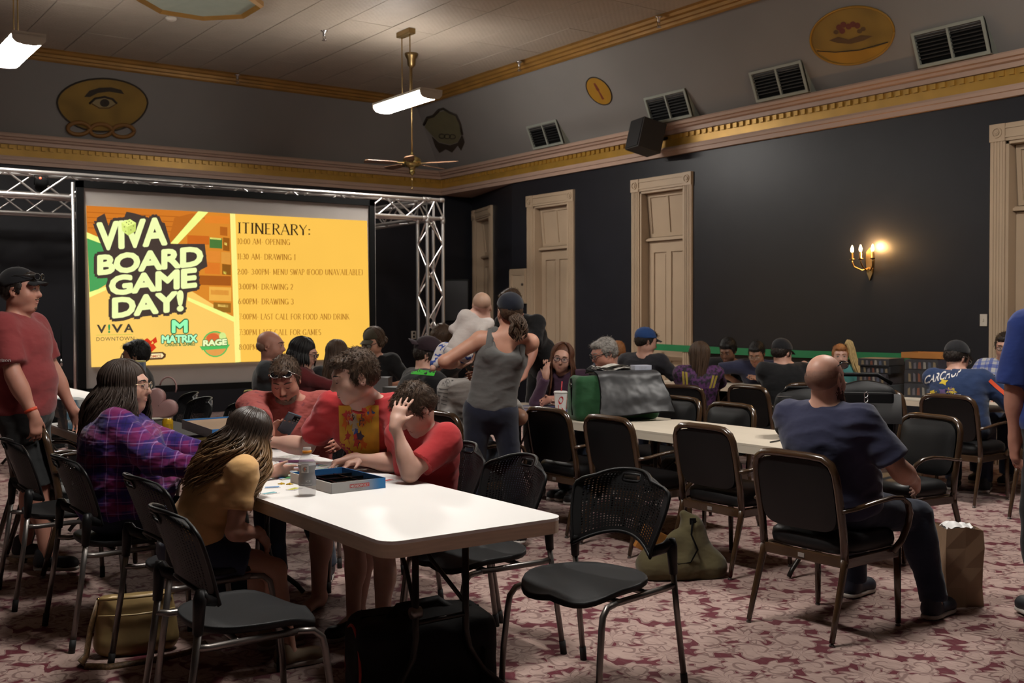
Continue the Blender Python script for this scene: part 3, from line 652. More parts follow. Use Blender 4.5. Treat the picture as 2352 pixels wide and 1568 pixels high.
def folds(v, f, seed, amp, fr=38):
    n = normals(v, f); w_ = wob(v*np.array([1, 1, 1.7]), seed, fr, 4); w2 = wob(v*np.array([1, 1, 1.4]), seed+5, fr*.45, 3)
    ridge = (1-np.abs(w_))*.6; return v+n*(amp*(ridge+w2*.7))[:, None]
A3 = lambda p: np.array(p, float)
def unit(v): v = A3(v); return v/max(np.linalg.norm(v), 1e-9)
def heading(deg): a = math.radians(deg); return A3((math.cos(a), math.sin(a), 0))
def ik(a, b, l1, l2, pole):
    a, b = A3(a), A3(b); d = b-a; L = np.linalg.norm(d); mx = (l1+l2)*.995
    if L > mx: b = a+d/L*mx; L = mx; d = b-a
    u = d/L; p = A3(pole); p = p-u*(p@u); p = unit(p)
    x = (L*L+l1*l1-l2*l2)/(2*L); y = math.sqrt(max(l1*l1-x*x, 1e-6)); return a+u*x+p*y, b
SKIN = {'fair': (.50, .285, .215), 'pale': (.56, .35, .28), 'ruddy': (.46, .225, .165), 'tan': (.34, .18, .115), 'brown': (.20, .10, .062), 'light': (.50, .27, .19)}
def skin_mat(k):
    n = 'skin_'+k
    if n in MATS: return MATS[n]
    c = SKIN[k]; m, g = newmat(n); co = g.coord(); f = g.noise(co, 22, 2)
    g.put(g.b.inputs['Base Color'], g.mix(f, (c[0]*.93, c[1]*.84, c[2]*.8), (min(1, c[0]*1.06), c[1]*1.06, c[2]*1.06)))
    g.b.inputs['Roughness'].default_value = .5; g.b.inputs['Specular IOR Level'].default_value = .4
    g.b.inputs['Subsurface Weight'].default_value = .08; g.b.inputs['Subsurface Radius'].default_value = (.01, .004, .002); return m
HAIR = {'dark': (.018, .012, .009), 'dbrown': (.034, .021, .015), 'black': (.007, .006, .006), 'brown': (.055, .03, .016), 'lbrown': (.14, .075, .035), 'auburn': (.09, .033, .016), 'grey': (.22, .2, .18), 'blonde': (.42, .30, .13), 'red': (.30, .12, .04), 'buzz': (.13, .08, .055)}
def hair_mat(k):
    n = 'hair_'+k
    if n in MATS: return MATS[n]
    c = HAIR[k]; m, g = newmat(n); co = g.coord(); f = g.noise(g.scale(co, (1, 1, .25)), 120, 1)
    g.put(g.b.inputs['Base Color'], g.mix(f, tuple(x*.5 for x in c), tuple(x*1.5 for x in c))); g.b.inputs['Roughness'].default_value = .58; g.b.inputs['Specular IOR Level'].default_value = .35
    g.bump(f, .6, .004); return m
M_eye = mat('eye_white', (.55, .5, .46), .25); M_iris = mat('eye_iris', (.03, .02, .015), .2); M_lip = mat('lip', (.36, .14, .115), .45); M_metal = mat('spectacle_metal', (.35, .3, .25), .3, 1); M_lens = mat('dark_lens', (.01, .01, .012), .08, 0, .7)
M_sole = mat('shoe_sole', (.5, .47, .43), .6)
class Head:
    def __init__(s, c, face, pitch=0, roll=0, sc=1.0):
        f = heading(face); r = A3((f[1], -f[0], 0)); p = math.radians(pitch); u = A3((0, 0, 1))
        f2 = f*math.cos(p)-u*math.sin(p); u2 = u*math.cos(p)+f*math.sin(p); q = math.radians(roll)
        s.r = r*math.cos(q)+u2*math.sin(q); s.u = u2*math.cos(q)-r*math.sin(q); s.f = f2; s.c = A3(c); s.s = sc
        s.M = np.array([s.r, s.f, s.u])
    def __call__(s, x, y, z): return s.c+(s.r*x+s.f*y+s.u*z)*s.s
    def loc(s, v): return ((v-s.c) @ s.M.T)/s.s
    def mm(s): return Matrix((s.r, s.f, s.u)).transposed()
def head_sdf(S, H, fem=False, fat=0.0, lod=0):
    q = H.s; M = H.M
    e = lambda x, y, z, a, b, c, k=.02, sub=False, MM=None: S.ell(H(x, y, z), (a*q, b*q, c*q), M if MM is None else MM, k*q, sub=sub)
    e(0, -.018, .038, .076, .096, .082, .03); e(0, .035, .0, .062, .062, .075, .03)
    e(0, .038, -.052, .050+fat*.012, .052+fat*.006, .055, .03); e(0, .066, -.094, .022+fat*.006, .020, .018, .03)
    for sd in (-1, 1):
        e(sd*.040, .046, -.028, .026+fat*.010, .034, .032, .03); e(sd*.047+sd*fat*.006, .008, -.064, .018+fat*.008, .034, .026, .03)
        e(sd*.079, -.012, -.006, .0085, .020, .033, .008, MM=None); e(sd*.083, -.010, -.004, .006, .011, .018, .004, True)
    if fat > .4: e(0, .03, -.105, .05, .045, .03, .03)
    e(0, .080, .034, .050, .020, .014, .02)
    for sd in (-1, 1): e(sd*.031, .099, .013, .017, .014, .012, .012, True)
    if lod < 2:
        for sd in (-1, 1): e(sd*.031, .083, .012, .015, .013, .012, .004)
    S.cap(H(0, .092, .018), H(0, .113, -.022), .0075*q, .0125*q, .012*q); e(0, .104, -.026, .017, .012, .009, .008)
    e(0, .092, -.054, .024, .010, .007, .008); e(0, .090, -.066, .020, .010, .008, .008)
    e(0, .100, -.0605, .020, .004, .0022, .003, True)
def face_parts(H, root, off, skin, hair, lips=True, brow=True, closed=False, look=0.0, lipcol=None):
    R = H.mm(); o = Vector(off)
    def P(x, y, z): return Vector(H(x, y, z))-o
    q = H.s
    for sd in (-1, 1):
        if brow:
            pts = [P(sd*.013, .0985, .033), P(sd*.028, .096, .038), P(sd*.044, .086, .036), P(sd*.053, .074, .030)]
            MB().tube(pts, [.0028*q, .004*q, .0034*q, .0015*q], 6).build('eyebrow', hair_mat(hair), root, True)
        if closed:
            pts = [P(sd*.018, .0925, .006), P(sd*.031, .0965, .003), P(sd*.044, .089, .006)]
            MB().tube(pts, [.0012*q, .0018*q, .0012*q], 5).build('eyelash', M_iris, root, True)
        else:
            ey = MB().ell(P(sd*.031, .0885, .011), (.0125*q, .0085*q, .0062*q), R, 12, 8).build('eye', M_eye, root, True)
            MB().ell(P(sd*.031+look*.006, .0945, .011), (.0052*q, .0032*q, .0055*q), R, 10, 6).build('iris', M_iris, ey, True)
            pts = [P(sd*.018, .0935, .013), P(sd*.031, .0985, .0175), P(sd*.045, .089, .013)]
            MB().tube(pts, [.0012*q, .002*q, .0012*q], 5).build('eyelash', M_iris, root, True)
    if lips:
        mb = MB(); mb.ell(P(0, .0945, -.0555), (.021*q, .0075*q, .0042*q), R, 12, 6); mb.ell(P(0, .0935, -.0655), (.018*q, .0075*q, .0052*q), R, 12, 6); mb.build('lips', lipcol or M_lip, root, True)
def glasses(H, root, off, dark=False, z=.010, up=0.0, thick=.0022, col=None, name='glasses', lensm=None):
    o = Vector(off)
    def P(x, y, zz):
        # up>0: pushed up on the crown
        if up: a = math.radians(up); y0, z0 = y+.012, zz; y = y0*math.cos(a)-z0*math.sin(a); zz = z0*math.cos(a)+y0*math.sin(a)
        return Vector(H(x, y, zz))-o
    g = MB(); g.smooth = True; m = col or M_metal; lens = MB()
    for sd in (-1, 1):
        ring = [(sd*(.033+.026*math.cos(t)*(1 if True else 1)), .112-.010*abs(math.cos(t))*0-abs(sd*(.033+.026*math.cos(t)))*.12+.0, z+.018*math.sin(t)*(abs(math.sin(t))**-.3 if abs(math.sin(t)) > .05 else 1)) for t in [2*math.pi*k/16 for k in range(17)]]
        g.tube([P(*p) for p in ring], thick, 6)
        lens.add([P(*p) for p in ring[:16]], [tuple(range(16))]); 
        g.tube([P(sd*.059, .104, z+.008), P(sd*.076, .06, z+.006), P(sd*.083, .0, z+.004), P(sd*.080, -.03, z-.012)], thick*.9, 6)
    g.tube([P(-.008, .112, z+.006), P(0, .115, z+.009), P(.008, .112, z+.006)], thick, 6)
    G_ = g.build(name, m, root, True)
    lens.build('lens', lensm or (M_lens if dark else mat('clear_lens', (.8, .8, .8), .05, alpha=.12, var=0)), G_)
    return G_
def strands(verts, nrm, n, length, comb, rad, seed, lift=.35):
    r = np.random.RandomState(seed); I = r.randint(0, len(verts), n); mb = MB(); mb.smooth = True
    for i in I:
        p, q = verts[i], nrm[i]; d = unit(comb(p, q)+r.randn(3)*.35); d = unit(d-q*(d@q)*.8+q*lift); L = length*(.6+.8*r.rand())
        side = unit(np.cross(d, q)+1e-6); a = p-q*.003; b = p+d*L*.55+q*L*.05; c = p+d*L-q*L*.10
        w0, w1 = rad, rad*.8; o = len(mb.v)
        mb.v += [tuple(a+side*w0), tuple(a-side*w0), tuple(a+q*w0), tuple(b+side*w1), tuple(b-side*w1), tuple(b+q*w1), tuple(c)]
        for f in ((0, 3, 5, 2), (2, 5, 4, 1), (1, 4, 3, 0), (3, 6, 5), (5, 6, 4), (4, 6, 3)): mb.f.append(tuple(k+o for k in f)); mb.mi.append(0); mb.sm.append(True)
    return mb
def short_hair(H, root, off, hk, seed=1, h=.007, fringe=.0, vol=1.0, strand=700, low=-.03, top=0.0, length=.028):
    S = SDF(); q = H.s; M = H.M
    S.ell(H(0, -.024, .046), (.0805*q*vol, .098*q*vol, (.084+top)*q*vol), M, .02); S.ell(H(0, -.055, -.005), (.074*q, .060*q, .060*q), M, .03)
    for sd in (-1, 1): S.ell(H(sd*.066, -.004, .022), (.014*q, .040*q, .034*q), M, .015); S.ell(H(sd*.071, .018, .0), (.006*q, .012*q, .026*q), M, .01)
    S.ell(H(0, .045+fringe*.2, .088), (.058*q, .044*q+fringe*.01, .028*q+top*.5), M, .02)
    v, f = S.mesh(h); L = H.loc(v); v = v+normals(v, f)*(wob(v, seed, 190, 6)*.0022)[:, None]
    o = npmesh('hair', v, f, hair_mat(hk), root, off)
    if strand:
        n = normals(v, f); k = (L[:, 2] > low)
        comb = lambda p, q_: H.f*.9-H.u*.25 if ((p-H.c)@H.u) > .07*q else -H.u+H.f*.1
        mb = strands(v[k]-A3(off), n[k], strand, length*q, lambda p, q_: comb(p+A3(off), q_), .0013*q, seed); mb.build('hair_strands', hair_mat(hk), o, True)
    return o
def long_hair(H, root, off, hk, length=.3, hang=(0, 0, -1), n=150, seed=2, wave=.012, spread=1.0, back=(0, 0, 0), face_open=62, rad=.006, tuck=0.0, vol=1.0, curl=26):
    r = np.random.RandomState(seed); q = H.s; M = H.M; S = SDF(); hang = unit(hang)
    S.ell(H(0, -.026, .044), (.083*q*vol, .099*q*vol, .087*q*vol), M, .02); S.ell(H(0, -.062, -.02), (.074*q*vol, .052*q, .075*q), M, .03)
    for sd in (-1, 1): S.ell(H(sd*.072, -.015, .0), (.014*q, .045*q, .055*q), M, .02)
    v, f = S.mesh(.008); o = npmesh('hair', v, f, hair_mat(hk), root, off)
    mb = MB(); mb.smooth = True
    for i in range(n):
        az = math.radians(face_open+(360-2*face_open)*(i+r.rand())/n)*1.0; layer = r.rand()
        rr = (.086+.012*layer)*q*vol; ra = (.104+.012*layer)*q*vol; rz = (.098+.008*layer)*q
        pts = []
        for k in range(7):
            po = math.radians(6+(98+12*r.rand()*0)*k/6); d = A3((math.sin(po)*math.sin(az)*rr, math.sin(po)*math.cos(az)*ra-.02*q, math.cos(po)*rz+.036*q))
            pts.append(H.c+(H.r*d[0]+H.f*d[1]+H.u*d[2]))
        p = pts[-1]; out = unit(H.r*math.sin(az)+H.f*math.cos(az)); L = length*(.75+.35*r.rand()); ph = r.rand()*6.28; sd = unit(np.cross(hang, out)); N = 10; am = wave*(.6+.8*r.rand())
        bk = A3(back)
        for k in range(1, N+1):
            t = k/N; s_ = L*t
            pts.append(p+hang*s_+out*(.02*spread*math.sin(min(1, t*1.5)*1.6)-tuck*t)+bk*t*t+(sd*math.sin(curl*s_+ph)+out*math.cos(curl*s_+ph)*.7)*am*min(1, t*2.5))
        m_ = len(pts); mb.tube([Vector(x)-Vector(off) for x in pts], [rad*(.7+.7*layer)*(.5 if k == 0 else (1.0 if k < m_-3 else (m_-k)/4.0)) for k in range(m_)], 5)
    mb.build('hair_locks', hair_mat(hk), o, True); return o
def cap_hat(H, root, off, m, brim=True, back=False, vis=None, name='cap', hgt=0.0):
    S = SDF(); q = H.s
    S.ell(H(0, -.020, .046), (.0895*q, .111*q, (.094+hgt)*q), H.M, .02, clip=[(H(0, 0, .040), -H.u+H.f*.32)]); v, f = S.mesh(.007)
    o = npmesh(name, v, f, m, root, off)
    O = Vector(off); sg = -1 if back else 1
    def bf(u, w_):
        a = (u-.5)*2; x = a*.072; y = .070+(.085*(1-.55*a*a))*w_; z = .066-.012*w_-.020*a*a
        return Vector(H(x, sg*y-(.03 if back else .0), z))-O
    if brim:
        mb = MB(); mb.smooth = True; mb.grid(bf, 12, 6); b2 = lambda u, w_: bf(1-u, w_)-Vector(H.u)*.004*q; mb.grid(b2, 12, 6); mb.build('brim', vis or m, o, True)
    MB().ell(Vector(H(0, -.018, .14+hgt))-O, (.008*q, .008*q, .005*q)).build('button', m, o, True)
    return o
def hand(S, wr, d, n, sc=1.0, curl=25, side=1, spread=6, thumb=None, r=.0085, curls=None):
    """wrist, finger direction d, palm normal n (the way the palm faces), side +1 right hand"""
    d = unit(d); n = unit(A3(n)-d*(A3(n)@d)); s_ = np.cross(d, n)*side      # s_ points to the thumb side
    wr = A3(wr); M = np.array([s_, d, n]); pc = wr+d*.048*sc
    S.ell(pc, (.040*sc, .052*sc, .0155*sc), M, .012); S.ell(wr+d*.08*sc, (.037*sc, .018*sc, .012*sc), M, .012)
    S.cap(wr-d*.02*sc, wr+d*.02*sc, .024*sc, .026*sc, .02)
    Ls = [.074, .082, .077, .060]; xs = [.030, .010, -.010, -.029]
    for i in range(4):
        b = wr+d*(.088-.004*(i == 3))*sc+s_*xs[i]*sc; L = Ls[i]*sc; c = (curls[i] if curls else curl)+4*i*(curl > 10)
        dd = unit(d+s_*math.tan(math.radians(spread))*(1.5-i)/1.5); p = b-dd*.012; rr = r*sc*(1 if i < 3 else .88)
        for k, fr in enumerate((.45, .31, .24)):
            a = math.radians(c*(.7 if k == 0 else 1.0 if k == 1 else .7)); ax = n; dd = unit(dd*math.cos(a)+ax*math.sin(a)); e = p+dd*(L*fr+(.012 if k == 0 else 0)); S.cap(p, e, rr*(1.05-.08*k), rr*(.98-.1*k), .004); p = e
    tb = wr+d*.022*sc+s_*.030*sc; td = unit(thumb) if thumb is not None else unit(d*.75+s_*.62+n*.35)
    p1 = tb+td*.036*sc; td2 = unit(td+d*.35+n*.15); p2 = p1+td2*.028*sc
    S.ell(tb-s_*.006*sc, (.016*sc, .024*sc, .015*sc), np.array([s_, d, n]), .014); S.cap(tb, p1, .0125*sc, .0108*sc, .008); S.cap(p1, p2, .0105*sc, .0085*sc, .005)
def person(label, pos, yaw, sit=True, seat=.47, s=1.0, girth=1.0, belly=0.0, lean=8, lean2=None, side=0, head=(None, 8, 0), hfwd=.02, hs=1.0, skin='fair', fem=False, fat=0.0,
           armR=None, armL=None, poleR=None, poleL=None, handR=None, handL=None, sleeve=.72, top=None, bottom=None, shorts=None, kneeR=None, kneeL=None, footR=None, footL=None,
           shoe=None, lod=1, hair=None, face=True, lips=True, closed=False, brow=None, seed=1, topfold=.006, neck=True, twist=0, shw=1.0, barefoot=False, name='person', hp=None, nkup=.014, armg=1.0, loose=1.0, tank=False, legs=True, hide=()):
    f = heading(yaw); r = A3((f[1], -f[0], 0)); z = A3((0, 0, 1))
    root = tag(link(name, None, loc=(pos[0], pos[1], 0)), label, 'baby' if name == 'baby' else 'person')
    off = A3((pos[0], pos[1], 0)); h = (.0080, .0122, .0155)[lod]
    a = math.radians(lean); b = math.radians(side); a2 = math.radians(lean2 if lean2 is not None else lean)
    U = unit(z*math.cos(a)+f*math.sin(a)+r*math.sin(b)); U2 = unit(z*math.cos(a2)+f*math.sin(a2)+r*math.sin(b)*1.2)
    leg = .90*s
    pel = A3((pos[0], pos[1], (seat+.095*s) if sit else leg+.04))
    tw = math.radians(twist); f2 = f*math.cos(tw)+r*math.sin(tw); r2 = A3((f2[1], -f2[0], 0)); r2 = unit(r2-U2*(r2@U2)); F2 = np.cross(U2, r2)
    rr = unit(r-U*(r@U)); ff = np.cross(U, rr)
    waist = pel+U*.20*s; chest = waist+U2*.16*s; nk = waist+U2*.315*s
    sw = .185*s*shw*(.92 if fem else 1)
    shR, shL = nk-U2*.055*s+r2*sw, nk-U2*.055*s-r2*sw
    hc = nk+U2*.075*s+z*.080*s+F2*hfwd
    if hp is not None:
        dl = A3(atd(*hp))-hc; hc = hc+dl; nk = nk+dl*.9; chest = chest+dl*.6; waist = waist+dl*.2; shR = shR+dl*.78; shL = shL+dl*.78
        nk = nk+z*nkup; shR = shR+z*nkup*.8; shL = shL+z*nkup*.8; chest = chest+z*nkup*.5
        U2 = unit(nk-waist); r2 = unit(r2-U2*(r2@U2)); F2 = np.cross(U2, r2)
    H = Head(hc, head[0] if head[0] is not None else yaw, head[1], head[2], s*hs if s > .8 else hs)
    Mt = np.array([rr, ff, U]); M2 = np.array([r2, F2, U2]); g = girth
    # ---- arms
    l1, l2 = .285*s, .255*s
    def arm(sh, tgt, pole, sd):
        if tgt is None: tgt = sh+(r*sd*.05-z*.50+f*.06)*s if not sit else pel+(f*.36+r*sd*.13+z*.10)*s
        if pole is None: pole = r*sd*.7-z*.6-f*.35
        return ik(sh, tgt, l1, l2, pole)
    eR, wR = arm(shR, armR, poleR, 1); eL, wL = arm(shL, armL, poleL, -1)
    # ---- legs
    hipR, hipL = pel+r*.085*s*g**.5, pel-r*.085*s*g**.5; t1, t2 = .43*s, .42*s
    def lg(hip, ft, sd, kn):
        if ft is None: ft = A3((0, 0, 0))+(pel*A3((1, 1, 0))+f*(.42 if sit else .02)*s+r*sd*(.12 if sit else .10)*s)
        ft = A3(ft); an = A3((ft[0], ft[1], ft[2]+.085*s)); k_, an = ik(hip, an, t1, t2, kn if kn is not None else (f+z*.3+r*sd*.08)); return k_, an
    kR, aR = lg(hipR, footR, 1, kneeR); kL, aL = lg(hipL, footL, -1, kneeL)
    tR = f; tL = f
    B = SDF(); head_sdf(B, H, fem, fat, lod)
    nr = (.052+fat*.012)*(.88 if fem else 1)*(s if s > .8 else s*1.0)
    B.cap(nk-U2*.02, H(0, -.022, -.045), nr*1.08, nr*.96, .03)
    B.ell(chest, (.15*s*g, .10*s*g, .16*s), M2, .04); B.ell(waist, (.13*s*g, .10*s*g, .14*s), Mt, .05); B.ell(pel, (.145*s*g, .11*s*g, .11*s), Mt, .05)
    B.cap(shL, shR, .048*s, .048*s, .05); B.cap(nk-U2*.015, shR, .045*s, .045*s, .04); B.cap(nk-U2*.015, shL, .045*s, .045*s, .04)
    ag = (.85 if fem else 1)*(.55+.45*g)*s*armg
    for sh, e_, w_, hd, sd in ((shR, eR, wR, handR, 1), (shL, eL, wL, handL, -1)):
        B.cap(sh, e_, .053*ag, .040*ag, .03); B.cap(e_, w_, .041*ag, .0265*ag, .02); B.ell(e_+(w_-e_)*.28, (.043*ag, .043*ag, .09*s), np.array([unit(np.cross(w_-e_, z+.01)), unit(np.cross(w_-e_, np.cross(w_-e_, z+.01))), unit(w_-e_)]), .03)
        hd = hd or {}; dd = hd.get('d'); dd = unit(w_-e_)+A3((0, 0, -.15)) if dd is None else A3(dd)
        nn = hd.get('n'); nn = (-r*sd*.8+f*-.0-z*.2) if nn is None else A3(nn)
        hand(B, w_+unit(w_-e_)*.01, dd, nn, s*(.92 if fem else 1)*hd.get('sc', 1), hd.get('curl', 24), sd, hd.get('spread', 5), hd.get('thumb'), .0085 if lod < 2 else .0095, hd.get('curls'))
    if legs:
        for hp, k_, an, sd in ((hipR, kR, aR, 1), (hipL, kL, aL, -1)):
            lgk = (.6+.4*g)*s
            B.cap(hp, k_, .082*lgk, .056*lgk, .04); B.cap(k_, an, .053*lgk, .036*lgk, .03); ca = k_+(an-k_)*.32-f*.018; B.ell(ca, (.052*lgk, .054*lgk, .10*s), None, .03)
            toe = an+f*.15*s-z*.055*s; B.cap(an-z*.03*s-f*.02*s, an-z*.04*s, .036*s, .038*s, .02); B.cap(an-z*.04*s, toe, .034*s, .028*s, .02)
            if barefoot:
                for q in range(5): B.cap(toe+r*(q-2)*.016*s*sd, toe+f*(.03-.004*q)*s+r*(q-2)*.018*s*sd-z*.012*s, .011*s, .009*s, .006)
    v, fa = B.mesh(h); v = smooth_mesh(v, fa, 1, .4); npmesh('body', v, fa, skin_mat(skin), root, off)
    SHIRT = None
    # ---- top
    if top is not None:
        T = SDF(); o_ = .014*loose
        nd = unit(hc-nk); cl = [(nk+nd*.012*s, nd)] if not tank else [(nk-U2*.125*s, U2)]
        T.ell(pel+U*.02*s, (.16*s*g+o_, .118*s*g+o_+belly*.4, .115*s), Mt, .05, clip=[(pel-U*.10*s, -U)] if sit else [(pel-U*.07*s, -U)])
        T.ell(waist-U*.02*s+ff*belly*.6, (.150*s*g+o_+belly*.5, .112*s*g+o_+belly, .16*s), Mt, .10)
        T.ell(chest, (.165*s*g+o_, .112*s*g+o_, .165*s), M2, .09, clip=cl)
        if fem:
            for sd in (-1, 1): T.ell(chest+r2*sd*.07*s+F2*.085*s*g-U2*.02*s, (.065*s*g, .055*s*g, .06*s*g), M2, .04)
        if not tank:
            T.cap(shL, shR, .058*s, .058*s, .05); T.cap(chest+U2*.03*s+r2*.07*s, shR, .085*s*g**.5, .058*s, .06); T.cap(chest+U2*.03*s-r2*.07*s, shL, .085*s*g**.5, .058*s, .06); T.cap(nk-U2*.025*s, shR, .052*s, .054*s, .04, clip=cl); T.cap(nk-U2*.025*s, shL, .052*s, .054*s, .04, clip=cl)
            for sh, e_, w_ in ((shR, eR, wR), (shL, eL, wL)):
                if sleeve <= 1:
                    en = sh+(e_-sh)*sleeve; u_ = unit(e_-sh); T.cap(sh, en+u_*.03, (.053*ag+.013*loose), (.046*ag+.020*loose), .035, clip=[(en, u_)])
                else:
                    T.cap(sh, e_, .053*ag+.012*loose, .045*ag+.014*loose, .035); en = e_+(w_-e_)*(sleeve-1); u_ = unit(w_-e_); T.cap(e_, en+u_*.02, .048*ag+.014*loose, .033*ag+.010*loose, .02, clip=[(en, u_)])
        else:
            for sd in (-1, 1): T.cap(nk+r2*sd*.085*s-U2*.008*s, chest+r2*sd*.095*s-F2*.085*s*g+U2*.02*s, .020*s, .040*s, .05); T.cap(nk+r2*sd*.085*s-U2*.008*s, chest+r2*sd*.085*s+F2*.09*s*g, .020*s, .035*s, .04)
        v, fa = T.mesh(max(h, .0098)); v = smooth_mesh(v, fa, 1, .4); v = folds(v, fa, seed, topfold)
        SHIRT = npmesh('shirt', v, fa, top, root, off)
    if bottom is not None and legs:
        T = SDF(); o_ = .012
        T.ell(pel-U*.01*s, (.155*s*g+o_, .122*s*g+o_, .12*s), Mt, .05)
        for hp, k_, an, sd in ((hipR, kR, aR, 1), (hipL, kL, aL, -1)):
            lgk = (.6+.4*g)*s
            if shorts: en = hp+(k_-hp)*shorts; u_ = unit(k_-hp); T.cap(hp, en+u_*.03, .086*lgk+o_, .062*lgk+.028, .05, clip=[(en, u_)])
            else:
                T.cap(hp, k_, .086*lgk+o_, .058*lgk+o_, .05); u_ = unit(an-k_); en = an-u_*.0; T.cap(k_, en+u_*.02, .058*lgk+o_, .048*lgk+o_, .04, clip=[(en, u_)]); T.ell(k_+(an-k_)*.32-f*.016, (.056*lgk+o_, .060*lgk+o_, .12*s), None, .05)
        v, fa = T.mesh((.0125, .0175, .02)[lod]); v = folds(v, fa, seed+3, .004); npmesh('shorts' if shorts else 'trousers', v, fa, bottom, root, off)
    if shoe is not None and legs:
        for an in (aR, aL):
            T = SDF(); u = A3((an[0], an[1], 0)); zs = an[2]-.085*s
            T.cap(u+z*(zs+.055*s)-f*.03*s, u+z*(zs+.10*s)-f*.025*s, .042*s, .044*s, .02); T.cap(u+z*(zs+.045*s)-f*.03*s, u+f*.14*s+z*(zs+.04*s), .044*s, .04*s, .03, clip=[(u+z*(zs+.022), -z)]); T.ell(u+f*.13*s+z*(zs+.042*s), (.05*s, .045*s, .034*s), None, .02, clip=[(u+z*(zs+.022), -z)])
            v, fa = T.mesh(.012); so = npmesh('shoe', v, fa, shoe, root, off)
            T = SDF(); T.cap(u+z*(zs+.012)-f*.035*s, u+f*.14*s+z*(zs+.012), .046*s, .046*s, .02, clip=[(u+z*(zs+.028), z), (u+z*(zs+.001), -z)]); v, fa = T.mesh(.012); npmesh('sole', v, fa, M_sole, so, off)
    if face: face_parts(H, root, off, skin, brow or (hair if isinstance(hair, str) else 'brown'), lips, True, closed)
    J = dict(H=H, root=root, off=off, nk=nk, chest=chest, waist=waist, pel=pel, U=U, U2=U2, f=f, r=r, f2=F2, r2=r2, shR=shR, shL=shL, eR=eR, eL=eL, wR=wR, wL=wL, kR=kR, kL=kL, aR=aR, aL=aL, s=s, g=g, ff=ff, rr=rr, shirt=SHIRT)
    return type('J', (), J)
# ================================================================ the people
from mathutils.bvhtree import BVHTree
def bvh_of(o):
    me = o.data; return BVHTree.FromPolygons([v.co[:] for v in me.vertices], [tuple(p.vertices) for p in me.polygons])
def decal(J, c, ex, ey, d, name, m, pts, faces, lift=.003, bv=None, parent=None):
    """print on clothing: 2D pts (a,b) mapped c+ex*a+ey*b, dropped along d onto the cloth"""
    sh = parent or J.shirt; bv = bv or bvh_of(sh); o = Vector(J.off); d = Vector(d).normalized(); vs = []
    for a, b in pts:
        p = Vector(c)+Vector(ex)*a+Vector(ey)*b-o; h, n, i, dist = bv.ray_cast(p-d*.35, d)
        vs.append((h-d*lift) if h is not None else None)
    faces = [f_ for f_ in faces if all(vs[i] is not None for i in f_) and max((vs[i]-vs[f_[0]]).length for i in f_) < .08]; used = sorted({i for f_ in faces for i in f_}); ren = {i: k for k, i in enumerate(used)}
    if not faces: return None
    return MB().add([vs[i] for i in used], [tuple(ren[i] for i in f_) for f_ in faces]).build(name, m, sh, True)
def gridpts(n, mm, fn=lambda a, b: (a, b)):
    return [fn(i/n, j/mm) for j in range(mm+1) for i in range(n+1)], [(j*(n+1)+i, j*(n+1)+i+1, (j+1)*(n+1)+i+1, (j+1)*(n+1)+i) for j in range(mm) for i in range(n)]
def decal_text(J, c, ex, ey, d, name, m, txt, offset=.01, bv=None):
    vs, fs, Wd = textmesh(txt, offset); return decal(J, c, ex, ey, d, name, m, [(p[0]/Wd, p[1]) for p in vs], fs, .004, bv)
def decal_poly(J, c, ex, ey, d, name, m, poly, bv=None, lift=.004):
    n = len(poly); cx = sum(p[0] for p in poly)/n; cy = sum(p[1] for p in poly)/n
    pts = [(cx, cy)]+[(cx+(p[0]-cx)*k, cy+(p[1]-cy)*k) for k in (.5, 1) for p in poly]
    fs = [(0, 1+i, 1+(i+1) % n) for i in range(n)]+[(1+i, 1+n+i, 1+n+(i+1) % n, 1+(i+1) % n) for i in range(n)]
    return decal(J, c, ex, ey, d, name, m, pts, fs, lift, bv)
def plaid(name, base, bands, lines, f1=14, f2=14, rot=.3):
    m, g = newmat(name); co = g.coord(); x, y, z = g.xyz(co)
    a = g.m('ADD', g.m('MULTIPLY', x, math.cos(rot)), g.m('MULTIPLY', y, math.sin(rot))); u = g.m('MULTIPLY', g.m('ADD', a, g.m('MULTIPLY', g.noise(co, 3, 1), .05)), f1); v = g.m('MULTIPLY', g.m('ADD', z, g.m('MULTIPLY', g.noise(co, 4, 1), .04)), f2)
    c = (*base, 1); c = g.mix(0, base, base)
    for t in (u, v):
        fr = g.m('FRACT', t)
        for p0, p1, col, k in bands: c = g.mix(g.m('MULTIPLY', g.m('MULTIPLY', g.step(fr, p0-.02, p0+.02), g.step(fr, p1+.02, p1-.02)), k), c, col)
    for t in (u, v):
        fr = g.m('FRACT', t)
        for p0, col, k in lines: c = g.mix(g.m('MULTIPLY', g.step(g.m('ABSOLUTE', g.m('SUBTRACT', fr, p0)), .028, .012), k), c, col)
    g.put(g.b.inputs['Base Color'], c); g.b.inputs['Roughness'].default_value = .9; g.b.inputs['Specular IOR Level'].default_value = .2; g.b.inputs['Sheen Weight'].default_value = .15
    g.bump(g.noise(g.scale(co, (1, 1, 1.7)), 10, 2, .55), .6, .03); return m
M_jean = fabric('dark_denim', (.020, .028, .052)); M_blk = fabric('black_cotton', (.010, .010, .011)); M_bshoe = mat('black_trainer', (.012, .013, .016), .6)
M_redtee = fabric('red_cotton', (.42, .030, .034)); M_brick = fabric('faded_red_cotton', (.235, .040, .042)); M_navy_t = fabric('navy_cotton', (.030, .033, .070)); M_greyt = fabric('grey_cotton', (.115, .112, .108))
M_blkcap = fabric('black_cap_cloth', (.012, .012, .014), fold=.05); M_navycap = fabric('navy_cap_cloth', (.007, .009, .017), fold=.05); M_printw = mat('print_white', (.6, .58, .55), .8)
M_white_t = fabric('white_cotton', (.40, .375, .35)); M_yel = fabric('amber_yellow_cotton', (.68, .40, .165)); M_purpl = fabric('dusty_purple_knit', (.085, .042, .075)); M_teal = fabric('teal_cotton', (.07, .24, .23))
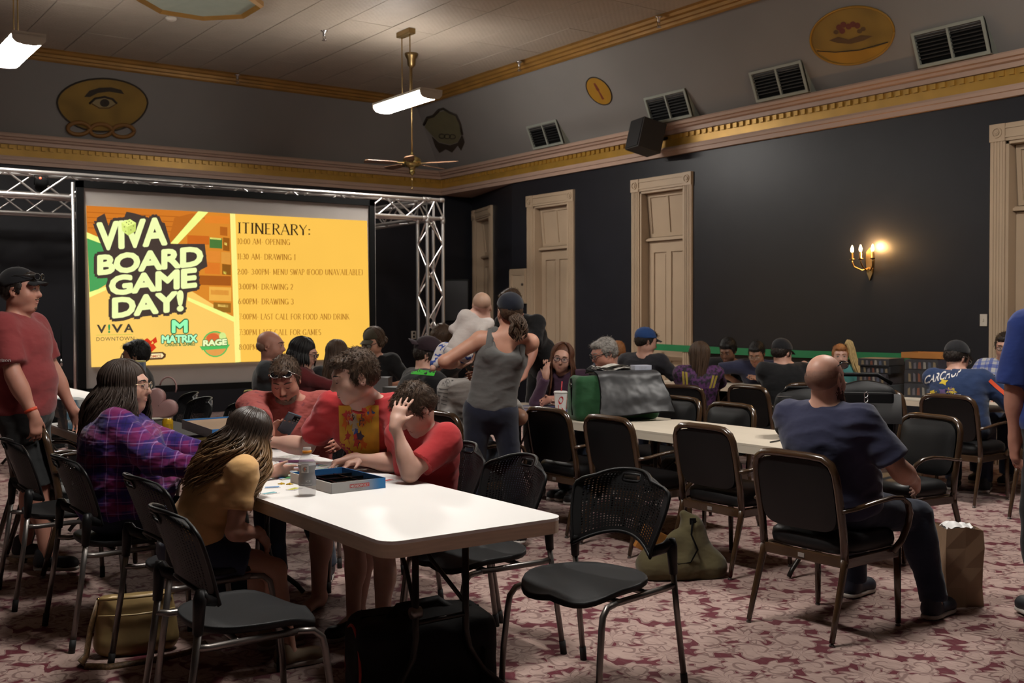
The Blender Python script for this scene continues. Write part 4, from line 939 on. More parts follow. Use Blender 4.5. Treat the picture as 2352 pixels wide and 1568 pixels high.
# ---- standing man at the left edge
J = person('standing man in faded red shirt, black cap and grey shorts at the left edge', (1.31, 6.72), -38, hp=(48, 668, 6.2), sit=False, s=1.0, girth=1.22, belly=.02, lean=0, lean2=-2, head=(-36, 2, 0), hfwd=.03, skin='ruddy', fat=.5,
    armR=(1.325, 6.43, .885), poleR=(-.6, -.1, .0), armL=(1.62, 6.82, .9), handR=dict(d=(.1, 0, -1), n=(-.3, .9, 0), curl=38), sleeve=.78, top=M_brick, bottom=fabric('grey_shorts_cloth', (.022, .023, .024)), shorts=1.05,
    footR=(1.40, 6.55, 0), footL=(1.36, 6.98, 0), shoe=M_bshoe, lod=0, loose=1.5, seed=3)
short_hair(J.H, J.root, J.off, 'dark', 4, strand=0); c = cap_hat(J.H, J.root, J.off, M_blkcap); glasses(J.H, J.root, J.off, True, z=.085, thick=.003, col=mat('black_frame', (.02, .02, .02), .3), name='sunglasses')
S = SDF(); S.ell(J.H(0, .080, -.096), (.020, .016, .012), J.H.M); S.cap(J.H(-.022, .098, -.047), J.H(.022, .098, -.047), .005, .005); v, f = S.mesh(.006); npmesh('beard', v, f, hair_mat('buzz'), J.root, J.off)
wb = J.wR; u = unit(J.wR-J.eR); MB().tube([Vector(wb-u*.045-J.off), Vector(wb-u*.028-J.off)], [.037, .036], 14).build('wristband', mat('orange_band', (.62, .06, .02), .5), J.root, True)
sv = J.shR+(J.eR-J.shR)*.60; decal_text(J, sv+A3((-.035, .02, -.03))-J.r*0, A3((.07, -.05, 0)), A3((0, 0, .020)), A3((.55, .83, 0)), 'sleeve_print', M_printw, 'verizon')
# ---- woman in purple plaid
pl = plaid('purple_plaid', (.075, .010, .105), [(.05, .35, (.016, .010, .115), .8), (.55, .8, (.15, .012, .085), .8)], [(.45, (.36, .22, .46), .42), (.9, (.3, .16, .4), .36), (.2, (.015, .01, .05), .5)], 9, 9, -.62)
J = person('seated woman in purple plaid shirt with long dark hair and glasses', (1.46, 5.27), -18, hp=(292, 888, 5.15), s=.96, girth=1.5, belly=.06, lean=6, lean2=14, head=(-36, 2, 0), hfwd=.035, skin='fair', fem=True, fat=.7,
    armR=(1.70, 4.76, .80), poleR=(-.3, -.5, -.8), armL=(1.92, 5.2, .80), handR=dict(curl=30, n=(0, 0, -1)), sleeve=1.97, top=pl, bottom=M_jean, lod=0, shoe=M_bshoe, seed=11, topfold=.011, footR=(1.95, 5.0, 0), footL=(2.0, 5.3, 0), brow='dark', loose=1.3)
long_hair(J.H, J.root, J.off, 'dbrown', .25, hang=(-.14, .08, -1), n=560, seed=5, wave=.018, spread=2.4, face_open=42, rad=.0036, vol=1.08, curl=22); glasses(J.H, J.root, J.off, thick=.0016, col=mat('gold_wire', (.5, .38, .25), .3, 1))
# ---- girl in yellow
m, g = newmat('hair_two_tone'); co = g.coord(); x, y, z = g.xyz(co); f = g.noise(g.scale(co, (1, 1, .3)), 110, 1); k = g.step(z, 1.03, .90)
g.put(g.b.inputs['Base Color'], g.mix(k, g.mix(f, (.012, .007, .005), (.035, .02, .013)), g.mix(f, (.15, .08, .033), (.36, .21, .095)))); g.b.inputs['Roughness'].default_value = .38; g.bump(f, .5, .004); HAIR['two'] = (0, 0, 0); MATS['hair_two'] = m
J = person('seated girl in amber yellow shirt and denim shorts with long wavy brown hair', (1.47, 4.36), -4, hp=(576, 1002, 4.45), s=.84, shw=.84, seat=.455, girth=1.0, lean=24, lean2=36, head=(6, 24, 0), skin='fair', fem=False, armR=(1.74, 4.26, .58), poleR=(-.6, -.5, -.4), armL=(1.95, 4.62, .775), handR=dict(d=(.6, .2, -.7), n=(0, .6, -.8), curl=20),
    sleeve=.62, top=M_yel, bottom=fabric('blue_denim_shorts', (.028, .040, .075)), shorts=.62, footR=(1.86, 4.22, 0), footL=(1.90, 4.50, 0), shoe=mat('tan_shoe', (.25, .18, .11), .7), lod=0, seed=8, topfold=.007, loose=.9, brow='brown')
long_hair(J.H, J.root, J.off, 'two', .29, hang=tuple(-J.U2*.75+A3((0, 0, -.45))), n=620, seed=9, wave=.024, spread=2.6, face_open=44, rad=.0034, back=tuple(-J.f2*.02), vol=1.03, curl=34)
# ---- man in salmon shirt with the phone
m, g = newmat('salmon_printed_cotton'); co = g.coord(); sp = g.step(g.noise(co, 26, 2), .62, .68)
g.put(g.b.inputs['Base Color'], g.mix(g.m('MULTIPLY', sp, .55), (.34, .075, .065), (.13, .03, .045))); g.b.inputs['Roughness'].default_value = .9; g.bump(g.noise(g.scale(co, (1, 1, 1.7)), 11, 2, .55), .6, .03); M_salmon = m
J = person('man in salmon button shirt with sunglasses on his head looking at a phone', (2.64, 5.88), -122, hp=(655, 872, 5.95), nkup=.03, s=.99, girth=1.3, lean=8, lean2=20, head=(-124, 30, -2), hfwd=.03, skin='ruddy', fat=.35, shw=1.08, armR=(2.22, 5.22, .85), poleR=(-.7, .1, -.6), armL=(2.72, 5.42, .80), poleL=(.8, .2, -.5),
    handR=dict(d=(.30, -.2, .62), n=(.15, -.8, .35), curl=48), sleeve=.9, top=M_salmon, bottom=M_jean, lod=0, seed=21, topfold=.009, loose=1.5, closed=True, brow='brown', shoe=M_bshoe, footR=(2.35, 5.5, 0), footL=(2.65, 5.5, 0))
short_hair(J.H, J.root, J.off, 'brown', 6, strand=1100, top=.006, length=.022)
S = SDF(); q = J.H
for sd in (-1, 1): S.ell(q(sd*.052, .022, -.052), (.014, .032, .036), q.M, .02); S.ell(q(sd*.036, .06, -.088), (.022, .026, .022), q.M, .02)
S.ell(q(0, .068, -.100), (.032, .024, .020), q.M, .02); S.ell(q(0, .086, -.078), (.016, .014, .008), q.M, .01); S.ell(q(0, .098, -.045), (.024, .008, .006), q.M, .008)
v, f = S.mesh(.006); v = v+normals(v, f)*(wob(v, 3, 260, 5)*.0015)[:, None]; bo = npmesh('beard', v, f, hair_mat('buzz'), J.root, J.off)
glasses(J.H, J.root, J.off, True, z=.012, up=42, thick=.0035, col=mat('silver_frame', (.5, .48, .46), .25, 1), name='sunglasses')
def collar(J, m, w_=.03):
    H_ = J; n = 20
    mb = MB(); mb.smooth = True; vs = []
    for i in range(n+1):
        a = math.radians(-155+310*i/n)+math.pi; d = J.r2*math.sin(a)+J.f2*math.cos(a)
        d2 = J.r2*math.sin(a)*.066+J.f2*(math.cos(a)*.066)
        b = J.nk+d2*(1+.10*(math.cos(a) > .3))-J.U2*(.045 if math.cos(a) > .2 else .012); t = b+J.U2*w_*1.1; u = b+d*w_*.75-J.U2*.012
        vs += [Vector(b-J.off), Vector(t-J.off), Vector(u-J.off)]
    mb.add(vs, [(3*i, 3*i+3, 3*i+4, 3*i+1) for i in range(n)]+[(3*i+1, 3*i+4, 3*i+5, 3*i+2) for i in range(n)]); return mb.build('collar', m, J.shirt, True)
collar(J, M_salmon)
PH = J.wR+A3((.06, -.09, .10))
P4J = J
# ---- teenager with the printed shirt
J = person('teenager in red shirt with a yellow and orange print reaching across the table', (2.74, 4.93), 216, hp=(815, 866, 5.15), nkup=.045, hs=1.05, s=1.0, girth=1.12, belly=.01, lean=6, lean2=14, head=(166, 16, 3), hfwd=.03, skin='pale', fat=.25, armR=(2.20, 5.26, .84), poleR=(-.2, .6, -.7), armL=(2.38, 4.62, .80), poleL=(.3, -.7, -.6),
    handR=dict(d=(-.9, .1, -.1), n=(0, -.2, -1), curl=30), handL=dict(d=(-.9, .3, -.15), n=(.1, -.35, -1), curl=42), sleeve=.72, top=M_redtee, bottom=fabric('grey_shorts2', (.03, .03, .032)), shorts=.85, footR=(2.36, 4.98, 0), footL=(2.38, 4.60, 0), lod=0, barefoot=True, seed=14, topfold=.008, loose=1.45, brow='dark', closed=True)
short_hair(J.H, J.root, J.off, 'brown', 8, strand=1800, top=.004, length=.018, fringe=.03, vol=1.0)
bv = bvh_of(J.shirt); D = A3(ray(826, 985)); D = unit(D); k_ = 5.2/CF; IR = A3(CR); IU = np.cross(IR, D); c0 = A3(atd(780, 1042, 5.2)); EX = IR*92*k_-IU*0*k_; EY = IU*112*k_-IR*4*k_
pts, fs = gridpts(14, 14); decal(J, c0, EX, EY, D, 'print_panel', mat('print_yellow', (.62, .33, .02), .8, var=.2, vscale=18), pts, fs, .0035, bv)
random.seed(5)
for mm, n, lo in (('print_orange', 7, (.62, .13, .01)), ('print_redflame', 5, (.45, .03, .02)), ('print_cream', 4, (.5, .42, .3)), ('print_dark', 4, (.05, .03, .05)), ('print_blue', 2, (.05, .09, .3))):
    for i in range(n):
        cx, cy = random.uniform(.15, .85), random.uniform(.12, .85); a0 = random.uniform(0, 6); poly = []
        for k in range(9):
            a = a0+k*2*math.pi/9; rr_ = (.07 if k % 2 else .16)*random.uniform(.6, 1.1); poly.append((min(.98, max(.02, cx+rr_*.7*math.cos(a))), min(.98, max(.02, cy+rr_*1.2*math.sin(a)))))
        decal_poly(J, c0, EX, EY, D, 'print_shape', mat(mm, lo, .8, var=.25, vscale=25), poly, bv, .0045+.0004*i)
def crew(J, m, rad=.071, dz=.0):
    pts = []
    for i in range(25):
        a = 2*math.pi*i/24; pts.append(Vector(J.nk+J.r2*math.sin(a)*rad*1.02+J.f2*math.cos(a)*rad*.92-J.U2*(.012+.030*max(0, math.cos(a))-dz)-J.off))
    return MB().tube(pts, .0075, 6).build('neckband', m, J.shirt, True)
crew(J, M_redtee, .076)
# ---- boy, hand on forehead
J = person('boy in red shirt leaning his forehead on one hand', (2.66, 4.42), 192, hp=(955, 940, 4.95), s=.87, seat=.46, girth=1.05, lean=16, lean2=34, head=(172, 42, 0), hfwd=.03, skin='pale', fat=.2, hs=1.06, armL=(2.365, 4.185, .995), poleL=(-.6, -.2, -1), armR=(2.42, 4.60, .795), poleR=(.1, .6, -.6),
    handL=dict(d=(.42, .18, .86), n=(.62, .72, -.25), curl=12, spread=14, sc=1.05), handR=dict(d=(-1, .1, -.15), n=(0, 0, -1), curl=32, spread=9), sleeve=.72, top=M_redtee, bottom=fabric('blue_shorts', (.02, .03, .09)), shorts=.8, lod=0, seed=31, topfold=.008, loose=1.5, shoe=M_bshoe, closed=True, brow='brown')
short_hair(J.H, J.root, J.off, 'brown', 12, strand=1800, top=.008, length=.024, vol=1.02); crew(J, M_redtee, .066)
# ---- woman with the baby
J = person('standing woman in grey tank top, navy cap and dark leggings holding a baby', (3.90, 5.66), 58, hp=(1170, 716, 6.8), sit=False, s=.935, armg=1.22, girth=1.0, lean=-3, lean2=-2, side=3, head=(72, 0, 0), hfwd=.02, skin='light', fem=True, armL=(3.80, 5.86, 1.17), poleL=(-.95, .1, -.35), armR=(4.02, 5.92, 1.12), poleR=(.7, -.2, -.7),
    handL=dict(d=(.9, .2, .2), n=(.1, -.1, 1), curl=25), top=M_greyt, tank=True, bottom=fabric('navy_leggings', (.010, .012, .026), fold=.2), lod=0, seed=41, topfold=.004, loose=.8, face=True, brow='brown', shoe=M_bshoe, footR=(4.05, 5.55, 0), footL=(3.78, 5.72, 0))
short_hair(J.H, J.root, J.off, 'brown', 4, strand=0); cap_hat(J.H, J.root, J.off, M_navycap, hgt=-.004)
mb = MB(); mb.smooth = True; r_ = np.random.RandomState(3); bs = J.H(.012, -.108, -.022)
for i in range(110):
    a = r_.rand()*6.28; b = r_.rand(); L_ = .09+.06*r_.rand(); o_ = J.H.r*math.cos(a)*.022+J.H.u*math.sin(a)*.016; pts = []
    for k in range(9):
        t = k/8; pts.append(Vector(bs+o_*(1+1.2*math.sin(t*2.6))-J.H.f*.045*math.sin(t*2.2)*(.6+b)-A3((0, 0, L_*t))+J.H.r*.01*math.sin(10*t+a*3)+J.H.f*.008*math.cos(11*t+a)-J.off))
    mb.tube(pts, [.004, .006, .0065, .0065, .0065, .006, .005, .004, .0015], 5)
mb.build('ponytail', hair_mat('brown'), J.root, True); P7 = J
for sd in (-1, 1):
    sp_ = [J.chest+J.r2*sd*.105-J.f2*.105-J.U2*.01, J.chest+J.r2*sd*.105-J.f2*.098+J.U2*.06, J.nk+J.r2*sd*.105-J.U2*.045-J.f2*.055, J.nk+J.r2*sd*.105-J.U2*.002-J.f2*.005, J.nk+J.r2*sd*.10-J.U2*.04+J.f2*.06, J.chest+J.r2*sd*.09+J.f2*.11]
    MB().tube([Vector(q_-J.off) for q_ in sp_], [(.024, .006)]*6, 8, flat=tuple(J.r2)).build('strap', M_greyt, J.shirt, True)
# ---- baby
bl = fabric('baby_white_knit', (.52, .47, .44)); m, g = newmat('baby_print_cotton'); co = g.coord(); g.put(g.b.inputs['Base Color'], g.mix(g.step(g.noise(co, 30, 1), .55, .6), (.5, .46, .44), (.03, .06, .25))); g.b.inputs['Roughness'].default_value = .9
B = person('baby in white top and blue patterned trousers held on the shoulder', (3.775, 5.845), 62, hp=(1106, 707, 6.98), seat=1.205, s=.42, girth=.98, lean=2, lean2=2, side=18, head=(64, 2, 0), hs=.80, hfwd=.0, skin='pale', fat=.6, sleeve=1.9, top=bl, bottom=m, lod=1, armR=tuple(A3(atd(1084, 800, 6.72))), poleR=(-.3, -.9, .1), armL=(3.84, 5.98, 1.40), footR=(3.73, 6.02, 1.12), footL=(3.66, 5.98, 1.12),
    topfold=.004, name='baby', brow='lbrown', loose=.45)
S = SDF(); S.ell(B.H(0, -.022, .045), (.0605, .0775, .0655), B.H.M); v, f = S.mesh(.008); npmesh('hair', v, f, mat('baby_hair', (.36, .22, .15), .6), B.root, B.off)
# ---- bald man in the armchair
J = person('bald bearded man in navy shirt and jeans seated in the near armchair', (4.27, 3.27), 6, hp=(1897, 872, 5.05), nkup=.02, s=.99, girth=1.27, belly=.03, lean=-2, lean2=3, head=(8, 4, 3), hfwd=.025, skin='fair', fat=.3, seat=.475, armR=(4.50, 2.99, .70), poleR=(-.5, -.7, -.4), armL=(4.62, 3.55, .72), poleL=(-.3, .8, -.5),
    sleeve=.80, top=M_navy_t, bottom=M_jean, footR=(4.72, 3.02, 0), footL=(4.74, 3.50, 0), kneeR=(1, -.05, .5), shoe=mat('navy_trainer', (.012, .015, .03), .6), lod=0, seed=51, topfold=.009, loose=1.5, brow='brown', shw=1.05)
S = SDF(); S.ell(J.H(0, -.045, .008), (.0755, .0785, .066), J.H.M, .02, clip=[(J.H(0, 0, .055), J.H.u+J.H.f*.35)])
for sd in (-1, 1): S.ell(J.H(sd*.066, -.02, .018), (.0125, .045, .034), J.H.M, .01)
m, g = newmat('stubble'); zz = g.xyz(g.coord())[2]; g.b.inputs['Base Color'].default_value = (.19, .10, .07, 1); g.b.inputs['Roughness'].default_value = .6; zt = float(J.H.c[2]); g.put(g.b.inputs['Alpha'], g.m('MULTIPLY', g.step(g.m('ADD', zz, g.m('MULTIPLY', g.noise(g.coord(), 60, 1), .02)), zt+.075, zt+.015), .7))
v, f = S.mesh(.007); npmesh('hair', v, f, m, J.root, J.off)
S = SDF()
for sd in (-1, 1): S.ell(J.H(sd*.056, .012, -.058), (.016, .036, .042), J.H.M, .02); S.ell(J.H(sd*.035, .05, -.10), (.03, .036, .04), J.H.M, .03)
S.ell(J.H(0, .07, -.125), (.04, .032, .05), J.H.M, .03); v, f = S.mesh(.007); v = v+normals(v, f)*(wob(v, 3, 200, 5)*.003)[:, None]; bo = npmesh('beard', v, f, hair_mat('auburn'), J.root, J.off)
glasses(J.H, J.root, J.off, True, z=.075, thick=.0028, col=mat('black_frame', (.02, .02, .02), .3), name='sunglasses'); crew(J, M_navy_t, .080)
# ---- right edge
person('standing person in royal blue sweatshirt cut by the right edge', (5.155, 2.605), 60, sit=False, s=1.02, girth=1.15, lean=2, head=(58, 5, 0), skin='ruddy', sleeve=.98, top=fabric('royal_blue_fleece', (.022, .045, .20)), bottom=M_blk, shoe=M_bshoe, lod=1, seed=61, loose=2.2, armL=(5.01, 2.78, .86), poleL=(-.6, .3, .0))
J = person('seated man in navy jacket with orange stripe and black cap, back to us', (7.94, 4.84), 24, hp=(2198, 822, 8.75), s=1.02, girth=1.15, lean=16, lean2=26, head=(-8, 26, 0), skin='fair', sleeve=1.97, top=fabric('navy_track_jacket', (.018, .035, .095)), bottom=M_jean, lod=1, seed=62, topfold=.007, loose=1.8, armR=(8.42, 4.70, .78), armL=(8.44, 5.0, .78), shoe=M_bshoe, brow='dark')
short_hair(J.H, J.root, J.off, 'dark', 4, strand=300); cap_hat(J.H, J.root, J.off, M_blkcap); glasses(J.H, J.root, J.off)
bv = bvh_of(J.shirt); D = unit(A3(ray(2175, 890))); IR = A3(CR); IU = np.cross(IR, D); k_ = 8.6/CF; c0 = A3(atd(2122, 884, 8.6)); EX = IR*90*k_; EY = IU*32*k_
decal_text(J, A3(atd(2120, 882, 8.6)), IR*85*k_+IU*22*k_, IU*22*k_+IR*6*k_, D, 'jacket_print', M_printw, 'CARCHUP', .02, bv)
random.seed(9)
for mm, n, lo in (('jprint_purple', 5, (.10, .06, .16)), ('jprint_yellow', 5, (.55, .40, .03)), ('jprint_dark', 3, (.02, .02, .03)), ('jprint_white', 2, (.5, .48, .45))):
    for i in range(n):
        cx, cy = random.uniform(.1, .9), random.uniform(-1.0, .35); a0 = random.uniform(0, 6); poly = [(cx+(.06 if k % 2 else .13)*math.cos(a0+k*.785), cy+(.15 if k % 2 else .30)*math.sin(a0+k*.785)) for k in range(8)]
        decal_poly(J, c0, EX, EY, D, 'jacket_print_shape', mat(mm, lo, .8), poly, bv, .004+.0005*i)
def stripe(J, a, b, e, w_, m, dirn, name='stripe'):
    bv = bvh_of(J.shirt); pts = []; fs = []; P = [a+(b-a)*k/8 for k in range(9)]+[b+(e-b)*k/8 for k in range(1, 9)]; vs = []
    o = Vector(J.off); d = Vector(dirn)
    for i, p in enumerate(P):
        t = Vector(P[min(i+1, len(P)-1)]-P[max(0, i-1)]).normalized(); sd = t.cross(d).normalized()*w_
        for k in (-1, 0, 1):
            q_ = Vector(p)-o+sd*k; h, n, ii, ds = bv.ray_cast(q_-d*.3, d); vs.append((h-d*.004) if h is not None else q_)
    n = len(P); fs = [(3*i+k, 3*i+k+1, 3*i+k+4, 3*i+k+3) for i in range(n-1) for k in (0, 1)]
    return MB().add(vs, fs).build(name, m, J.shirt, True)
stripe(J, J.shR+J.U2*.0, J.eR, J.wR, .016, mat('orange_stripe', (.62, .07, .02), .7), unit(A3((.35, .85, 0))+J.f*.2))
J = person('man in blue and white plaid shirt holding a phone at the right edge', (9.32, 5.26), 196, hp=(2308, 796, 9.65), s=1.0, girth=1.1, lean=8, lean2=16, head=(206, 14, 0), skin='fair', sleeve=.9, top=plaid('blue_plaid', (.42, .42, .42), [(.1, .42, (.03, .06, .28), .75), (.6, .75, (.08, .12, .35), .6)], [(.52, (.02, .03, .2), .6)], 10, 10, 1.9), bottom=M_jean, lod=1, seed=63, armR=(8.85, 5.28, .86), armL=(8.88, 5.02, .86), shoe=M_bshoe, handL=dict(d=(-.6, .3, .2), n=(.2, .6, .6), curl=45), handR=dict(d=(-.6, -.3, .2), n=(.2, -.6, .6), curl=40))
short_hair(J.H, J.root, J.off, 'dark', 5, strand=300); glasses(J.H, J.root, J.off, thick=.003, col=mat('black_frame', (.02, .02, .02), .3)); P21 = J
# ---- players at the cream-lit table
J = person('leaning man in black shirt behind the woman with the baby', (6.08, 7.9), 196, hp=(1172, 697, 9.5), sit=False, s=1.03, girth=1.05, lean=30, lean2=42, head=(190, 20, 0), skin='ruddy', sleeve=.75, top=M_blk, bottom=M_blk, lod=1, seed=71, armR=(5.55, 7.95, .95), armL=(5.36, 7.36, .80), poleL=(.5, -.5, .4), handL=dict(d=(-.7, -.2, -.3), n=(.2, 0, -1), curl=20), shoe=M_bshoe, footR=(6.0, 8.05, 0), footL=(6.05, 7.75, 0))
short_hair(J.H, J.root, J.off, 'brown', 7, strand=300)
J = person('seated woman in purple knit with glasses resting her cheek on her hand', (5.66, 7.06), 212, hp=(1290, 824, 8.75), s=.95, girth=1.0, lean=8, lean2=26, head=(226, 6, 10), skin='fair', fem=True, sleeve=1.95, top=M_purpl, bottom=M_jean, lod=1, seed=72, armR=(5.27, 6.86, .985), poleR=(-.6, -.1, -1), armL=(5.30, 6.62, .80), handR=dict(d=(.1, .12, 1), n=(.7, .4, 0), curl=10), shoe=M_bshoe, brow='brown')
long_hair(J.H, J.root, J.off, 'auburn', .32, hang=(0, 0, -1), n=110, seed=15, wave=.012, spread=1.2, face_open=52, rad=.007); glasses(J.H, J.root, J.off, thick=.0024, col=mat('dark_red_frame', (.06, .02, .03), .3))
J = person('grey-haired man with glasses bent behind the green bag', (5.80, 6.60), 176, hp=(1388, 812, 8.6), s=1.0, girth=1.1, lean=10, lean2=24, head=(162, 20, 0), skin='ruddy', sleeve=.8, top=M_blk, bottom=M_jean, lod=1, seed=73, armR=(5.30, 6.85, .8), armL=(5.32, 6.45, .8), shoe=M_bshoe, brow='grey')
short_hair(J.H, J.root, J.off, 'grey', 9, strand=400); glasses(J.H, J.root, J.off, thick=.0035, col=mat('black_frame', (.02, .02, .02), .3))
# ---- far right group
J = person('child with reddish hair half hidden behind the grey-haired man', (7.25, 8.45), 60, hp=(1418, 808, 11.0), s=.86, head=(70, 10, 0), skin='fair', sleeve=.8, top=M_navy_t, bottom=M_jean, lod=2, seed=74); short_hair(J.H, J.root, J.off, 'red', 3, strand=200, vol=1.05)
J = person('man in dark grey shirt with a blue cap turned sideways', (7.16, 7.86), 20, hp=(1484, 785, 10.4), s=1.02, girth=1.12, lean=10, lean2=16, head=(-20, 18, 0), skin='fair', sleeve=.8, top=fabric('charcoal_cotton', (.022, .021, .026)), bottom=M_jean, lod=1, seed=75, armR=(7.62, 7.62, .78), shoe=M_bshoe); short_hair(J.H, J.root, J.off, 'dark', 3, strand=250); cap_hat(J.H, J.root, J.off, fabric('blue_cap_cloth', (.02, .06, .19), fold=.05), vis=M_blkcap)
m, g = newmat('purple_mottled_jersey'); co = g.coord(); g.put(g.b.inputs['Base Color'], g.mix(g.step(g.noise(co, 34, 2), .42, .6), (.012, .008, .014), (.085, .022, .10))); g.b.inputs['Roughness'].default_value = .8; g.bump(g.noise(co, 10, 1), .5, .02)
J = person('woman in purple mottled jersey with yellow bars and a long brown ponytail', (7.20, 7.10), 48, hp=(1606, 818, 9.9), s=.95, girth=1.1, lean=10, lean2=20, head=(60, 14, 0), skin='fair', fem=True, sleeve=1.2, top=m, bottom=M_jean, lod=1, seed=76, loose=1.6, armR=(7.70, 7.25, .78), armL=(7.55, 7.55, .78), shoe=M_bshoe)
long_hair(J.H, J.root, J.off, 'brown', .34, hang=(-.1, -.05, -1), n=90, seed=25, wave=.007, spread=.3, face_open=60, rad=.007, tuck=.05, curl=12)
bv = bvh_of(J.shirt)
for sd in (-1, 1):
    for q_ in (0, 1): decal(J, J.chest-J.f2*.14+J.r2*(sd*.12-.02+.03*q_)+J.U2*.0, J.r2*.02, J.U2*.11+J.r2*.02*sd, unit(J.f2), 'yellow_bars', mat('jersey_yellow', (.30, .22, .03), .8), *gridpts(2, 6), .004, bv)
J = person('dark-haired man in black hoodie looking down at the table', (9.02, 8.36), 208, hp=(1672, 806, 11.6), s=1.02, girth=1.05, lean=8, lean2=24, head=(200, 26, 0), skin='brown', sleeve=1.97, top=M_blk, bottom=M_blk, lod=1, seed=77, armR=(8.7, 8.5, .78), armL=(8.72, 8.15, .78), brow='black'); short_hair(J.H, J.root, J.off, 'black', 3, strand=250, vol=1.06, top=.01)
mb = MB()
for sd in (-1, 1): mb.tube([Vector(J.nk+J.f2*.10+J.r2*sd*.03-J.U2*.03-J.off), Vector(J.chest+J.f2*.17+J.r2*sd*.05-J.U2*.0-J.off), Vector(J.chest+J.f2*.20+J.r2*sd*.08-J.U2*.12-J.off)], .004, 6)
mb.build('drawstring', M_printw, J.root, True)
J = person('man with short dark hair and glasses bent over the far table', (9.0, 7.86), 216, hp=(1738, 812, 11.3), s=1.0, girth=1.05, lean=10, lean2=30, head=(206, 30, 0), skin='tan', sleeve=.8, top=M_navy_t, bottom=M_jean, lod=1, seed=78, armR=(8.7, 8.0, .78), armL=(8.72, 7.6, .78), brow='black'); short_hair(J.H, J.root, J.off, 'black', 3, strand=250); glasses(J.H, J.root, J.off)
J = person('man in black shirt and black cap seated with his back to us', (8.06, 6.70), 56, hp=(1796, 812, 10.15), s=1.03, girth=1.25, lean=10, lean2=24, head=(6, 22, 0), skin='fair', sleeve=.8, top=M_blk, bottom=M_blk, lod=1, seed=79, armR=(8.45, 6.98, .78), armL=(8.30, 7.15, .78), brow='dark', shoe=M_bshoe); short_hair(J.H, J.root, J.off, 'dark', 3, strand=200); cap_hat(J.H, J.root, J.off, M_blkcap)
J = person('blonde girl in teal shirt with a high ponytail', (9.08, 6.88), 216, hp=(1930, 818, 10.6), s=.94, girth=.95, lean=4, lean2=10, head=(222, 6, 0), skin='pale', fem=True, sleeve=.8, top=M_teal, bottom=M_jean, lod=1, seed=80, armR=(8.78, 7.0, .78), armL=(8.82, 6.6, .78), brow='red')
short_hair(J.H, J.root, J.off, 'red', 3, strand=200)
mb = MB(); mb.smooth = True; r_ = np.random.RandomState(4); bs = J.H(-.03, -.05, .115)
for i in range(70):
    a = r_.rand()*6.28; b = r_.rand(); pts = []
    for k in range(10):
        t = k/9; up = .06*math.sin(min(1, t*2.2)*math.pi)*(.6+b*.6); pts.append(Vector(bs-J.H.r*(.03+.16*t*(.5+b*.7))*1.0+J.H.u*up-A3((0, 0, .36*max(0, t-.12)*(.8+.3*b)))+J.H.f*(.05*t+.015*math.cos(a))+J.H.r*.014*math.sin(a)-J.off))
    mb.tube(pts, [.005, .007, .008, .008, .008, .008, .007, .006, .005, .002], 5)
mb.build('ponytail', hair_mat('blonde'), J.root, True)
# ---- group before the screen
J = person('balding man in grey shirt sitting in profile before the screen', (3.70, 8.62), -30, hp=(622, 795, 9.0), s=1.06, girth=1.2, lean=8, lean2=14, head=(-40, 4, 0), skin='ruddy', fat=.3, sleeve=.8, top=fabric('slate_cotton', (.05, .055, .058)), bottom=M_jean, lod=1, seed=81, armR=(4.3, 8.3, .78), armL=(4.4, 8.6, .78)); 
S = SDF(); S.ell(J.H(0, -.045, .0), (.076, .078, .06), J.H.M); v, f = S.mesh(.009); npmesh('hair', v, f, mat('shaved_hair', (.24, .135, .095), .6), J.root, J.off)
J = person('dark-haired woman in dark red with glasses before the screen', (3.72, 7.98), -30, hp=(700, 812, 8.6), s=.93, lean=8, lean2=24, head=(-42, 16, 0), skin='fair', fem=True, sleeve=1.9, top=fabric('dark_red_knit', (.10, .012, .014)), bottom=M_jean, lod=1, seed=82, armR=(4.25, 7.75, .8)); long_hair(J.H, J.root, J.off, 'black', .10, n=90, seed=35, wave=.004, spread=1.0, face_open=50, rad=.008, vol=1.08); glasses(J.H, J.root, J.off, thick=.003, col=mat('black_frame', (.02, .02, .02), .3))
J = person('person with long brown hair seen from behind against the screen', (4.24, 8.56), 40, hp=(774, 815, 9.4), s=.95, lean=6, lean2=14, head=(50, 8, 0), skin='fair', fem=True, sleeve=1.9, top=M_blk, bottom=M_blk, lod=1, seed=83); long_hair(J.H, J.root, J.off, 'brown', .36, n=130, seed=36, wave=.006, spread=.9, face_open=60, rad=.007, hang=(-.1, -.1, -1))
camo = fabric('camouflage_cap', (.055, .045, .028), fold=.05)
J = person('man in camouflage cap and black shirt facing the table', (5.12, 9.62), 222, hp=(858, 786, 10.6), s=1.05, girth=1.1, lean=6, lean2=20, head=(200, 24, 0), skin='light', sleeve=.8, top=M_blk, bottom=M_blk, lod=1, seed=84, armR=(4.9, 9.25, .8), armL=(5.1, 9.2, .8), brow='brown'); long_hair(J.H, J.root, J.off, 'brown', .05, n=70, seed=37, wave=.008, spread=1.2, face_open=70, rad=.008); cap_hat(J.H, J.root, J.off, camo); glasses(J.H, J.root, J.off, True, thick=.003, col=mat('black_frame', (.02, .02, .02), .3), name='glasses')
J = person('man in black shirt with bright green back print and dark cap', (4.02, 6.76), -8, hp=(985, 818, 7.9), s=1.05, girth=1.25, lean=16, lean2=38, head=(-34, 26, 0), skin='fair', fat=.3, sleeve=.8, top=M_blk, bottom=M_blk, lod=1, seed=85, armR=(4.45, 6.4, .8), armL=(4.55, 6.8, .8)); short_hair(J.H, J.root, J.off, 'dark', 3, strand=200); cap_hat(J.H, J.root, J.off, fabric('plum_cap', (.02, .009, .013), fold=.05), back=True)
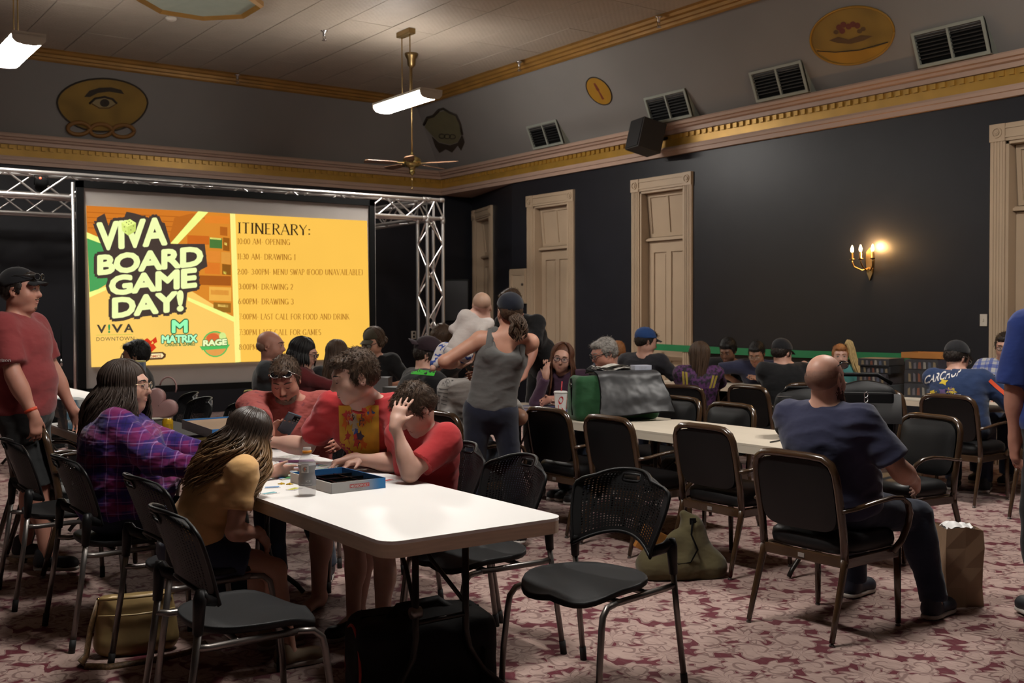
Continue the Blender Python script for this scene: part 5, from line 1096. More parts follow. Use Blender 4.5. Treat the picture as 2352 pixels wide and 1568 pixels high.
bv = bvh_of(J.shirt); gm = mat('print_green', (.04, .42, .03), .8); D = unit(A3(ray(965, 848))); IR = A3(CR); IU = np.cross(IR, D); k_ = 7.6/CF; c0 = A3(atd(935, 858, 7.6)); pts, fs = gridpts(8, 4); decal(J, c0, IR*62*k_-IU*5*k_, IU*22*k_+IR*8*k_, D, 'green_print', gm, pts, fs, .004, bv); decal_text(J, c0+IU*4*k_+IR*4*k_, IR*54*k_-IU*4*k_, IU*13*k_+IR*4*k_, D, 'green_print_text', M_blk, 'CIRCUIT', .0, bv)
J = person('man with curly brown hair behind the green-printed shirt', (5.52, 8.98), 182, hp=(1014, 786, 9.9), s=1.06, lean=6, lean2=14, head=(200, 16, 0), skin='light', sleeve=.8, top=M_blk, bottom=M_blk, lod=2, seed=86); short_hair(J.H, J.root, J.off, 'brown', 3, strand=500, vol=1.14, top=.02)
J = person('man in white shirt with grey back print partly hidden by the woman', (3.92, 6.06), 34, s=1.02, girth=1.12, lean=18, lean2=40, head=(40, 20, 0), skin='tan', sleeve=.8, top=M_white_t, bottom=M_jean, lod=1, seed=87, armR=(4.4, 6.0, .8), armL=(4.3, 6.4, .8)); short_hair(J.H, J.root, J.off, 'dark', 3, strand=200)
bv = bvh_of(J.shirt); gp = mat('print_grey', (.10, .095, .09), .8); D = unit(A3(ray(1020, 890))); IR = A3(CR); IU = np.cross(IR, D); k_ = 6.9/CF; decal_text(J, A3(atd(985, 880, 6.9)), IR*58*k_-IU*10*k_, IU*20*k_, D, 'back_print', gp, 'TOURNAMENT', .0, bv)
for k in range(5): decal(J, A3(atd(996+2*k, 892+9*k, 6.9)), IR*(34-3*k)*k_-IU*5*k_, IU*2.4*k_, D, 'back_print_line', gp, *gridpts(5, 1), .004, bv)
J = person('dark-haired man in black hooded jacket in front of the screen corner', (2.62, 9.02), 160, hp=(312, 817, 9.0), s=1.02, girth=1.05, lean=10, lean2=20, head=(150, 10, 0), skin='tan', sleeve=1.95, top=M_blk, bottom=M_blk, lod=1, seed=88, brow='black'); short_hair(J.H, J.root, J.off, 'black', 3, strand=250, vol=1.05)
# ================================================================ screen, slide, truss
def emi(name, hexcol, k=1.0):
    if name in MATS: return MATS[name]
    m = bpy.data.materials.new(name); m.use_nodes = True; nt = m.node_tree; nt.nodes.clear(); o = nt.nodes.new('ShaderNodeOutputMaterial'); e = nt.nodes.new('ShaderNodeEmission')
    n = nt.nodes.new('ShaderNodeTexNoise'); n.inputs['Scale'].default_value = 3; n.inputs['Detail'].default_value = 1; mx = nt.nodes.new('ShaderNodeMix'); mx.data_type = 'RGBA'; c = srgb(hexcol)
    mx.inputs[6].default_value = (*[x*.95 for x in c], 1); mx.inputs[7].default_value = (*[x*1.05 for x in c], 1); nt.links.new(n.outputs['Fac'], mx.inputs[0]); nt.links.new(mx.outputs[2], e.inputs[0]); e.inputs[1].default_value = k; nt.links.new(e.outputs[0], o.inputs[0])
    m.cycles.emission_sampling = 'NONE' if k <= 1.0 else 'AUTO'
    MATS[name] = m; return m
YS = 12.2
M_alu = mat('truss_aluminium', (.62, .60, .58), .28, .9, var=.08)
M_screen = mat('projection_fabric', (.30, .27, .25), .8, var=.04)
scr = thing('projection_screen', 'large framed projection screen showing the yellow event slide', 'screen')
x0, x1, z0, z1 = 2.95, 6.60, .62, 2.965; fw = .075
mb = MB()
for c, d in ((((x0+x1)/2, YS+.012, z1-fw/2), (x1-x0, .05, fw)), (((x0+x1)/2, YS+.012, z0+fw/2), (x1-x0, .05, fw)), ((x0+fw/2, YS+.012, (z0+z1)/2), (fw, .05, z1-z0)), ((x1-fw/2, YS+.012, (z0+z1)/2), (fw, .05, z1-z0))): mb.box(c, d)
mb.build('frame', M_black, scr)
MB().box(((x0+x1)/2, YS+.02, (z0+z1)/2), (x1-x0-2*fw+.02, .012, z1-z0-2*fw+.02)).build('fabric', M_screen, scr)
for xx in (x0-.025, x1+.02): 
    mb = MB(); mb.cyl((xx, YS+.05, 0), (xx, YS+.05, z1-.02), .018); mb.cyl((xx, YS-.4, .03), (xx, YS+.5, .03), .018); mb.build('stand_leg', M_alu, scr, True)
slide = link('slide', None, parent=scr)
def SP(x, y, l=0): return atY(x, y, YS)-V(0, .002+.0012*l, 0)
def spoly(name, hexc, pts, l): return MB().add([SP(x, y, l) for x, y in pts], [tuple(range(len(pts)))]).build(name, emi('slide_'+hexc.lstrip('#'), hexc), slide)
def stext(name, hexc, txt, o, ex, ey, l, offset=.0, spacing=1.0, thick=0):
    vs, fs, Wd = textmesh(txt, offset, 0, spacing); mb = MB()
    offs = [(0, 0)] if not thick else [(thick*math.cos(a), thick*math.sin(a)) for a in [k*math.pi/5 for k in range(10)]]
    for dx, dy in offs: mb.add([SP(o[0]+ex[0]*p[0]/Wd+ey[0]*p[1]+dx, o[1]+ex[1]*p[0]/Wd+ey[1]*p[1]+dy, l+.02*len(mb.f)/max(1, len(fs))) for p in vs], fs)
    return mb.build(name, emi('slide_'+hexc.lstrip('#'), hexc), slide)
def lerp(a, b, t): return (a[0]+(b[0]-a[0])*t, a[1]+(b[1]-a[1])*t)
TL, TR, BR, BL = (198, 472), (843, 507), (850, 823), (210, 843); MT, MB_ = (528, 490), (541, 832)
spoly('background', '#FFCE68', [TL, MT, MB_, BL], 0)
spoly('agenda_panel', '#FFC653', [(540, 491), TR, BR, (552, 831)], 0); spoly('divider', '#FFF58C', [(528, 490), (540, 491), (553, 831), (540, 832)], 1)
C0 = (330, 600)
spoly('wood_wall', '#D57A27', [TL, (478, 487), C0, (200, 537)], 1); spoly('shelf', '#DE8A2E', [(478, 487), MT, (536, 728), C0], 1); spoly('green_field', '#4FA35A', [(200, 545), C0, (206, 676)], 1)
for k in range(4): spoly('wood_seam', '#B9651F', [(199+k*1, 486+k*12), (470-k*14, 500+k*11), (470-k*14, 502+k*11), (199+k, 488+k*12)], 2)
spoly('wood_shadow', '#C06A22', [(400, 500), (440, 490), (468, 492), (420, 540), (385, 560)], 2.2)
for (a, b, c_, d, col) in ((470, 495, 526, 512, '#E8862C'), (430, 540, 480, 560, '#CF6A22'), (481, 545, 510, 569, '#4F7A3A'), (482, 545, 508, 549, '#E8E070'), (512, 545, 527, 575, '#9A5A1A'), (455, 575, 505, 600, '#E58B34'), (508, 578, 529, 605, '#E29A40'), (470, 602, 505, 628, '#E07B2A'), (510, 606, 530, 630, '#8F5A1C'), (455, 632, 530, 654, '#A85A1E'), (480, 658, 531, 690, '#F2B24C'), (484, 665, 525, 676, '#D98A34'), (490, 694, 530, 716, '#9C6A24'), (500, 698, 524, 704, '#E8C060'), (505, 520, 522, 540, '#B8641F'), (515, 556, 521, 562, '#F0D060'), (513, 622, 520, 628, '#F0E060')):
    spoly('shelf_box', col, [(a, b), (c_, b+2), (c_, d+2), (a, d)], 2.4)
for p in (((478, 487), (455, 485), (391, 559), (408, 560)), ((199, 533), (199, 547), (234, 560), (234, 548)), ((205, 683), (243, 666), (243, 658), (204, 671)), ((431, 682), (431, 690), (539, 740), (539, 728))): spoly('light_band', '#F9FF8E', list(p), 2.8)
LT = [('VIVA', (225, 573), (156, -13), (-1, -63), .0), ('BOARD', (226, 629), (237, -21), (0, -43), .0), ('GAME', (253, 676), (196, -19), (0, -42), .0), ('DAY!', (260, 728), (158, -17), (0, -44), .0)]
spoly('title_backing', '#4A3D36', [(222, 500), (240, 490), (262, 560), (290, 486), (310, 490), (378, 512), (392, 560), (470, 560), (476, 612), (456, 622), (458, 664), (430, 672), (425, 715), (262, 735), (255, 690), (245, 632), (220, 636), (216, 585), (238, 578)], 3)
for t, o_, ex, ey, of in LT: stext('title_outline', '#4A3D36', t, o_, ex, ey, 3.3, of, .95, 11)
for t, o_, ex, ey, of in LT: stext('title_letters', '#F6FFB4', t, o_, ex, ey, 5.5, of, .95, 3.4)
for col, pts in (('#F0FF90', [(278, 511), (298, 503), (312, 512), (292, 521)]), ('#E0F080', [(278, 511), (292, 521), (294, 541), (280, 530)]), ('#D0E070', [(292, 521), (312, 512), (311, 531), (294, 541)])): spoly('die', col, pts, 6.2)
for x, y in ((290, 511), (296, 508), (301, 512), (295, 515), (285, 521), (288, 531), (300, 528), (306, 519)): spoly('die_pip', '#5A5030', [(x-1.6, y), (x, y-1.4), (x+1.6, y), (x, y+1.4)], 6.8)
for k, ch in enumerate('V!VA'): stext('partner_name', '#2F9A50' if ch == '!' else '#4A4035', ch, (222+(0, 26, 34, 62)[k], 764-k*.6), ((22, 5, 26, 23)[k], 0), (0, -19), 1.5, .03)
spoly('partner_rule', '#B8C84A', [(221, 769), (305, 767), (305, 768), (221, 770)], 1.5); stext('partner_city', '#5A4A38', 'DOWNTOWN', (221, 783), (87, -2), (0, -9), 1.5, .0, 1.1)
for th, hx, l in ((4.5, '#1F5A35', 1.6), (2, '#9CFFB8', 2.2)): stext('shop_mark', hx, 'M', (396, 763), (33, -1), (0, -28), l, .0, 1, th)
for th, hx, l in ((3.0, '#1F5A35', 1.6), (1.2, '#B8FFC8', 2.2)): stext('shop_name', hx, 'MATRIX', (372, 787), (80, -2), (0, -17), l, .0, .95, th)
stext('shop_line', '#2A7A4A', 'CARDS & GAMES', (378, 795), (70, -2), (0, -6), 2.4, .03)
circ = lambda cx, cy, rx, ry, n=22: [(cx+rx*math.cos(2*math.pi*k/n), cy+ry*math.sin(2*math.pi*k/n)) for k in range(n)]
spoly('badge', '#58C060', circ(494, 790, 30, 30), 1.5); spoly('badge_inner', '#E8A050', circ(494, 790, 27, 27), 1.8); spoly('badge_art', '#E06A38', circ(489, 776, 15, 11), 2.0); spoly('badge_die', '#D8F090', circ(511, 772, 8, 9), 2.1)
spoly('ribbon', '#58C060', [(458, 795), (528, 791), (522, 800), (464, 804)], 2.3); stext('badge_name', '#F4FFC0', 'RAGE', (467, 794), (53, -3), (0, -13), 3.2, .0, .95, 1.1); stext('badge_outline', '#4A7A3A', 'RAGE', (467, 794), (53, -3), (0, -13), 2.6, .0, .95, 2.6)
spoly('red_emblem', '#D83A20', [(322, 786), (338, 776), (346, 783), (358, 773), (361, 785), (353, 790), (359, 798), (348, 808), (330, 808), (326, 796)], 1.5); spoly('emblem_gap', '#FFCE68', [(336, 785), (344, 792), (338, 801), (333, 794)], 1.8); spoly('emblem_gap', '#FFCE68', [(350, 783), (353, 788), (347, 790)], 1.8)
spoly('pill_outline', '#5A3A28', [(279, 812), (374, 808), (381, 813), (380, 820), (373, 825), (281, 829), (275, 822)], 1.5); spoly('pill', '#FFE9B0', [(281, 815), (372, 811), (376, 816), (372, 821), (283, 825), (280, 820)], 1.8); stext('pill_text', '#C05030', 'GAMES AND COMICS', (286, 824), (84, -4), (0, -6), 2.2, .02)
# serif lettering drawn stroke by stroke (thick uprights, hairline bars)
def arc(cx, cy, rx, ry, a0, a1, n=9): return [(cx+rx*math.cos(math.radians(a0+(a1-a0)*k/n)), cy+ry*math.sin(math.radians(a0+(a1-a0)*k/n))) for k in range(n+1)]
GL = {'I': (.3, [[(.15, 0), (.15, 1)]]), 'T': (.7, [[(.35, 0), (.35, 1)], [(.02, 1), (.68, 1)]]), 'N': (.8, [[(.1, 0), (.1, 1)], [(.1, 1), (.7, 0)], [(.7, 0), (.7, 1)]]), 'E': (.6, [[(.12, 0), (.12, 1)], [(.12, 1), (.55, 1)], [(.12, .52), (.45, .52)], [(.12, 0), (.57, 0)]]),
 'R': (.7, [[(.12, 0), (.12, 1)], [(.12, 1), (.35, 1)]+arc(.35, .77, .25, .23, 90, -90)+[(.12, .54)], [(.32, .54), (.68, 0)]]), 'A': (.8, [[(.05, 0), (.4, 1)], [(.4, 1), (.76, 0)], [(.2, .35), (.6, .35)]]), 'Y': (.75, [[(.05, 1), (.38, .48)], [(.7, 1), (.38, .48)], [(.38, .48), (.38, 0)]]), ':': (.2, [[(.1, .08), (.1, .2)], [(.1, .5), (.1, .62)]]),
 'M': (.95, [[(.1, 0), (.14, 1)], [(.14, 1), (.47, .1)], [(.47, .1), (.8, 1)], [(.8, 1), (.85, 0)]]), 'O': (.85, [arc(.42, .5, .37, .5, 0, 360, 18)]), 'P': (.62, [[(.12, 0), (.12, 1)], [(.12, 1), (.33, 1)]+arc(.33, .74, .25, .26, 90, -90)+[(.12, .48)]]), 'G': (.82, [arc(.43, .5, .37, .5, 45, 320, 14), [(.72, .0), (.72, .42)], [(.5, .42), (.8, .42)]]),
 'D': (.8, [[(.12, 0), (.12, 1)], [(.12, 1), (.32, 1)]+arc(.32, .5, .42, .5, 90, -90, 12)+[(.12, 0)]]), 'W': (1.05, [[(.03, 1), (.28, 0)], [(.28, 0), (.5, .95)], [(.5, .95), (.75, 0)], [(.75, 0), (1.0, 1)]]), 'U': (.78, [[(.12, 1), (.12, .35)]+arc(.39, .33, .27, .33, 180, 360)+[(.66, 1)]]), 'S': (.55, [arc(.28, .74, .22, .25, 40, 250, 8)+arc(.27, .26, .24, .26, 80, -140, 8)]),
 'F': (.56, [[(.12, 0), (.12, 1)], [(.12, 1), (.53, 1)], [(.12, .52), (.43, .52)]]), 'V': (.78, [[(.04, 1), (.4, 0)], [(.4, 0), (.74, 1)]]), 'L': (.55, [[(.12, 0), (.12, 1)], [(.12, 0), (.53, 0)]]), 'B': (.64, [[(.12, 0), (.12, 1)], [(.12, 1), (.3, 1)]+arc(.3, .77, .22, .23, 90, -90)+[(.12, .54)], [(.3, .54)]+arc(.32, .27, .25, .27, 90, -90)+[(.12, 0)]]), 'C': (.78, [arc(.43, .5, .37, .5, 45, 315, 14)]), 'K': (.72, [[(.12, 0), (.12, 1)], [(.12, .45), (.62, 1)], [(.27, .6), (.7, 0)]]),
 '0': (.62, [arc(.3, .5, .25, .5, 0, 360, 16)]), '1': (.34, [[(.18, 0), (.18, 1)], [(.05, .85), (.18, 1)]]), '2': (.56, [arc(.27, .75, .2, .25, 170, -40, 8)+[(.05, .02), (.52, .02)]]), '3': (.54, [arc(.25, .76, .2, .24, 150, -80, 8), arc(.25, .27, .24, .27, 80, -150, 8)]), '4': (.6, [[(.4, 0), (.4, 1)], [(.4, 1), (.03, .3)], [(.03, .3), (.57, .3)]]), '6': (.58, [arc(.28, .28, .23, .28, 0, 360, 14), [(.07, .35), (.2, .8), (.4, 1)]]), '7': (.55, [[(.04, 1), (.52, 1)], [(.52, 1), (.2, 0)]]), '8': (.56, [arc(.27, .76, .19, .24, 0, 360, 12), arc(.27, .27, .23, .27, 0, 360, 12)]),
 '-': (.35, [[(.05, .4), (.3, .4)]]), '(': (.3, [arc(.35, .5, .25, .6, 120, 240, 6)]), ')': (.3, [arc(-.05, .5, .25, .6, 60, -60, 6)]), ' ': (.35, [])}
def serif(txt, o, ex, ey, hexc, l, name):
    tot = sum(GL[c][0]+.1 for c in txt); mb = MB(); x = 0
    def P(a, b): return SP(o[0]+ex[0]*a/tot+ey[0]*b, o[1]+ex[1]*a/tot+ey[1]*b, l)
    def seg(a, b, w_):
        dx, dy = b[0]-a[0], b[1]-a[1]; L_ = math.hypot(dx, dy) or 1; nx, ny = -dy/L_*w_/2, dx/L_*w_/2
        mb.add([P(a[0]+nx, a[1]+ny), P(b[0]+nx, b[1]+ny), P(b[0]-nx, b[1]-ny), P(a[0]-nx, a[1]-ny)], [(0, 1, 2, 3)])
    for c in txt:
        wd, st = GL[c]
        for pl_ in st:
            for a, b in zip(pl_, pl_[1:]):
                dx, dy = b[0]-a[0], b[1]-a[1]; L_ = math.hypot(dx, dy) or 1; v_ = abs(dy)/L_
                wt = .055+.10*v_**1.6
                if dx*dy > 0 and .3 < v_ < .97 and len(pl_) == 2: wt = .06
                seg((a[0]+x, a[1]), (b[0]+x, b[1]), wt)
            if len(pl_) == 2 and abs(pl_[0][0]-pl_[1][0]) < .5 and abs(pl_[0][1]-pl_[1][1]) > .6:
                for e in pl_:
                    if e[1] in (0, 1): seg((e[0]+x-.13, e[1]), (e[0]+x+.13, e[1]), .05)
        x += wd+.1
    return mb.build(name, emi('slide_'+hexc.lstrip('#'), hexc), slide)
serif('ITINERARY:', (546, 535), (169, 6), (0, -24), '#3A2A1A', 1.2, 'agenda_title')
for t, o_, w_ in (('10:00 AM- OPENING', (545, 560), 122), ('11:30 AM- DRAWING 1', (545, 595), 135), ('2:00- 3:00PM- MENU SWAP (FOOD UNAVAILABLE)', (545, 630), 289), ('3:00PM- DRAWING 2', (548, 664), 126), ('6:00PM- DRAWING 3', (547, 698), 128), ('7:00PM- LAST CALL FOR FOOD AND DRINK', (549, 733), 254), ('7:30PM LAST CALL FOR GAMES', (549, 769), 189), ('8:00PM CLOSING', (549, 803), 100)):
    serif(t, o_, (w_, (630-o_[1])*.012+1.5), (0, -12.5), '#A5671F', 1.2, 'agenda_line')
# truss ------------------------------------------------------------------------------
unit_bar = MB().cyl((0, 0, 0), (0, 0, 1), 1, n=8).mesh('brace'); unit_bar.polygons.foreach_set('use_smooth', [len(p.vertices) == 4 for p in unit_bar.polygons]); unit_bar.materials.append(M_alu)
def bar(a, b, r, parent, name='brace'):
    a, b = Vector(a), Vector(b); o = link(name, unit_bar, None, parent); d = b-a
    o.matrix_local = Matrix.Translation(a) @ d.to_track_quat('Z', 'Y').to_matrix().to_4x4() @ Matrix.Diagonal((r, r, d.length, 1)); return o
def truss(label, a, b, u, v, sz=.25, faces=(0, 1, 2, 3), step=.33):
    a, b, u, v = Vector(a), Vector(b), Vector(u)*sz/2, Vector(v)*sz/2; t = thing('truss', label, 'truss'); cs = [(1, 1), (1, -1), (-1, -1), (-1, 1)]
    for i, j in cs: bar(a+u*i+v*j, b+u*i+v*j, .024, t, 'chord')
    L_ = (b-a).length; n = max(2, round(L_/step)); d = (b-a)/n
    for fi in faces:
        c0, c1 = cs[fi], cs[(fi+1) % 4]; p0 = u*c0[0]+v*c0[1]; p1 = u*c1[0]+v*c1[1]
        for k in range(n):
            q0, q1 = (p0, p1) if (k+fi) % 2 else (p1, p0); bar(a+d*k+q0, a+d*(k+1)+q1, .0115, t)
        for k in (0, n): bar(a+d*k+p0, a+d*k+p1, .011, t)
    for i, j in cs:
        for e, s in ((a, 1), (b, -1)): bar(e+u*i+v*j, e+u*i+v*j+(b-a).normalized()*s*.06, .031, t, 'coupler')
    return t
truss('long aluminium truss beam above the screen', (1.3, 12.5, 2.92), (7.49, 12.5, 2.92), (0, 0, 1), (0, -1, 0))
truss('upright aluminium truss tower right of the screen', (7.62, 12.5, 0.02), (7.62, 12.5, 2.79), (1, 0, 0), (0, -1, 0))
t = truss('truss corner block joining tower and beam', (7.49, 12.5, 2.92), (7.76, 12.5, 2.92), (0, 0, 1), (0, -1, 0), step=.27)
truss('aluminium truss beam running back to the wall', (7.62, 12.63, 2.92), (7.62, 14.55, 2.92), (0, 0, 1), (1, 0, 0))
truss('rear aluminium truss beam close to the back wall', (1.6, 14.68, 2.92), (7.74, 14.68, 2.92), (0, 0, 1), (0, -1, 0))
truss('rear aluminium truss tower hidden behind the screen', (7.62, 14.68, .02), (7.62, 14.68, 2.79), (1, 0, 0), (0, -1, 0), step=.45)
t = thing('stage_light', 'small black stage light clamped inside the truss', 'light', tuple(atY(95, 425, 12.5)))
mb = MB(); mb.lathe([(.03, -.07), (.06, -.05), (.065, .05), (.05, .08)], n=14, M=Matrix.Rotation(.9, 3, 'X')); mb.build('body', M_black, t, True); MB().tube([(-.07, 0, 0), (-.07, 0, .1), (.07, 0, .1), (.07, 0, 0)], .008, 6).build('yoke', M_black, t, True); MB().ell((-.02, -.05, .07), (.012, .012, .012)).build('indicator', mat('red_led', (1, .12, .06), emit=3, var=0), t, True)
# loudspeaker on tripod, microphone stands, case ------------------------------------------------------------------------------
t = thing('stage_loudspeaker', 'black loudspeaker with a blue light on a stand by the angled wall', 'speaker', (8.92, 13.85, 0), math.radians(-125+90))
MB().box((0, 0, 1.70), (.38, .36, .66), bev=.02).build('cabinet', M_black, t); MB().box((0, -.185, 1.70), (.34, .01, .60), bev=.004).build('grille', mat('speaker_grille', (.012, .012, .013), .6, .3), t); MB().ell((0.06, -.195, 1.52), (.014, .006, .014)).build('power_light', mat('blue_led', (.25, .4, 1), emit=14, var=0), t, True)
MB().cyl((0, 0, .35), (0, 0, 1.38), .018).build('pole', M_black, t, True)
for k in range(3): MB().cyl((0, 0, .55), (.45*math.cos(k*2.09), .45*math.sin(k*2.09), .015), .012).build('leg', M_black, t, True)
for x, y, lb in ((2.80, 12.8, 'thin black microphone stand left of the screen'), (2.98, 12.9, 'thin black microphone stand closest to the screen frame')):
    t = thing('microphone_stand', lb, 'stand', (x-.05, y, 0)); MB().cyl((0, 0, .02), (0, 0, .95), .011).build('lower_tube', M_black, t, True); MB().cyl((0, 0, .93), (0, 0, 1.4), .007).build('upper_tube', M_black, t, True); MB().cyl((0, 0, .92), (0, 0, 1.0), .014).build('clutch', mat('chrome', (.55, .55, .55), .2, 1), t, True); MB().lathe([(.15, 0), (.15, .012), (.03, .03), (.01, .04)], n=20).build('base', M_black, t, True)
t = thing('equipment_case', 'black equipment case behind the microphone stands', 'case', (2.95, 13.4, 0)); MB().box((0, 0, .36), (.5, .5, .72), bev=.02).build('body', M_black, t); mb = MB()
for z in (.12, .6): mb.box((0, 0, z), (.515, .515, .02))
mb.build('trim_band', mat('case_edge', (.05, .05, .05), .4, .6), t)
p = atY(950, 769, L-.02); t = thing('outlet_plate', 'small pale outlet plate on the back wall near the truss tower', 'outlet', tuple(p)); MB().box((0, 0, 0), (.09, .02, .14), bev=.004).build('plate', M_ivory, t); mb = MB(); mb.box((0, -.012, .03), (.035, .006, .04)); mb.box((0, -.012, -.03), (.035, .006, .04)); mb.build('socket', M_black, t)
# ================================================================ ceiling fan, sprinklers, octagon
t = thing('ceiling_fan', 'brass ceiling fan on a long rod with thin wooden blades', 'fan', (7.48, 12.74, 0)); zf = 3.57
MB().lathe([(.02, -.20), (.055, -.16), (.06, -.08), (.085, -.04), (.095, 0)], (0, 0, ZC), 20).build('canopy', M_brass, t, True)
MB().cyl((0, 0, zf+.1), (0, 0, ZC-.15), .012).build('rod', M_brass, t, True)
MB().lathe([(.012, .16), (.02, .13), (.03, .11), (.10, .07), (.125, .05), (.125, -.02), (.08, -.05), (.05, -.06), (.035, -.10), (.045, -.13), (.02, -.16), (.008, -.17)], (0, 0, zf), 24).build('motor', mat('polished_brass', (.42, .32, .12), .25, 1), t, True)
mb = MB(); mb.cyl((0, 0, zf-.17), (0, 0, zf-.34), .004); mb.lathe([(.0, -.36), (.01, -.35), (.008, -.33)], (0, 0, zf)); mb.build('pull_chain', M_brass, t, True)
M_blade = mat('walnut_blade', (.20, .105, .06), .4, stretch=(8, 1, 1))
for k in range(5):
    a = math.radians(72*k+20); R_ = Matrix.Rotation(a, 3, 'Z') @ Matrix.Rotation(math.radians(11), 3, 'X')
    prof = [(.22, -.05), (.40, -.062), (.62, -.068), (.66, -.05), (.67, 0), (.66, .05), (.62, .068), (.40, .062), (.22, .05)]
    bl_ = MB().prism(prof, .008, lambda p, q, d: R_ @ Vector((p, q, d))+V(0, 0, zf-.005)).build('blade', M_blade, t)
    MB().add([R_ @ Vector(p)+V(0, 0, zf) for p in ((.1, -.018, -.01), (.27, -.035, -.008), (.27, .035, -.008), (.1, .018, -.01), (.1, -.018, .004), (.27, -.035, -.002), (.27, .035, -.002), (.1, .018, .004))], [(3, 2, 1, 0), (4, 5, 6, 7), (0, 1, 5, 4), (1, 2, 6, 5), (2, 3, 7, 6), (3, 0, 4, 7)]).build('blade_iron', M_brass, bl_)
for x, y, z, lb in ((5.98, 12.34, ZC, 'chrome sprinkler head in the middle of the ceiling'), (5.93, 15.12, ZC-.05, 'chrome sprinkler head at the back crown moulding'), (8.88, 12.15, ZC-.04, 'chrome sprinkler head at the right crown moulding above the emblem'), (8.90, 9.36, ZC-.04, 'chrome sprinkler head at the right crown moulding nearest the viewer')):
    t = thing('sprinkler', lb, 'sprinkler', (x, y, z), group='ceiling sprinklers'); cm = mat('chrome', (.55, .55, .55), .2, 1)
    MB().lathe([(.045, 0), (.045, -.008), (.02, -.02), (.018, -.06), (.01, -.07)], n=16).build('escutcheon', cm, t, True); mb = MB(); mb.tube([(-.014, 0, -.06), (-.02, 0, -.09), (0, 0, -.12)], .004, 6); mb.tube([(.014, 0, -.06), (.02, 0, -.09), (0, 0, -.12)], .004, 6); mb.lathe([(.03, -.122), (.03, -.126), (.0, -.128)], n=16); mb.build('frame', cm, t, True)
t = thing('smoke_detector', 'small round smoke detector on the tin ceiling', 'detector', (4.22, 12.85, ZC)); MB().lathe([(.065, 0), (.065, -.02), (.05, -.038), (.02, -.042)], n=22).build('housing', M_ivory, t, True); MB().lathe([(.022, -.04), (.02, -.05), (.0, -.052)], n=14).build('sensor', M_ivory, t, True)
t = thing('ceiling_octagon', 'octagonal ceiling lantern with gilded frame at the top edge', 'lantern', (4.22, 11.86, ZC)); oc = lambda R, k, z: V(R*math.cos(math.radians(22.5+45*k)), R*math.sin(math.radians(22.5+45*k)), z)
for k in range(8):
    vs = [oc(R, kk, z) for kk in (k, k+1) for R, z in ((.70, .0), (.70, -.06), (.665, -.085), (.62, -.05), (.62, 0))]
    MB().add(vs, [(i, i+1, 5+i+1, 5+i) for i in range(4)]+[(4, 3, 2, 1, 0), (5, 6, 7, 8, 9)]).build('frame_side', M_crown, t)
    MB().add([oc(.625, k, -.045), oc(.625, k+1, -.045), V(0, 0, -.006), oc(.625, k, -.04), oc(.625, k+1, -.04), V(0, 0, -.001)], [(0, 2, 1), (3, 4, 5), (0, 1, 4, 3)]).build('pane', mat('pale_green_pane', (.30, .33, .27), .35), t)
# ================================================================ painted emblems on the sloping walls
def painted(name, label, pts_fn, plane, m, n=36, lift=.004):
    P, N = plane; t = thing(name, label, 'emblem'); vs = [atpl(x, y, P, N)+N*lift for x, y in pts_fn]; c = sum(vs, V(0, 0, 0))/len(vs)
    MB().add([c]+vs, [(0, 1+i, 1+(i+1) % len(vs)) for i in range(len(vs))]).build('ground', m, t); return t
def pshape(t, name, pts, plane, m, l):
    P, N = plane; vs = [atpl(x, y, P, N)+N*l for x, y in pts]; return MB().add(vs, [tuple(range(len(vs)))]).build(name, m, t)
def pline(t, name, pts, plane, m, w_, l=.006): P, N = plane; return MB().tube([atpl(x, y, P, N)+N*l for x, y in pts], w_, 6).build(name, m, t, True)
SB, SR = (SBP, SBN), (SRP, SRN); M_olive = mat('emblem_olive_gold', (.23, .135, .022), .6, var=.35, vscale=3); M_edark = mat('emblem_dark', (.028, .018, .010), .7); M_amber = mat('emblem_amber', (.33, .165, .012), .55, var=.15, vscale=4); M_ebrown = mat('emblem_brown', (.09, .045, .015), .7)
outl = [(235+104*math.cos(a)*(1-.05*max(0, math.sin(a))), 236+(-56 if math.sin(a) < 0 else 66)*abs(math.sin(a))**(1.0)) for a in [2*math.pi*k/40 for k in range(40)]]
t = painted('eye_emblem', 'painted emblem of an eye above three chain links on the back slope', outl, SB, M_olive); pline(t, 'rim', outl+[outl[0]], SB, M_edark, .012)
pshape(t, 'brow', [(193, 222), (205, 208), (228, 201), (255, 200), (278, 206), (285, 216), (270, 213), (250, 210), (225, 213), (207, 222)], SB, M_edark, .007); pshape(t, 'eye_white', [(211, 236), (222, 227), (240, 225), (256, 230), (265, 238), (250, 246), (228, 246)], SB, mat('emblem_pale', (.26, .2, .10), .7), .007)
pline(t, 'eyelid', [(205, 238), (218, 226), (240, 222), (258, 227), (268, 237)], SB, M_edark, .016, .008); pshape(t, 'iris', circ(240, 236, 11, 9, 16), SB, M_edark, .009); pline(t, 'lower_lid', [(211, 238), (228, 248), (250, 248), (265, 239)], SB, M_ebrown, .007, .008)
for cx, cy in ((180, 294), (231, 298), (282, 300)): pline(t, 'chain_link', circ(cx, cy, 25, 14, 20)+[(cx+25, cy)], SB, mat('emblem_orange', (.20, .09, .018), .6), .030, .012)
shield = [(976, 292), (984, 268), (1004, 258), (1024, 254), (1046, 262), (1058, 284), (1060, 308), (1052, 326), (1034, 332), (1009, 326), (992, 310)]
t = painted('drape_emblem', 'painted emblem of a draped shield with chain links behind the fan rod', shield, SR, mat('emblem_sage', (.13, .115, .06), .7)); pline(t, 'drape_edge', [(974, 286), (982, 270), (996, 266), (1009, 252), (1019, 249), (1034, 258), (1049, 264), (1058, 284), (1062, 308)], SR, M_edark, .022)
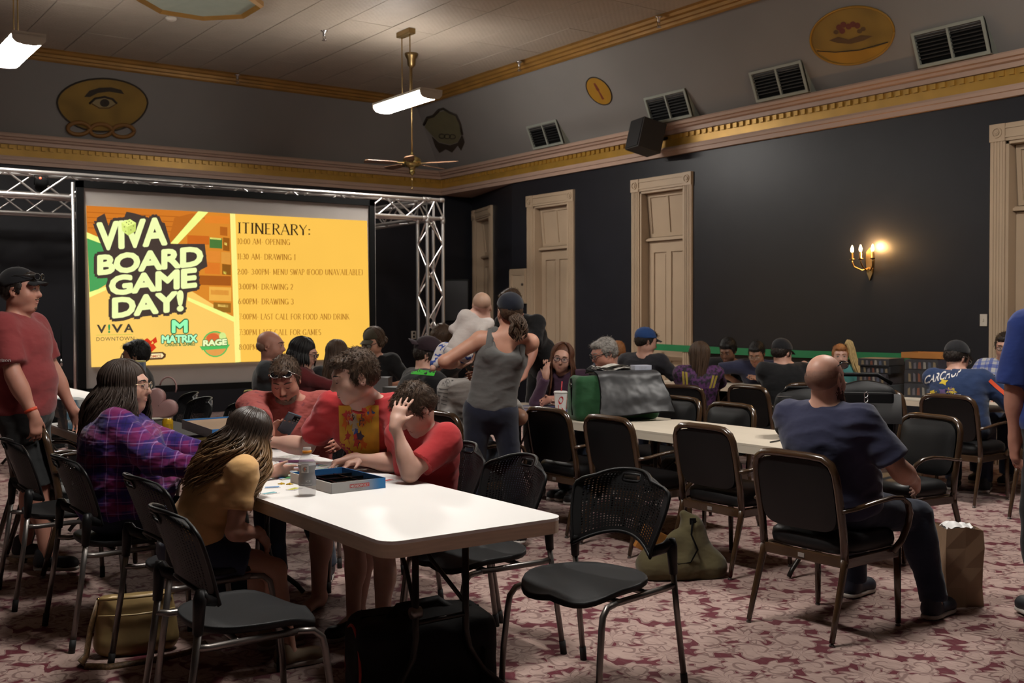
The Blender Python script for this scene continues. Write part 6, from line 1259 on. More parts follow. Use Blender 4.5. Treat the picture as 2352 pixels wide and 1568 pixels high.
pshape(t, 'fringe', [(992, 312), (1009, 327), (1034, 333), (1052, 327), (1062, 308), (1068, 326), (1060, 346), (1052, 334), (1039, 350), (1024, 342), (1010, 351), (1000, 336)], SR, M_edark, .007)
for cx in (1016, 1028, 1040): pline(t, 'chain_link', circ(cx, 312+(cx-1016)*.05, 7, 5, 12)+[(cx+7, 312)], SR, M_edark, .008, .01)
P, N = SR; c0 = atpl(1376, 209, P, N); ring = [c0+V(0, 1, 0)*.215*math.cos(a)+SRU*.215*math.sin(a) for a in [2*math.pi*k/36 for k in range(36)]]
t = thing('round_emblem', 'small round amber emblem on the right slope', 'emblem'); MB().add([c0+N*.004]+[p+N*.004 for p in ring], [(0, 1+i, 1+(i+1) % 36) for i in range(36)]).build('ground', M_amber, t); MB().tube([p+N*.005 for p in ring+ring[:1]], .008, 6).build('rim', M_edark, t, True)
MB().add([c0+V(0, a*.215, 0)+SRU*b*.215+N*.007 for a, b in ((-.08, .6), (.08, .6), (.14, .1), (.06, 0), (.12, -.6), (-.1, -.6), (-.06, 0), (-.14, .1))], [tuple(range(8))]).build('figure', mat('emblem_red', (.16, .03, .012), .7), t)
el = [(1958+96*math.cos(a)+8*math.sin(a)*0, 81+66*math.sin(a)-9*math.cos(a)) for a in [2*math.pi*k/40 for k in range(40)]]
t = painted('oval_emblem', 'large oval amber emblem with red fruit on the right slope', el, SR, M_olive); pshape(t, 'amber_ground', [(1872, 110), (1905, 117), (1960, 116), (2010, 108), (2046, 95), (2040, 112), (2015, 130), (1980, 142), (1945, 146), (1908, 138), (1885, 124)], SR, M_amber, .007); pline(t, 'rim', el+[el[0]], SR, M_amber, .012)
for x, y in ((1928, 62), (1938, 56), (1950, 60), (1960, 55), (1970, 58), (1935, 70)): pshape(t, 'fruit', circ(x, y, 7, 7, 10), SR, mat('emblem_fruit', (.13, .03, .02), .7), .008)
pshape(t, 'leaf_spray', [(1905, 92), (1925, 84), (1950, 90), (1978, 80), (2005, 82), (1985, 92), (1955, 100), (1925, 98)], SR, M_ebrown, .008)
for x, y in ((1921, 73), (1983, 66), (1975, 71)): pshape(t, 'fruit', circ(x, y, 6, 5, 10), SR, M_ebrown, .008)
pline(t, 'table_edge', [(1878, 116), (1920, 119), (1975, 114), (2040, 96)], SR, M_edark, .006, .009)
# vents ------------------------------------------------------------------------------
M_ventf = mat('pale_green_enamel', (.26, .275, .235), .5)
for ya, yb, lb in ((5.70, 6.48, 'white framed wall vent nearest the right edge'), (7.87, 8.63, 'white framed wall vent left of the oval emblem'), (9.69, 10.44, 'white framed wall vent above the loudspeaker'), (12.31, 13.04, 'smallest looking wall vent near the far corner')):
    t = thing('wall_vent', lb, 'vent', (0, (ya+yb)/2, 0), group='wall vents'); h2 = (yb-ya)/2; T_, B_ = V(9.66, 0, 4.33), V(9.80, 0, 3.995); dn = (B_-T_); dl = dn.length; dn.normalize(); nn = V(-dn.z*-1, 0, dn.x*-1) if False else V(dn.z, 0, -dn.x)
    def F(y, s, d): return T_+dn*s+nn*d+V(0, y, 0)
    def fb(mb, y0_, y1_, s0, s1, d0, d1): mb.add([F(y, s, d) for d in (d0, d1) for s in (s0, s1) for y in (y0_, y1_)], [(0, 2, 3, 1), (4, 5, 7, 6), (0, 1, 5, 4), (2, 6, 7, 3), (0, 4, 6, 2), (1, 3, 7, 5)]); return mb
    mb = MB(); fb(mb, -h2, h2, 0, .03, -.02, .015); fb(mb, -h2, h2, dl-.03, dl, -.02, .015); fb(mb, -h2, -h2+.03, .03, dl-.03, -.02, .015); fb(mb, h2-.03, h2, .03, dl-.03, -.02, .015); mb.build('frame', M_ventf, t)
    fb(MB(), -.012, .012, .03, dl-.03, -.015, .01).build('mullion', M_ventf, t)
    mb = MB()
    for y in (-h2, h2): mb.add([F(y, 0, -.0), F(y, dl, 0), V(10.02, y, 3.98), V(10.02, y, 4.0)], [(0, 1, 2, 3)])
    mb.add([F(-h2, dl, 0), F(h2, dl, 0), V(10.05, h2, 3.985), V(10.05, -h2, 3.985)], [(0, 1, 2, 3)]); mb.build('duct', M_ventf, t)
    fb(MB(), -h2+.02, h2-.02, .02, dl-.02, -.04, -.03).build('backing', M_black, t)
    lm = None
    for k in range(7):
        s0 = .05+k*(dl-.1)/7
        for y0_, y1_ in ((-h2+.03, -.012), (.012, h2-.03)): fb(MB(), y0_, y1_, s0, s0+.012, -.03, .0).build('louvre', mat('dark_louvre', (.008, .008, .008), .6), t)
# cornice loudspeaker ------------------------------------------------------------------------------
t = thing('wall_loudspeaker', 'black loudspeaker box mounted on the right cornice', 'speaker', (9.60, 10.34, 3.80)); R_ = Matrix.Rotation(math.radians(-14), 3, 'Z') @ Matrix.Rotation(math.radians(14), 3, 'Y')
MB().box((0, 0, 0), (.34, .36, .40), R_, bev=.01).build('cabinet', mat('speaker_black', (.02, .017, .015), .6), t); MB().box(R_ @ V(-.175, 0, 0), (.012, .33, .37), R_).build('grille', mat('speaker_grille', (.012, .012, .013), .6, .3), t); MB().tube([R_ @ V(.15, 0, 0), V(.38, 0, .02)], .02, 8).build('bracket', M_black, t)
# sconce ------------------------------------------------------------------------------
sp = atX(2000, 602, W); t = thing('wall_sconce', 'brass candle wall sconce glowing warm on the navy wall', 'sconce', (W, sp.y, sp.z))
MB().prism([(0, .16), (.045, .11), (.05, .02), (.035, -.12), (0, -.2), (-.035, -.12), (-.05, .02), (-.045, .11)], .02, lambda a, b, d: (-d, a, b)).build('back_plate', M_brass, t)
M_bulb = mat('warm_bulb', (1, .62, .25), emit=45, var=0)
for k, (dy, ln) in enumerate(((-.13, .10), (.0, .13), (.13, .10))):
    a_ = MB().tube([(-.02, 0, -.06), (-.08, dy*.4, -.09), (-.08-ln*.5, dy*.9, -.05), (-.05-ln, dy, .0), (-.05-ln, dy, .03)], .008, 8).build('arm', M_brass, t, True); c = (-.05-ln, dy, 0)
    mb = MB(); mb.lathe([(.004, .02), (.028, .03), (.03, .036), (.013, .04), (.012, .11), (.0, .112)], c, 12); mb.build('candle_cup', M_brass, a_, True)
    MB().lathe([(.008, .108), (.016, .125), (.017, .14), (.010, .165), (.002, .185)], c, 12).build('bulb', M_bulb, a_, True)
l = bpy.data.lights.new('sconce_light', 'POINT'); l.energy = 27; l.color = (1, .55, .2); l.shadow_soft_size = .05; lo = bpy.data.objects.new('sconce_light', l); COL.objects.link(lo); lo.parent = t; lo.location = (-.09, -.06, .17)
p = atX(2260, 735, W); t = thing('light_switch', 'pale light switch plate beside the right door', 'switch', (W, p.y, p.z)); MB().box((-.006, 0, 0), (.012, .075, .12), bev=.003).build('plate', M_ivory, t); MB().box((-.016, 0, .0), (.014, .012, .026), bev=.002).build('toggle', M_ivory, t)
ta, tb = atX(1498, 796, W-.05), atX(2104, 821, W-.05)
mb = MB(); mb.grid(lambda u, v: (W-.052-.004*math.sin(u*40), ta.y+(tb.y-ta.y)*u, ta.z+(tb.z-ta.z)*u-.015*math.sin(u*math.pi)+(v-.5)*.085), 40, 2); mb.grid(lambda u, v: (W-.048-.004*math.sin(u*40), ta.y+(tb.y-ta.y)*u, ta.z+(tb.z-ta.z)*u-.015*math.sin(u*math.pi)+(.5-v)*.085), 40, 2)
tp = thing('green_ribbon', 'bright green ribbon stretched along the right wall', 'ribbon'); mb.build('band', mat('green_ribbon_cloth', (.008, .17, .055), .6), tp, True); MB().box((W-.04, tb.y-.02, tb.z), (.08, .1, .14), bev=.01).build('end_clip', M_black, tp); MB().box((W-.04, ta.y+.02, ta.z), (.08, .05, .10), bev=.01).build('end_clip', M_black, tp)
# ================================================================ things on the tables
ZTAB = .7405
M_card = mat('grey_board', (.30, .30, .31), .6); M_cardbr = mat('brown_card', (.26, .17, .10), .8); M_blue = mat('game_blue', (.03, .16, .42), .5, var=.25, vscale=12); M_redp = mat('print_red', (.42, .03, .03), .5)
# squeeze bottle
t = thing('drink_bottle', 'clear sports drink bottle with grey label and orange neck ring', 'bottle', (1.905, 4.125, ZTAB))
M_clear = mat('clear_plastic', (.75, .73, .73), .12, alpha=.28, var=0)
prof = [(.020, .0), (.034, .002), (.0365, .012), (.0365, .03), (.035, .036), (.0365, .042), (.0365, .075), (.031, .092), (.031, .105), (.0365, .122), (.037, .135), (.034, .152), (.026, .166), (.018, .176), (.0165, .182), (.0165, .203)]
MB().lathe(prof, n=28).build('body', M_clear, t, True)
lab = mat('bottle_label', (.34, .33, .34), .4, var=.12, vscale=30, alpha=.8); MB().lathe([(.0368, .044), (.0373, .046), (.0373, .074), (.032, .0915), (.032, .106), (.0373, .121), (.0376, .130), (.037, .132)], n=28).build('label', lab, t, True)
MB().lathe([(.018, .179), (.0195, .181), (.0195, .188), (.018, .190)], n=24).build('neck_ring', mat('orange_plastic', (.75, .28, .03), .4), t, True)
MB().lathe([(.0172, .190), (.0178, .192), (.0172, .195), (.0178, .198), (.0172, .201), (.0165, .203)], n=24).build('neck_thread', M_clear, t, True)
def on_cyl(t, name, txt, R, ang, z, h, wd, m, off=0.0):
    return text_on(name, txt, m, lambda a, b: V((R+.0006)*math.cos(ang+(a-.5)*wd/R), (R+.0006)*math.sin(ang+(a-.5)*wd/R), z+b*h), t, off)
cang = math.atan2(-4.125, -1.905)-.25
def disc_on(t, name, R, ang, z, r, m, k=.0004):
    n = 20; MB().add([V((R+k)*math.cos(ang), (R+k)*math.sin(ang), z)]+[V((R+k)*math.cos(ang+r*math.cos(2*math.pi*i/n)/R), (R+k)*math.sin(ang+r*math.cos(2*math.pi*i/n)/R), z+r*math.sin(2*math.pi*i/n)) for i in range(n)], [(0, 1+i, 1+(i+1) % n) for i in range(n)]).build(name, m, t)
M_lw = mat('label_white', (.75, .74, .73), .5)
MB().grid(lambda u, v: V((.0376+(.0006 if v > .3 else 0))*math.cos(cang+(u-.5)*.85), (.0376)*math.sin(cang+(u-.5)*.85), .1+v*.035), 8, 4).build('logo_panel', M_lw, t, True)
on_cyl(t, 'logo_letter', 'G', .0385, cang, .105, .022, .020, mat('label_grey', (.3, .29, .29), .5), .05)
MB().add([V(.0396*math.cos(cang+a), .0396*math.sin(cang+a), z) for a, z in ((.08, .128), (-.14, .114), (-.0, .115), (-.08, .104), (.15, .118), (.02, .118))], [tuple(range(6))]).build('logo_bolt', mat('orange_print', (.62, .12, .03), .5), t)
on_cyl(t, 'label_text', 'ICE', .0378, cang+.35, .062, .008, .02, M_lw); on_cyl(t, 'label_text', 'THIRST QUENCHER', .0378, cang+.1, .050, .004, .05, M_lw)
# tray of the board game
t = thing('game_box_tray', 'open shallow board game box with blue side and black plastic insert', 'game box', (2.13, 4.30, ZTAB), math.radians(1)); bx, by, bh = .26, .40, .045
mb = MB(); mb.box((0, 0, .0015), (bx, by, .003)); mb.build('base', M_card, t)
m, g = newmat('blue_to_white_print'); x, y, z = g.xyz(g.coord()); g.put(g.b.inputs['Base Color'], g.mix(g.step(x, .0, .11), (.60, .59, .58), (.02, .20, .50))); g.b.inputs['Roughness'].default_value = .45; M_fade = m
for c, d, mm in (((0, -by/2, bh/2), (bx, .004, bh), M_fade), ((0, by/2, bh/2), (bx, .004, bh), M_blue), ((bx/2, 0, bh/2), (.004, by, bh), M_blue), ((-bx/2, 0, bh/2), (.004, by, bh), M_lw)): MB().box(c, d).build('side', mm, t)
mb = MB(); mb.box((0, 0, .012), (bx-.012, by-.012, .018))
mb.build('insert', mat('glossy_black_insert', (.006, .006, .007), .18), t); mb = MB()
for y_ in (-.12, -.02, .09): mb.box((0, y_, .027), (bx-.02, .006, .014))
for x_ in (-.06, .05): mb.box((x_, -.03, .026), (.006, by-.08, .012))
mb.build('insert_ribs', mat('glossy_black_insert', (.006, .006, .007), .18), t)
MB().box((.0, -.165, .028), (bx-.03, .04, .004), bev=.001).build('card_deck', mat('deck_orange', (.30, .09, .02), .5, var=.4, vscale=30), t)
MB().add([V(-.045, -by/2-.0026, .016), V(.05, -by/2-.0026, .016), V(.05, -by/2-.0026, .032), V(-.045, -by/2-.0026, .032)], [(0, 1, 2, 3)]).build('logo_panel', M_redp, t)
text_pl('logo', 'MONOPOLY', M_lw, (-.042, -by/2-.0034, .0185), (.089, 0, 0), (0, 0, .011), t, .03); text_pl('logo_subtitle', 'GAMER', M_card, (-.018, -by/2-.0034, .008), (.036, 0, 0), (0, 0, .005), t)
# open lid box on the far left of the table
t = thing('grey_game_box', 'grey board game box with black insert beside the girl', 'game box', (2.10, 5.74, ZTAB), math.radians(6))
for c, d in (((0, -.2, .04), (.27, .005, .08)), ((0, .2, .04), (.27, .005, .08)), ((.135, 0, .04), (.005, .4, .08)), ((-.135, 0, .04), (.005, .4, .08))): MB().box(c, d).build('side', M_card, t)
MB().box((0, 0, .035), (.262, .392, .066)).build('insert', mat('dark_insert', (.03, .025, .02), .4), t); MB().add([V(-.03+.022*math.cos(k*math.pi/3), -.2035, .04+.022*math.sin(k*math.pi/3)) for k in range(6)], [tuple(range(6))]).build('hexagon_mark', mat('pale_print', (.45, .45, .45), .5), t)
text_pl('side_text', 'SORCERER', mat('pale_print', (.45, .45, .45), .5), (-.1385, .15, .03), (0, -.28, 0), (0, 0, .028), t)
t = thing('upturned_lid_box', 'upturned blue game box lid with brown inside lying on the grey box', 'game box lid', (2.16, 5.80, ZTAB+.088), math.radians(4)); R_ = Matrix.Rotation(.06, 3, 'X')
for c, d, mm in (((0, -.2, .028), (.29, .004, .052), M_blue), ((0, .2, .028), (.29, .004, .052), M_blue), ((.145, 0, .028), (.004, .4, .052), M_blue), ((-.145, 0, .028), (.004, .4, .052), mat('lid_side', (.10, .09, .09), .5))): MB().box(R_ @ Vector(c)+V(0, 0, .013), d, R_).build('side', mm, t)
MB().box(R_ @ V(0, 0, .044)+V(0, 0, .013), (.282, .392, .004), R_).build('inside', M_cardbr, t)
# the board, cards, play money
m, g = newmat('board_print'); co = g.coord(); vor = g.n('ShaderNodeTexVoronoi'); g.put(vor.inputs['Vector'], co); vor.inputs['Scale'].default_value = 34; g.put(g.b.inputs['Base Color'], g.mix(g.step(g.noise(co, 13, 2), .38, .5), (.05, .20, .36), g.mix(.75, vor.outputs['Color'], (.55, .55, .5)))); g.b.inputs['Roughness'].default_value = .35
t = thing('game_board', 'colourful square game board lying between the players', 'game board', (2.16, 4.80, ZTAB), math.radians(8)); MB().box((0, 0, .002), (.40, .40, .004)).build('board', m, t)
cols = [(.06, .25, .08), (.05, .2, .45), (.5, .05, .04), (.6, .5, .05), (.3, .1, .3), (.7, .35, .05), (.1, .35, .4), (.45, .45, .42)]; random.seed(2)
for s_ in range(4):
    a = s_*math.pi/2; R_ = Matrix.Rotation(a, 3, 'Z')
    for k in range(9): MB().box(R_ @ V(-.16+k*.04, -.178, .0048), (.034, .036, .0014), R_).build('space', mat('space_%d' % ((k+s_*3) % 8), cols[(k+s_*3) % 8], .45), t)
text_pl('board_title', 'MONOPOLY', M_redp, (-.10, -.02, .0046), (.18, .05, 0), (-.012, .04, 0), t, .03)
t0 = None
for i, (x, y, a, c, lb) in enumerate(((2.37, 4.27, 20, 2, 'small printed card lying alone near the boy'), (1.87, 4.41, -20, 1, 'printed card at the table edge beside the girl'), (1.80, 4.27, 10, 6, 'green and blue printed card nearest the girl'), (1.93, 4.31, 35, 3, 'yellow play money bill beside the bottle'), (2.38, 5.30, 12, 7, 'white rules leaflet by the salmon-shirted man'), (2.30, 5.10, -18, 4, 'pink and white player mat behind the bottle'), (2.42, 4.86, 25, 7, 'white paper under the teenager\'s hand'), (1.84, 4.62, 14, 1, 'blue printed card near the girl\'s hand'))):
    big = c in (7, 4); w_, h_ = (.21, .15) if big else (.07, .045)
    t = thing('printed_card', lb, 'card', (x, y, ZTAB), math.radians(a)); MB().box((0, 0, .0006), (w_, h_, .0012)).build('sheet', M_lw, t); MB().box((0, h_*.1, .0015), (w_*.86, h_*.55, .0006)).build('picture', mat('cardpic_%d' % i, cols[c], .5, var=.6, vscale=60), t); MB().box((0, -h_*.32, .0015), (w_*.7, h_*.12, .0006)).build('caption', M_card, t)
for i, (x, y) in enumerate(((1.965, 4.44), (1.94, 4.47), (2.0, 4.98))):
    t = thing('game_token', ('yellow star shaped game token', 'small yellow game token touching the star', 'tan wooden game block near the girl')[i], 'token', (x, y, ZTAB), i)
    if i < 2:
        star = [((.017 if k % 2 else .008)*math.cos(k*.6283), (.017 if k % 2 else .008)*math.sin(k*.6283)) for k in range(10)]; MB().prism(star, .004, lambda a, b, d: (a, b, d)).build('star', mat('token_yellow', (.65, .42, .02), .4), t); MB().lathe([(.005, .004), (.004, .007), (0, .0075)], n=10).build('boss', mat('token_yellow', (.65, .42, .02), .4), t)
    else: MB().box((0, 0, .01), (.022, .03, .02), bev=.003).build('block', mat('token_tan', (.45, .35, .2), .6), t)
# phones
def phone(label, p, R_):
    t = thing('mobile_phone', label, 'phone', p); MB().box((0, 0, 0), (.075, .009, .155), R_, bev=.004).build('case', mat('slate_phone_case', (.03, .05, .075), .45), t); MB().box(R_ @ V(.0, -.0052, 0), (.068, .0012, .147), R_).build('screen', mat('phone_glass', (.01, .01, .012), .1), t)
    b = MB().box(R_ @ V(-.017, .0058, .05), (.032, .003, .034), R_, bev=.001).build('camera_block', M_black, t)
    for dx, dz in ((-.008, .008), (.008, -.008), (-.008, -.008)): MB().ell(R_ @ V(-.017+dx, .0075, .05+dz), (.006, .002, .006), R_).build('lens', M_lens, b, True)
    return t
JH = P4J; hd = JH.wR+unit(JH.wR-JH.eR)*.01
phone('slate blue mobile phone in the hand of the salmon-shirted man', tuple(hd+A3((.06, -.08, .075))), Matrix.Rotation(math.radians(150), 3, 'Z') @ Matrix.Rotation(math.radians(-38), 3, 'X') @ Matrix.Rotation(math.radians(-28), 3, 'Y'))
phone('dark mobile phone held by the man in blue plaid', (8.80, 5.12, .90), Matrix.Rotation(math.radians(-80), 3, 'Z') @ Matrix.Rotation(math.radians(-50), 3, 'X'))
# black mat, can, heart bag, boxes on the second table
t = thing('game_mat', 'black cloth game mat covering the middle of the second table', 'mat', (2.10, 7.06, ZTAB)); MB().box((0, 0, .002), (.75, 1.38, .004), bev=.001).build('cloth', mat('mat_black', (.022, .021, .020), .85), t); MB().tube([(-.373, -.688, .004), (.373, -.688, .004), (.373, .688, .004), (-.373, .688, .004), (-.373, -.688, .004)], .0025, 5).build('stitched_edge', M_black, t)
t = thing('soda_can', 'yellow drink can standing on the black mat', 'can', (2.09, 6.52, ZTAB+.005)); MB().lathe([(.022, 0), (.027, .004), (.033, .014), (.033, .105), (.028, .117), (.027, .121)], n=24).build('body', mat('can_yellow', (.55, .33, .015), .3, .5, var=.15, vscale=20), t, True); MB().lathe([(.027, .119), (.0275, .122), (.025, .121), (.024, .118), (0, .118)], n=24).build('lid', mat('chrome', (.55, .55, .55), .2, 1), t, True)
for k in range(5): MB().box((.0334*math.cos(4.2+k*.22), .0334*math.sin(4.2+k*.22), .06), (.001, .004, .06), Matrix.Rotation(4.2+k*.22, 3, 'Z')).build('can_print', mat('can_print', (.25, .14, .01), .4), t)
t = thing('heart_bag', 'dusty pink heart shaped handbag standing on the table', 'bag', (2.46, 7.84, ZTAB), math.radians(-34)); hp = []
for k in range(40):
    a = 2*math.pi*k/40; hx = 16*math.sin(a)**3; hy = 13*math.cos(a)-5*math.cos(2*a)-2*math.cos(3*a)-math.cos(4*a); hp.append((hx*.0078, hy*.0078))
ca, sa = math.cos(-.75), math.sin(-.75); hp = [(x*ca-y*sa, x*sa+y*ca) for x, y in hp]; zmin = min(p[1] for p in hp)
mb = MB(); mb.smooth = True; rings = [(.04, -.043), (.4, -.042), (.7, -.039), (.90, -.034), (.98, -.026), (1, -.012), (1, .012), (.98, .026), (.90, .034), (.7, .039), (.04, .043)]; n = 40
mb.add([V(x*k, d, y*k-zmin) for k, d in rings for x, y in hp], [(a*n+i, a*n+(i+1) % n, (a+1)*n+(i+1) % n, (a+1)*n+i) for a in range(10) for i in range(n)]); M_pinkl = mat('pink_leather', (.36, .20, .19), .5); mb.build('body', M_pinkl, t, True)
MB().tube([V(x*1.0, 0, y-zmin) for x, y in hp+hp[:1]], .004, 6).build('piping', mat('pink_piping', (.24, .12, .115), .5), t, True)
mb = MB(); mb.tube([V(.06+.06*math.cos(a), 0, .23+.075*math.sin(a)) for a in [math.radians(-30+k*22) for k in range(10)]], .006, 8); mb.build('handle', M_pinkl, t, True); mb = MB(); mb.box((.02, -.037, .15), (.002, .002, .03)); mb.box((.02, -.037, .15), (.025, .002, .003)); mb.build('monogram', mat('pink_piping', (.24, .12, .115), .5), t)
def gbox(label, loc, dims, m, rz=0, lidm=None, txt=None, txtm=None, th=.3, pos=(.1, .35, .8), name='game_box', sub=None):
    t = thing(name, label, 'game box', loc, math.radians(rz)); x, y, z = dims; MB().box((0, 0, z*.40), (x-.006, y-.006, z*.8), bev=.001).build('base', m, t); MB().box((0, 0, z*.55), (x, y, z*.9), bev=.0015).build('lid', lidm or m, t)
    if txt: text_pl('title', txt, txtm or M_lw, (-x/2+x*pos[0], -y/2-.0015, z*pos[1]), (x*pos[2], 0, 0), (0, 0, z*th), t, .01 if txt in ('Dominant', 'Species') else 0)
    if sub: text_pl('title', sub, txtm or M_lw, (-x/2+x*(pos[0]+.02), -y/2-.0015, z*(pos[1]-.34)), (x*pos[2]*.85, 0, 0), (0, 0, z*th), t, .01)
    return t
M_green = mat('green_box', (.06, .16, .035), .5); M_blackb = mat('black_game_box', (.02, .019, .018), .45)
tt = gbox('green game box under the black one on the second table', (2.02, 7.86, ZTAB), (.30, .30, .085), M_green, -4)
MB().add([V(-.09+.012*math.cos(k*.52), -.1525, .05+.012*math.sin(k*.52)) for k in range(12)], [tuple(range(12))]).build('ring_mark', mat('green_mark', (.10, .05, .02), .5), tt)
tt = gbox('black game box with white lettering on the green box', (2.07, 7.87, ZTAB+.086), (.30, .30, .075), M_blackb, -4, txt='Dominant', th=.30, pos=(.30, .54, .62), sub='Species', txtm=mat('cream_letter', (.55, .5, .42), .5)); MB().box((-.155, -.148, .0375), (.012, .006, .072)).build('spine_edge', mat('amber_edge', (.35, .19, .03), .5), tt); MB().box((-.085, -.1525, .045), (.022, .003, .016)).build('badge', mat('pink_badge', (.35, .10, .14), .5), tt)
m, g = newmat('painted_lid'); co = g.coord(); g.put(g.b.inputs['Base Color'], g.mix(g.step(g.noise(co, 9, 2), .42, .58), (.05, .12, .17), (.42, .42, .40))); g.b.inputs['Roughness'].default_value = .4
for k, lb in enumerate(('lowest painted game box of the stack at the left end', 'second painted game box of the left stack', 'upper painted game box of the left stack')): gbox(lb, (1.80-.01*k, 7.56+.02*k, ZTAB+k*.066), (.16, .28, .064), m, 3*k)
gbox('amber game box beside the coffee cup', (2.30, 7.90, ZTAB), (.16, .12, .17), mat('amber_box', (.30, .12, .02), .45), 12)
t = thing('iced_drink', 'tall beige drink cup behind the black game box', 'cup', (2.40, 8.6-.75, ZTAB)) if False else thing('coffee_cup', 'tall beige drink cup behind the black game box', 'cup', (1.98, 10.4, ZTAB)); MB().lathe([(.03, 0), (.033, .005), (.045, .20), (.046, .205)], n=20).build('cup', mat('beige_cup', (.32, .24, .16), .5), t, True); MB().lathe([(.047, .203), (.048, .21), (.042, .235), (.03, .25), (0, .252)], n=20).build('lid', mat('beige_cup', (.32, .24, .16), .5), t, True)
gbox('blue and white tall game box behind the woman in plaid', (2.46, 8.46-.6, ZTAB), (.01, .01, .01), M_blue) if False else None
t = thing('display_box', 'tall blue and cream game carton behind the woman in plaid', 'game box', (2.30, 7.92, ZTAB+.172), math.radians(-30)); MB().box((0, 0, .10), (.15, .07, .11), bev=.002).build('carton', mat('carton_cream', (.42, .38, .31), .5), t); MB().box((0, 0, .20), (.152, .072, .09), bev=.002).build('picture_band', mat('carton_blue', (.16, .2, .27), .5, var=.4, vscale=20), t); MB().box((0, 0, .25), (.153, .073, .01)).build('yellow_top', mat('carton_yellow', (.6, .55, .2), .5), t); text_pl('carton_text', 'Soft', M_blackb, (-.06, -.0365, .09), (.07, 0, 0), (0, 0, .03), t)
MB().box((0, 0, .025), (.13, .06, .05)).build('foot', M_cardbr, t)
# ================================================================ cream-lit tables
t = thing('paper_cup', 'white paper cup with red chicken emblem and red straw', 'cup', (4.90, 6.20, ZTAB), 0); MB().lathe([(.032, 0), (.034, .004), (.048, .17), (.049, .175)], n=28).build('cup', M_lw, t, True); MB().lathe([(.0505, .172), (.0515, .178), (.048, .183), (.044, .186), (0, .186)], n=28).build('lid', mat('translucent_lid', (.6, .58, .56), .3), t, True); MB().cyl((.005, 0, .16), (.03, .02, .255), .0042).build('straw', mat('straw_red', (.5, .02, .03), .4), t, True)
cg = math.atan2(-6.2, -4.9)+.05
def cup_patch(pts, nm):
    MB().add([V((.0345+z*.0835+.0006)*math.cos(cg+a), (.0345+z*.0835+.0006)*math.sin(cg+a), z) for a, z in pts], [tuple(range(len(pts)))]).build(nm, mat('cup_red', (.50, .02, .03), .5), t)
cup_patch([(.0+.42*math.cos(k*.4)*1.0, .12+.028*math.sin(k*.4)+.01*math.cos(k*.4)) for k in range(16)], 'emblem_comb'); cup_patch([(.1, .04), (.55, .052), (.15, .07), (.18, .055)], 'emblem_beak'); cup_patch([(-.55, .09), (-.40, .085), (-.25, .03), (-.22, .01), (-.35, .01), (-.42, .05)], 'emblem_neck')
# green messenger bag with black flap
t = thing('messenger_bag', 'green messenger bag with a big black flap on the cream-lit table', 'bag', (5.07, 5.80, ZTAB), math.radians(-20)); M_gb = fabric('green_canvas', (.018, .075, .028)); M_bf = mat('black_nylon', (.028, .028, .030), .5, var=.2, vscale=5, bump=.6, bscale=11, bdist=.03)
S = SDF(); S.rbox((0, 0, .16), (.32, .115, .16), .05, .03); S.ell((0, 0, .14), (.30, .15, .13), None, .06); v, f = S.mesh(.01); v = folds(v, f, 3, .006, 30); npmesh('body', v, f, M_gb, t)
mb = MB(); mb.smooth = True
def flap(u, v, d):
    x = -.18+.47*u+.10*v*(u-.1)+.03*math.sin(v*3)*(1-u); s_ = v*.52; ww = .006*math.sin(9*u+7*v)+.004*math.sin(17*v+3)
    if s_ < .15: y, z = .10-s_*1.3, .325+.02*math.sin(s_*20)
    else: q = s_-.15; y, z = -.095-.05*min(1, q*4)-.16*q-.03*math.sin(u*3.1)*q*3, .325-q*.74-.03*math.sin(u*6)*q
    return V(x, y-d-ww*(v > .3), z+d*.6)
mb.grid(lambda u, v: flap(u, v, .010), 20, 20); mb.grid(lambda u, v: flap(1-u, v, 0), 20, 20); mb.build('flap', M_bf, t, True)
MB().tube([flap(0, k/10, .006) for k in range(11)]+[flap(k/10, 1, .006) for k in range(1, 11)]+[flap(1, 1-k/10, .006) for k in range(1, 11)], .006, 6).build('flap_piping', M_black, t, True)
mb = MB(); mb.tube([V(-.33, -.02, .30), V(-.325, -.02, .2), V(-.32, -.03, .04)], [(.018, .004)]*3, 6); mb.build('side_strap', M_black, t, True); mb = MB(); mb.tube([V(-.335, -.02, .25+.02*math.sin(a))+V(0, .018*math.cos(a), 0) for a in [k*.7 for k in range(10)]], .003, 6); mb.ell((.24, -.05, .31), (.014, .01, .014)); mb.build('buckle', mat('chrome', (.55, .55, .55), .2, 1), t, True)
t = thing('paper_stack', 'crumpled white papers on top of the messenger bag', 'papers', (5.08, 5.84, ZTAB+.352), math.radians(-20)); mb = MB()
for k in range(5): mb.grid(lambda u, v: V((u-.5)*.26, (v-.5)*.12, .006*k+.012*math.sin(u*7+k)+.01*math.cos(v*9+k*2)), 10, 6)
mb.build('sheets', mat('newsprint', (.45, .43, .39), .8, var=.3, vscale=30), t, True); MB().box((-.02, .02, -.006), (.30, .10, .02), bev=.006).build('folder', M_black, t)
t = thing('white_card_box', 'small white card box lying on the messenger bag', 'box', (5.29, 5.75, ZTAB+.348), math.radians(-20)); MB().box((0, 0, .018), (.13, .09, .034), bev=.002).build('carton', mat('carton_white', (.42, .44, .52), .5), t); text_pl('carton_text', 'CO OP', M_card, (-.03, -.0456, .010), (.055, 0, 0), (0, 0, .014), t)
t = thing('blue_game_mat', 'blue and grey printed game spread at the far end of the cream-lit table', 'game mat', (5.06, 6.72, ZTAB)); m, g = newmat('blue_spread'); co = g.coord(); g.put(g.b.inputs['Base Color'], g.mix(g.step(g.noise(co, 5, 1), .45, .55), (.025, .03, .10), (.13, .12, .13))); MB().box((0, 0, .003), (.60, .70, .006)).build('sheet', m, t)
mb = MB(); random.seed(8); 
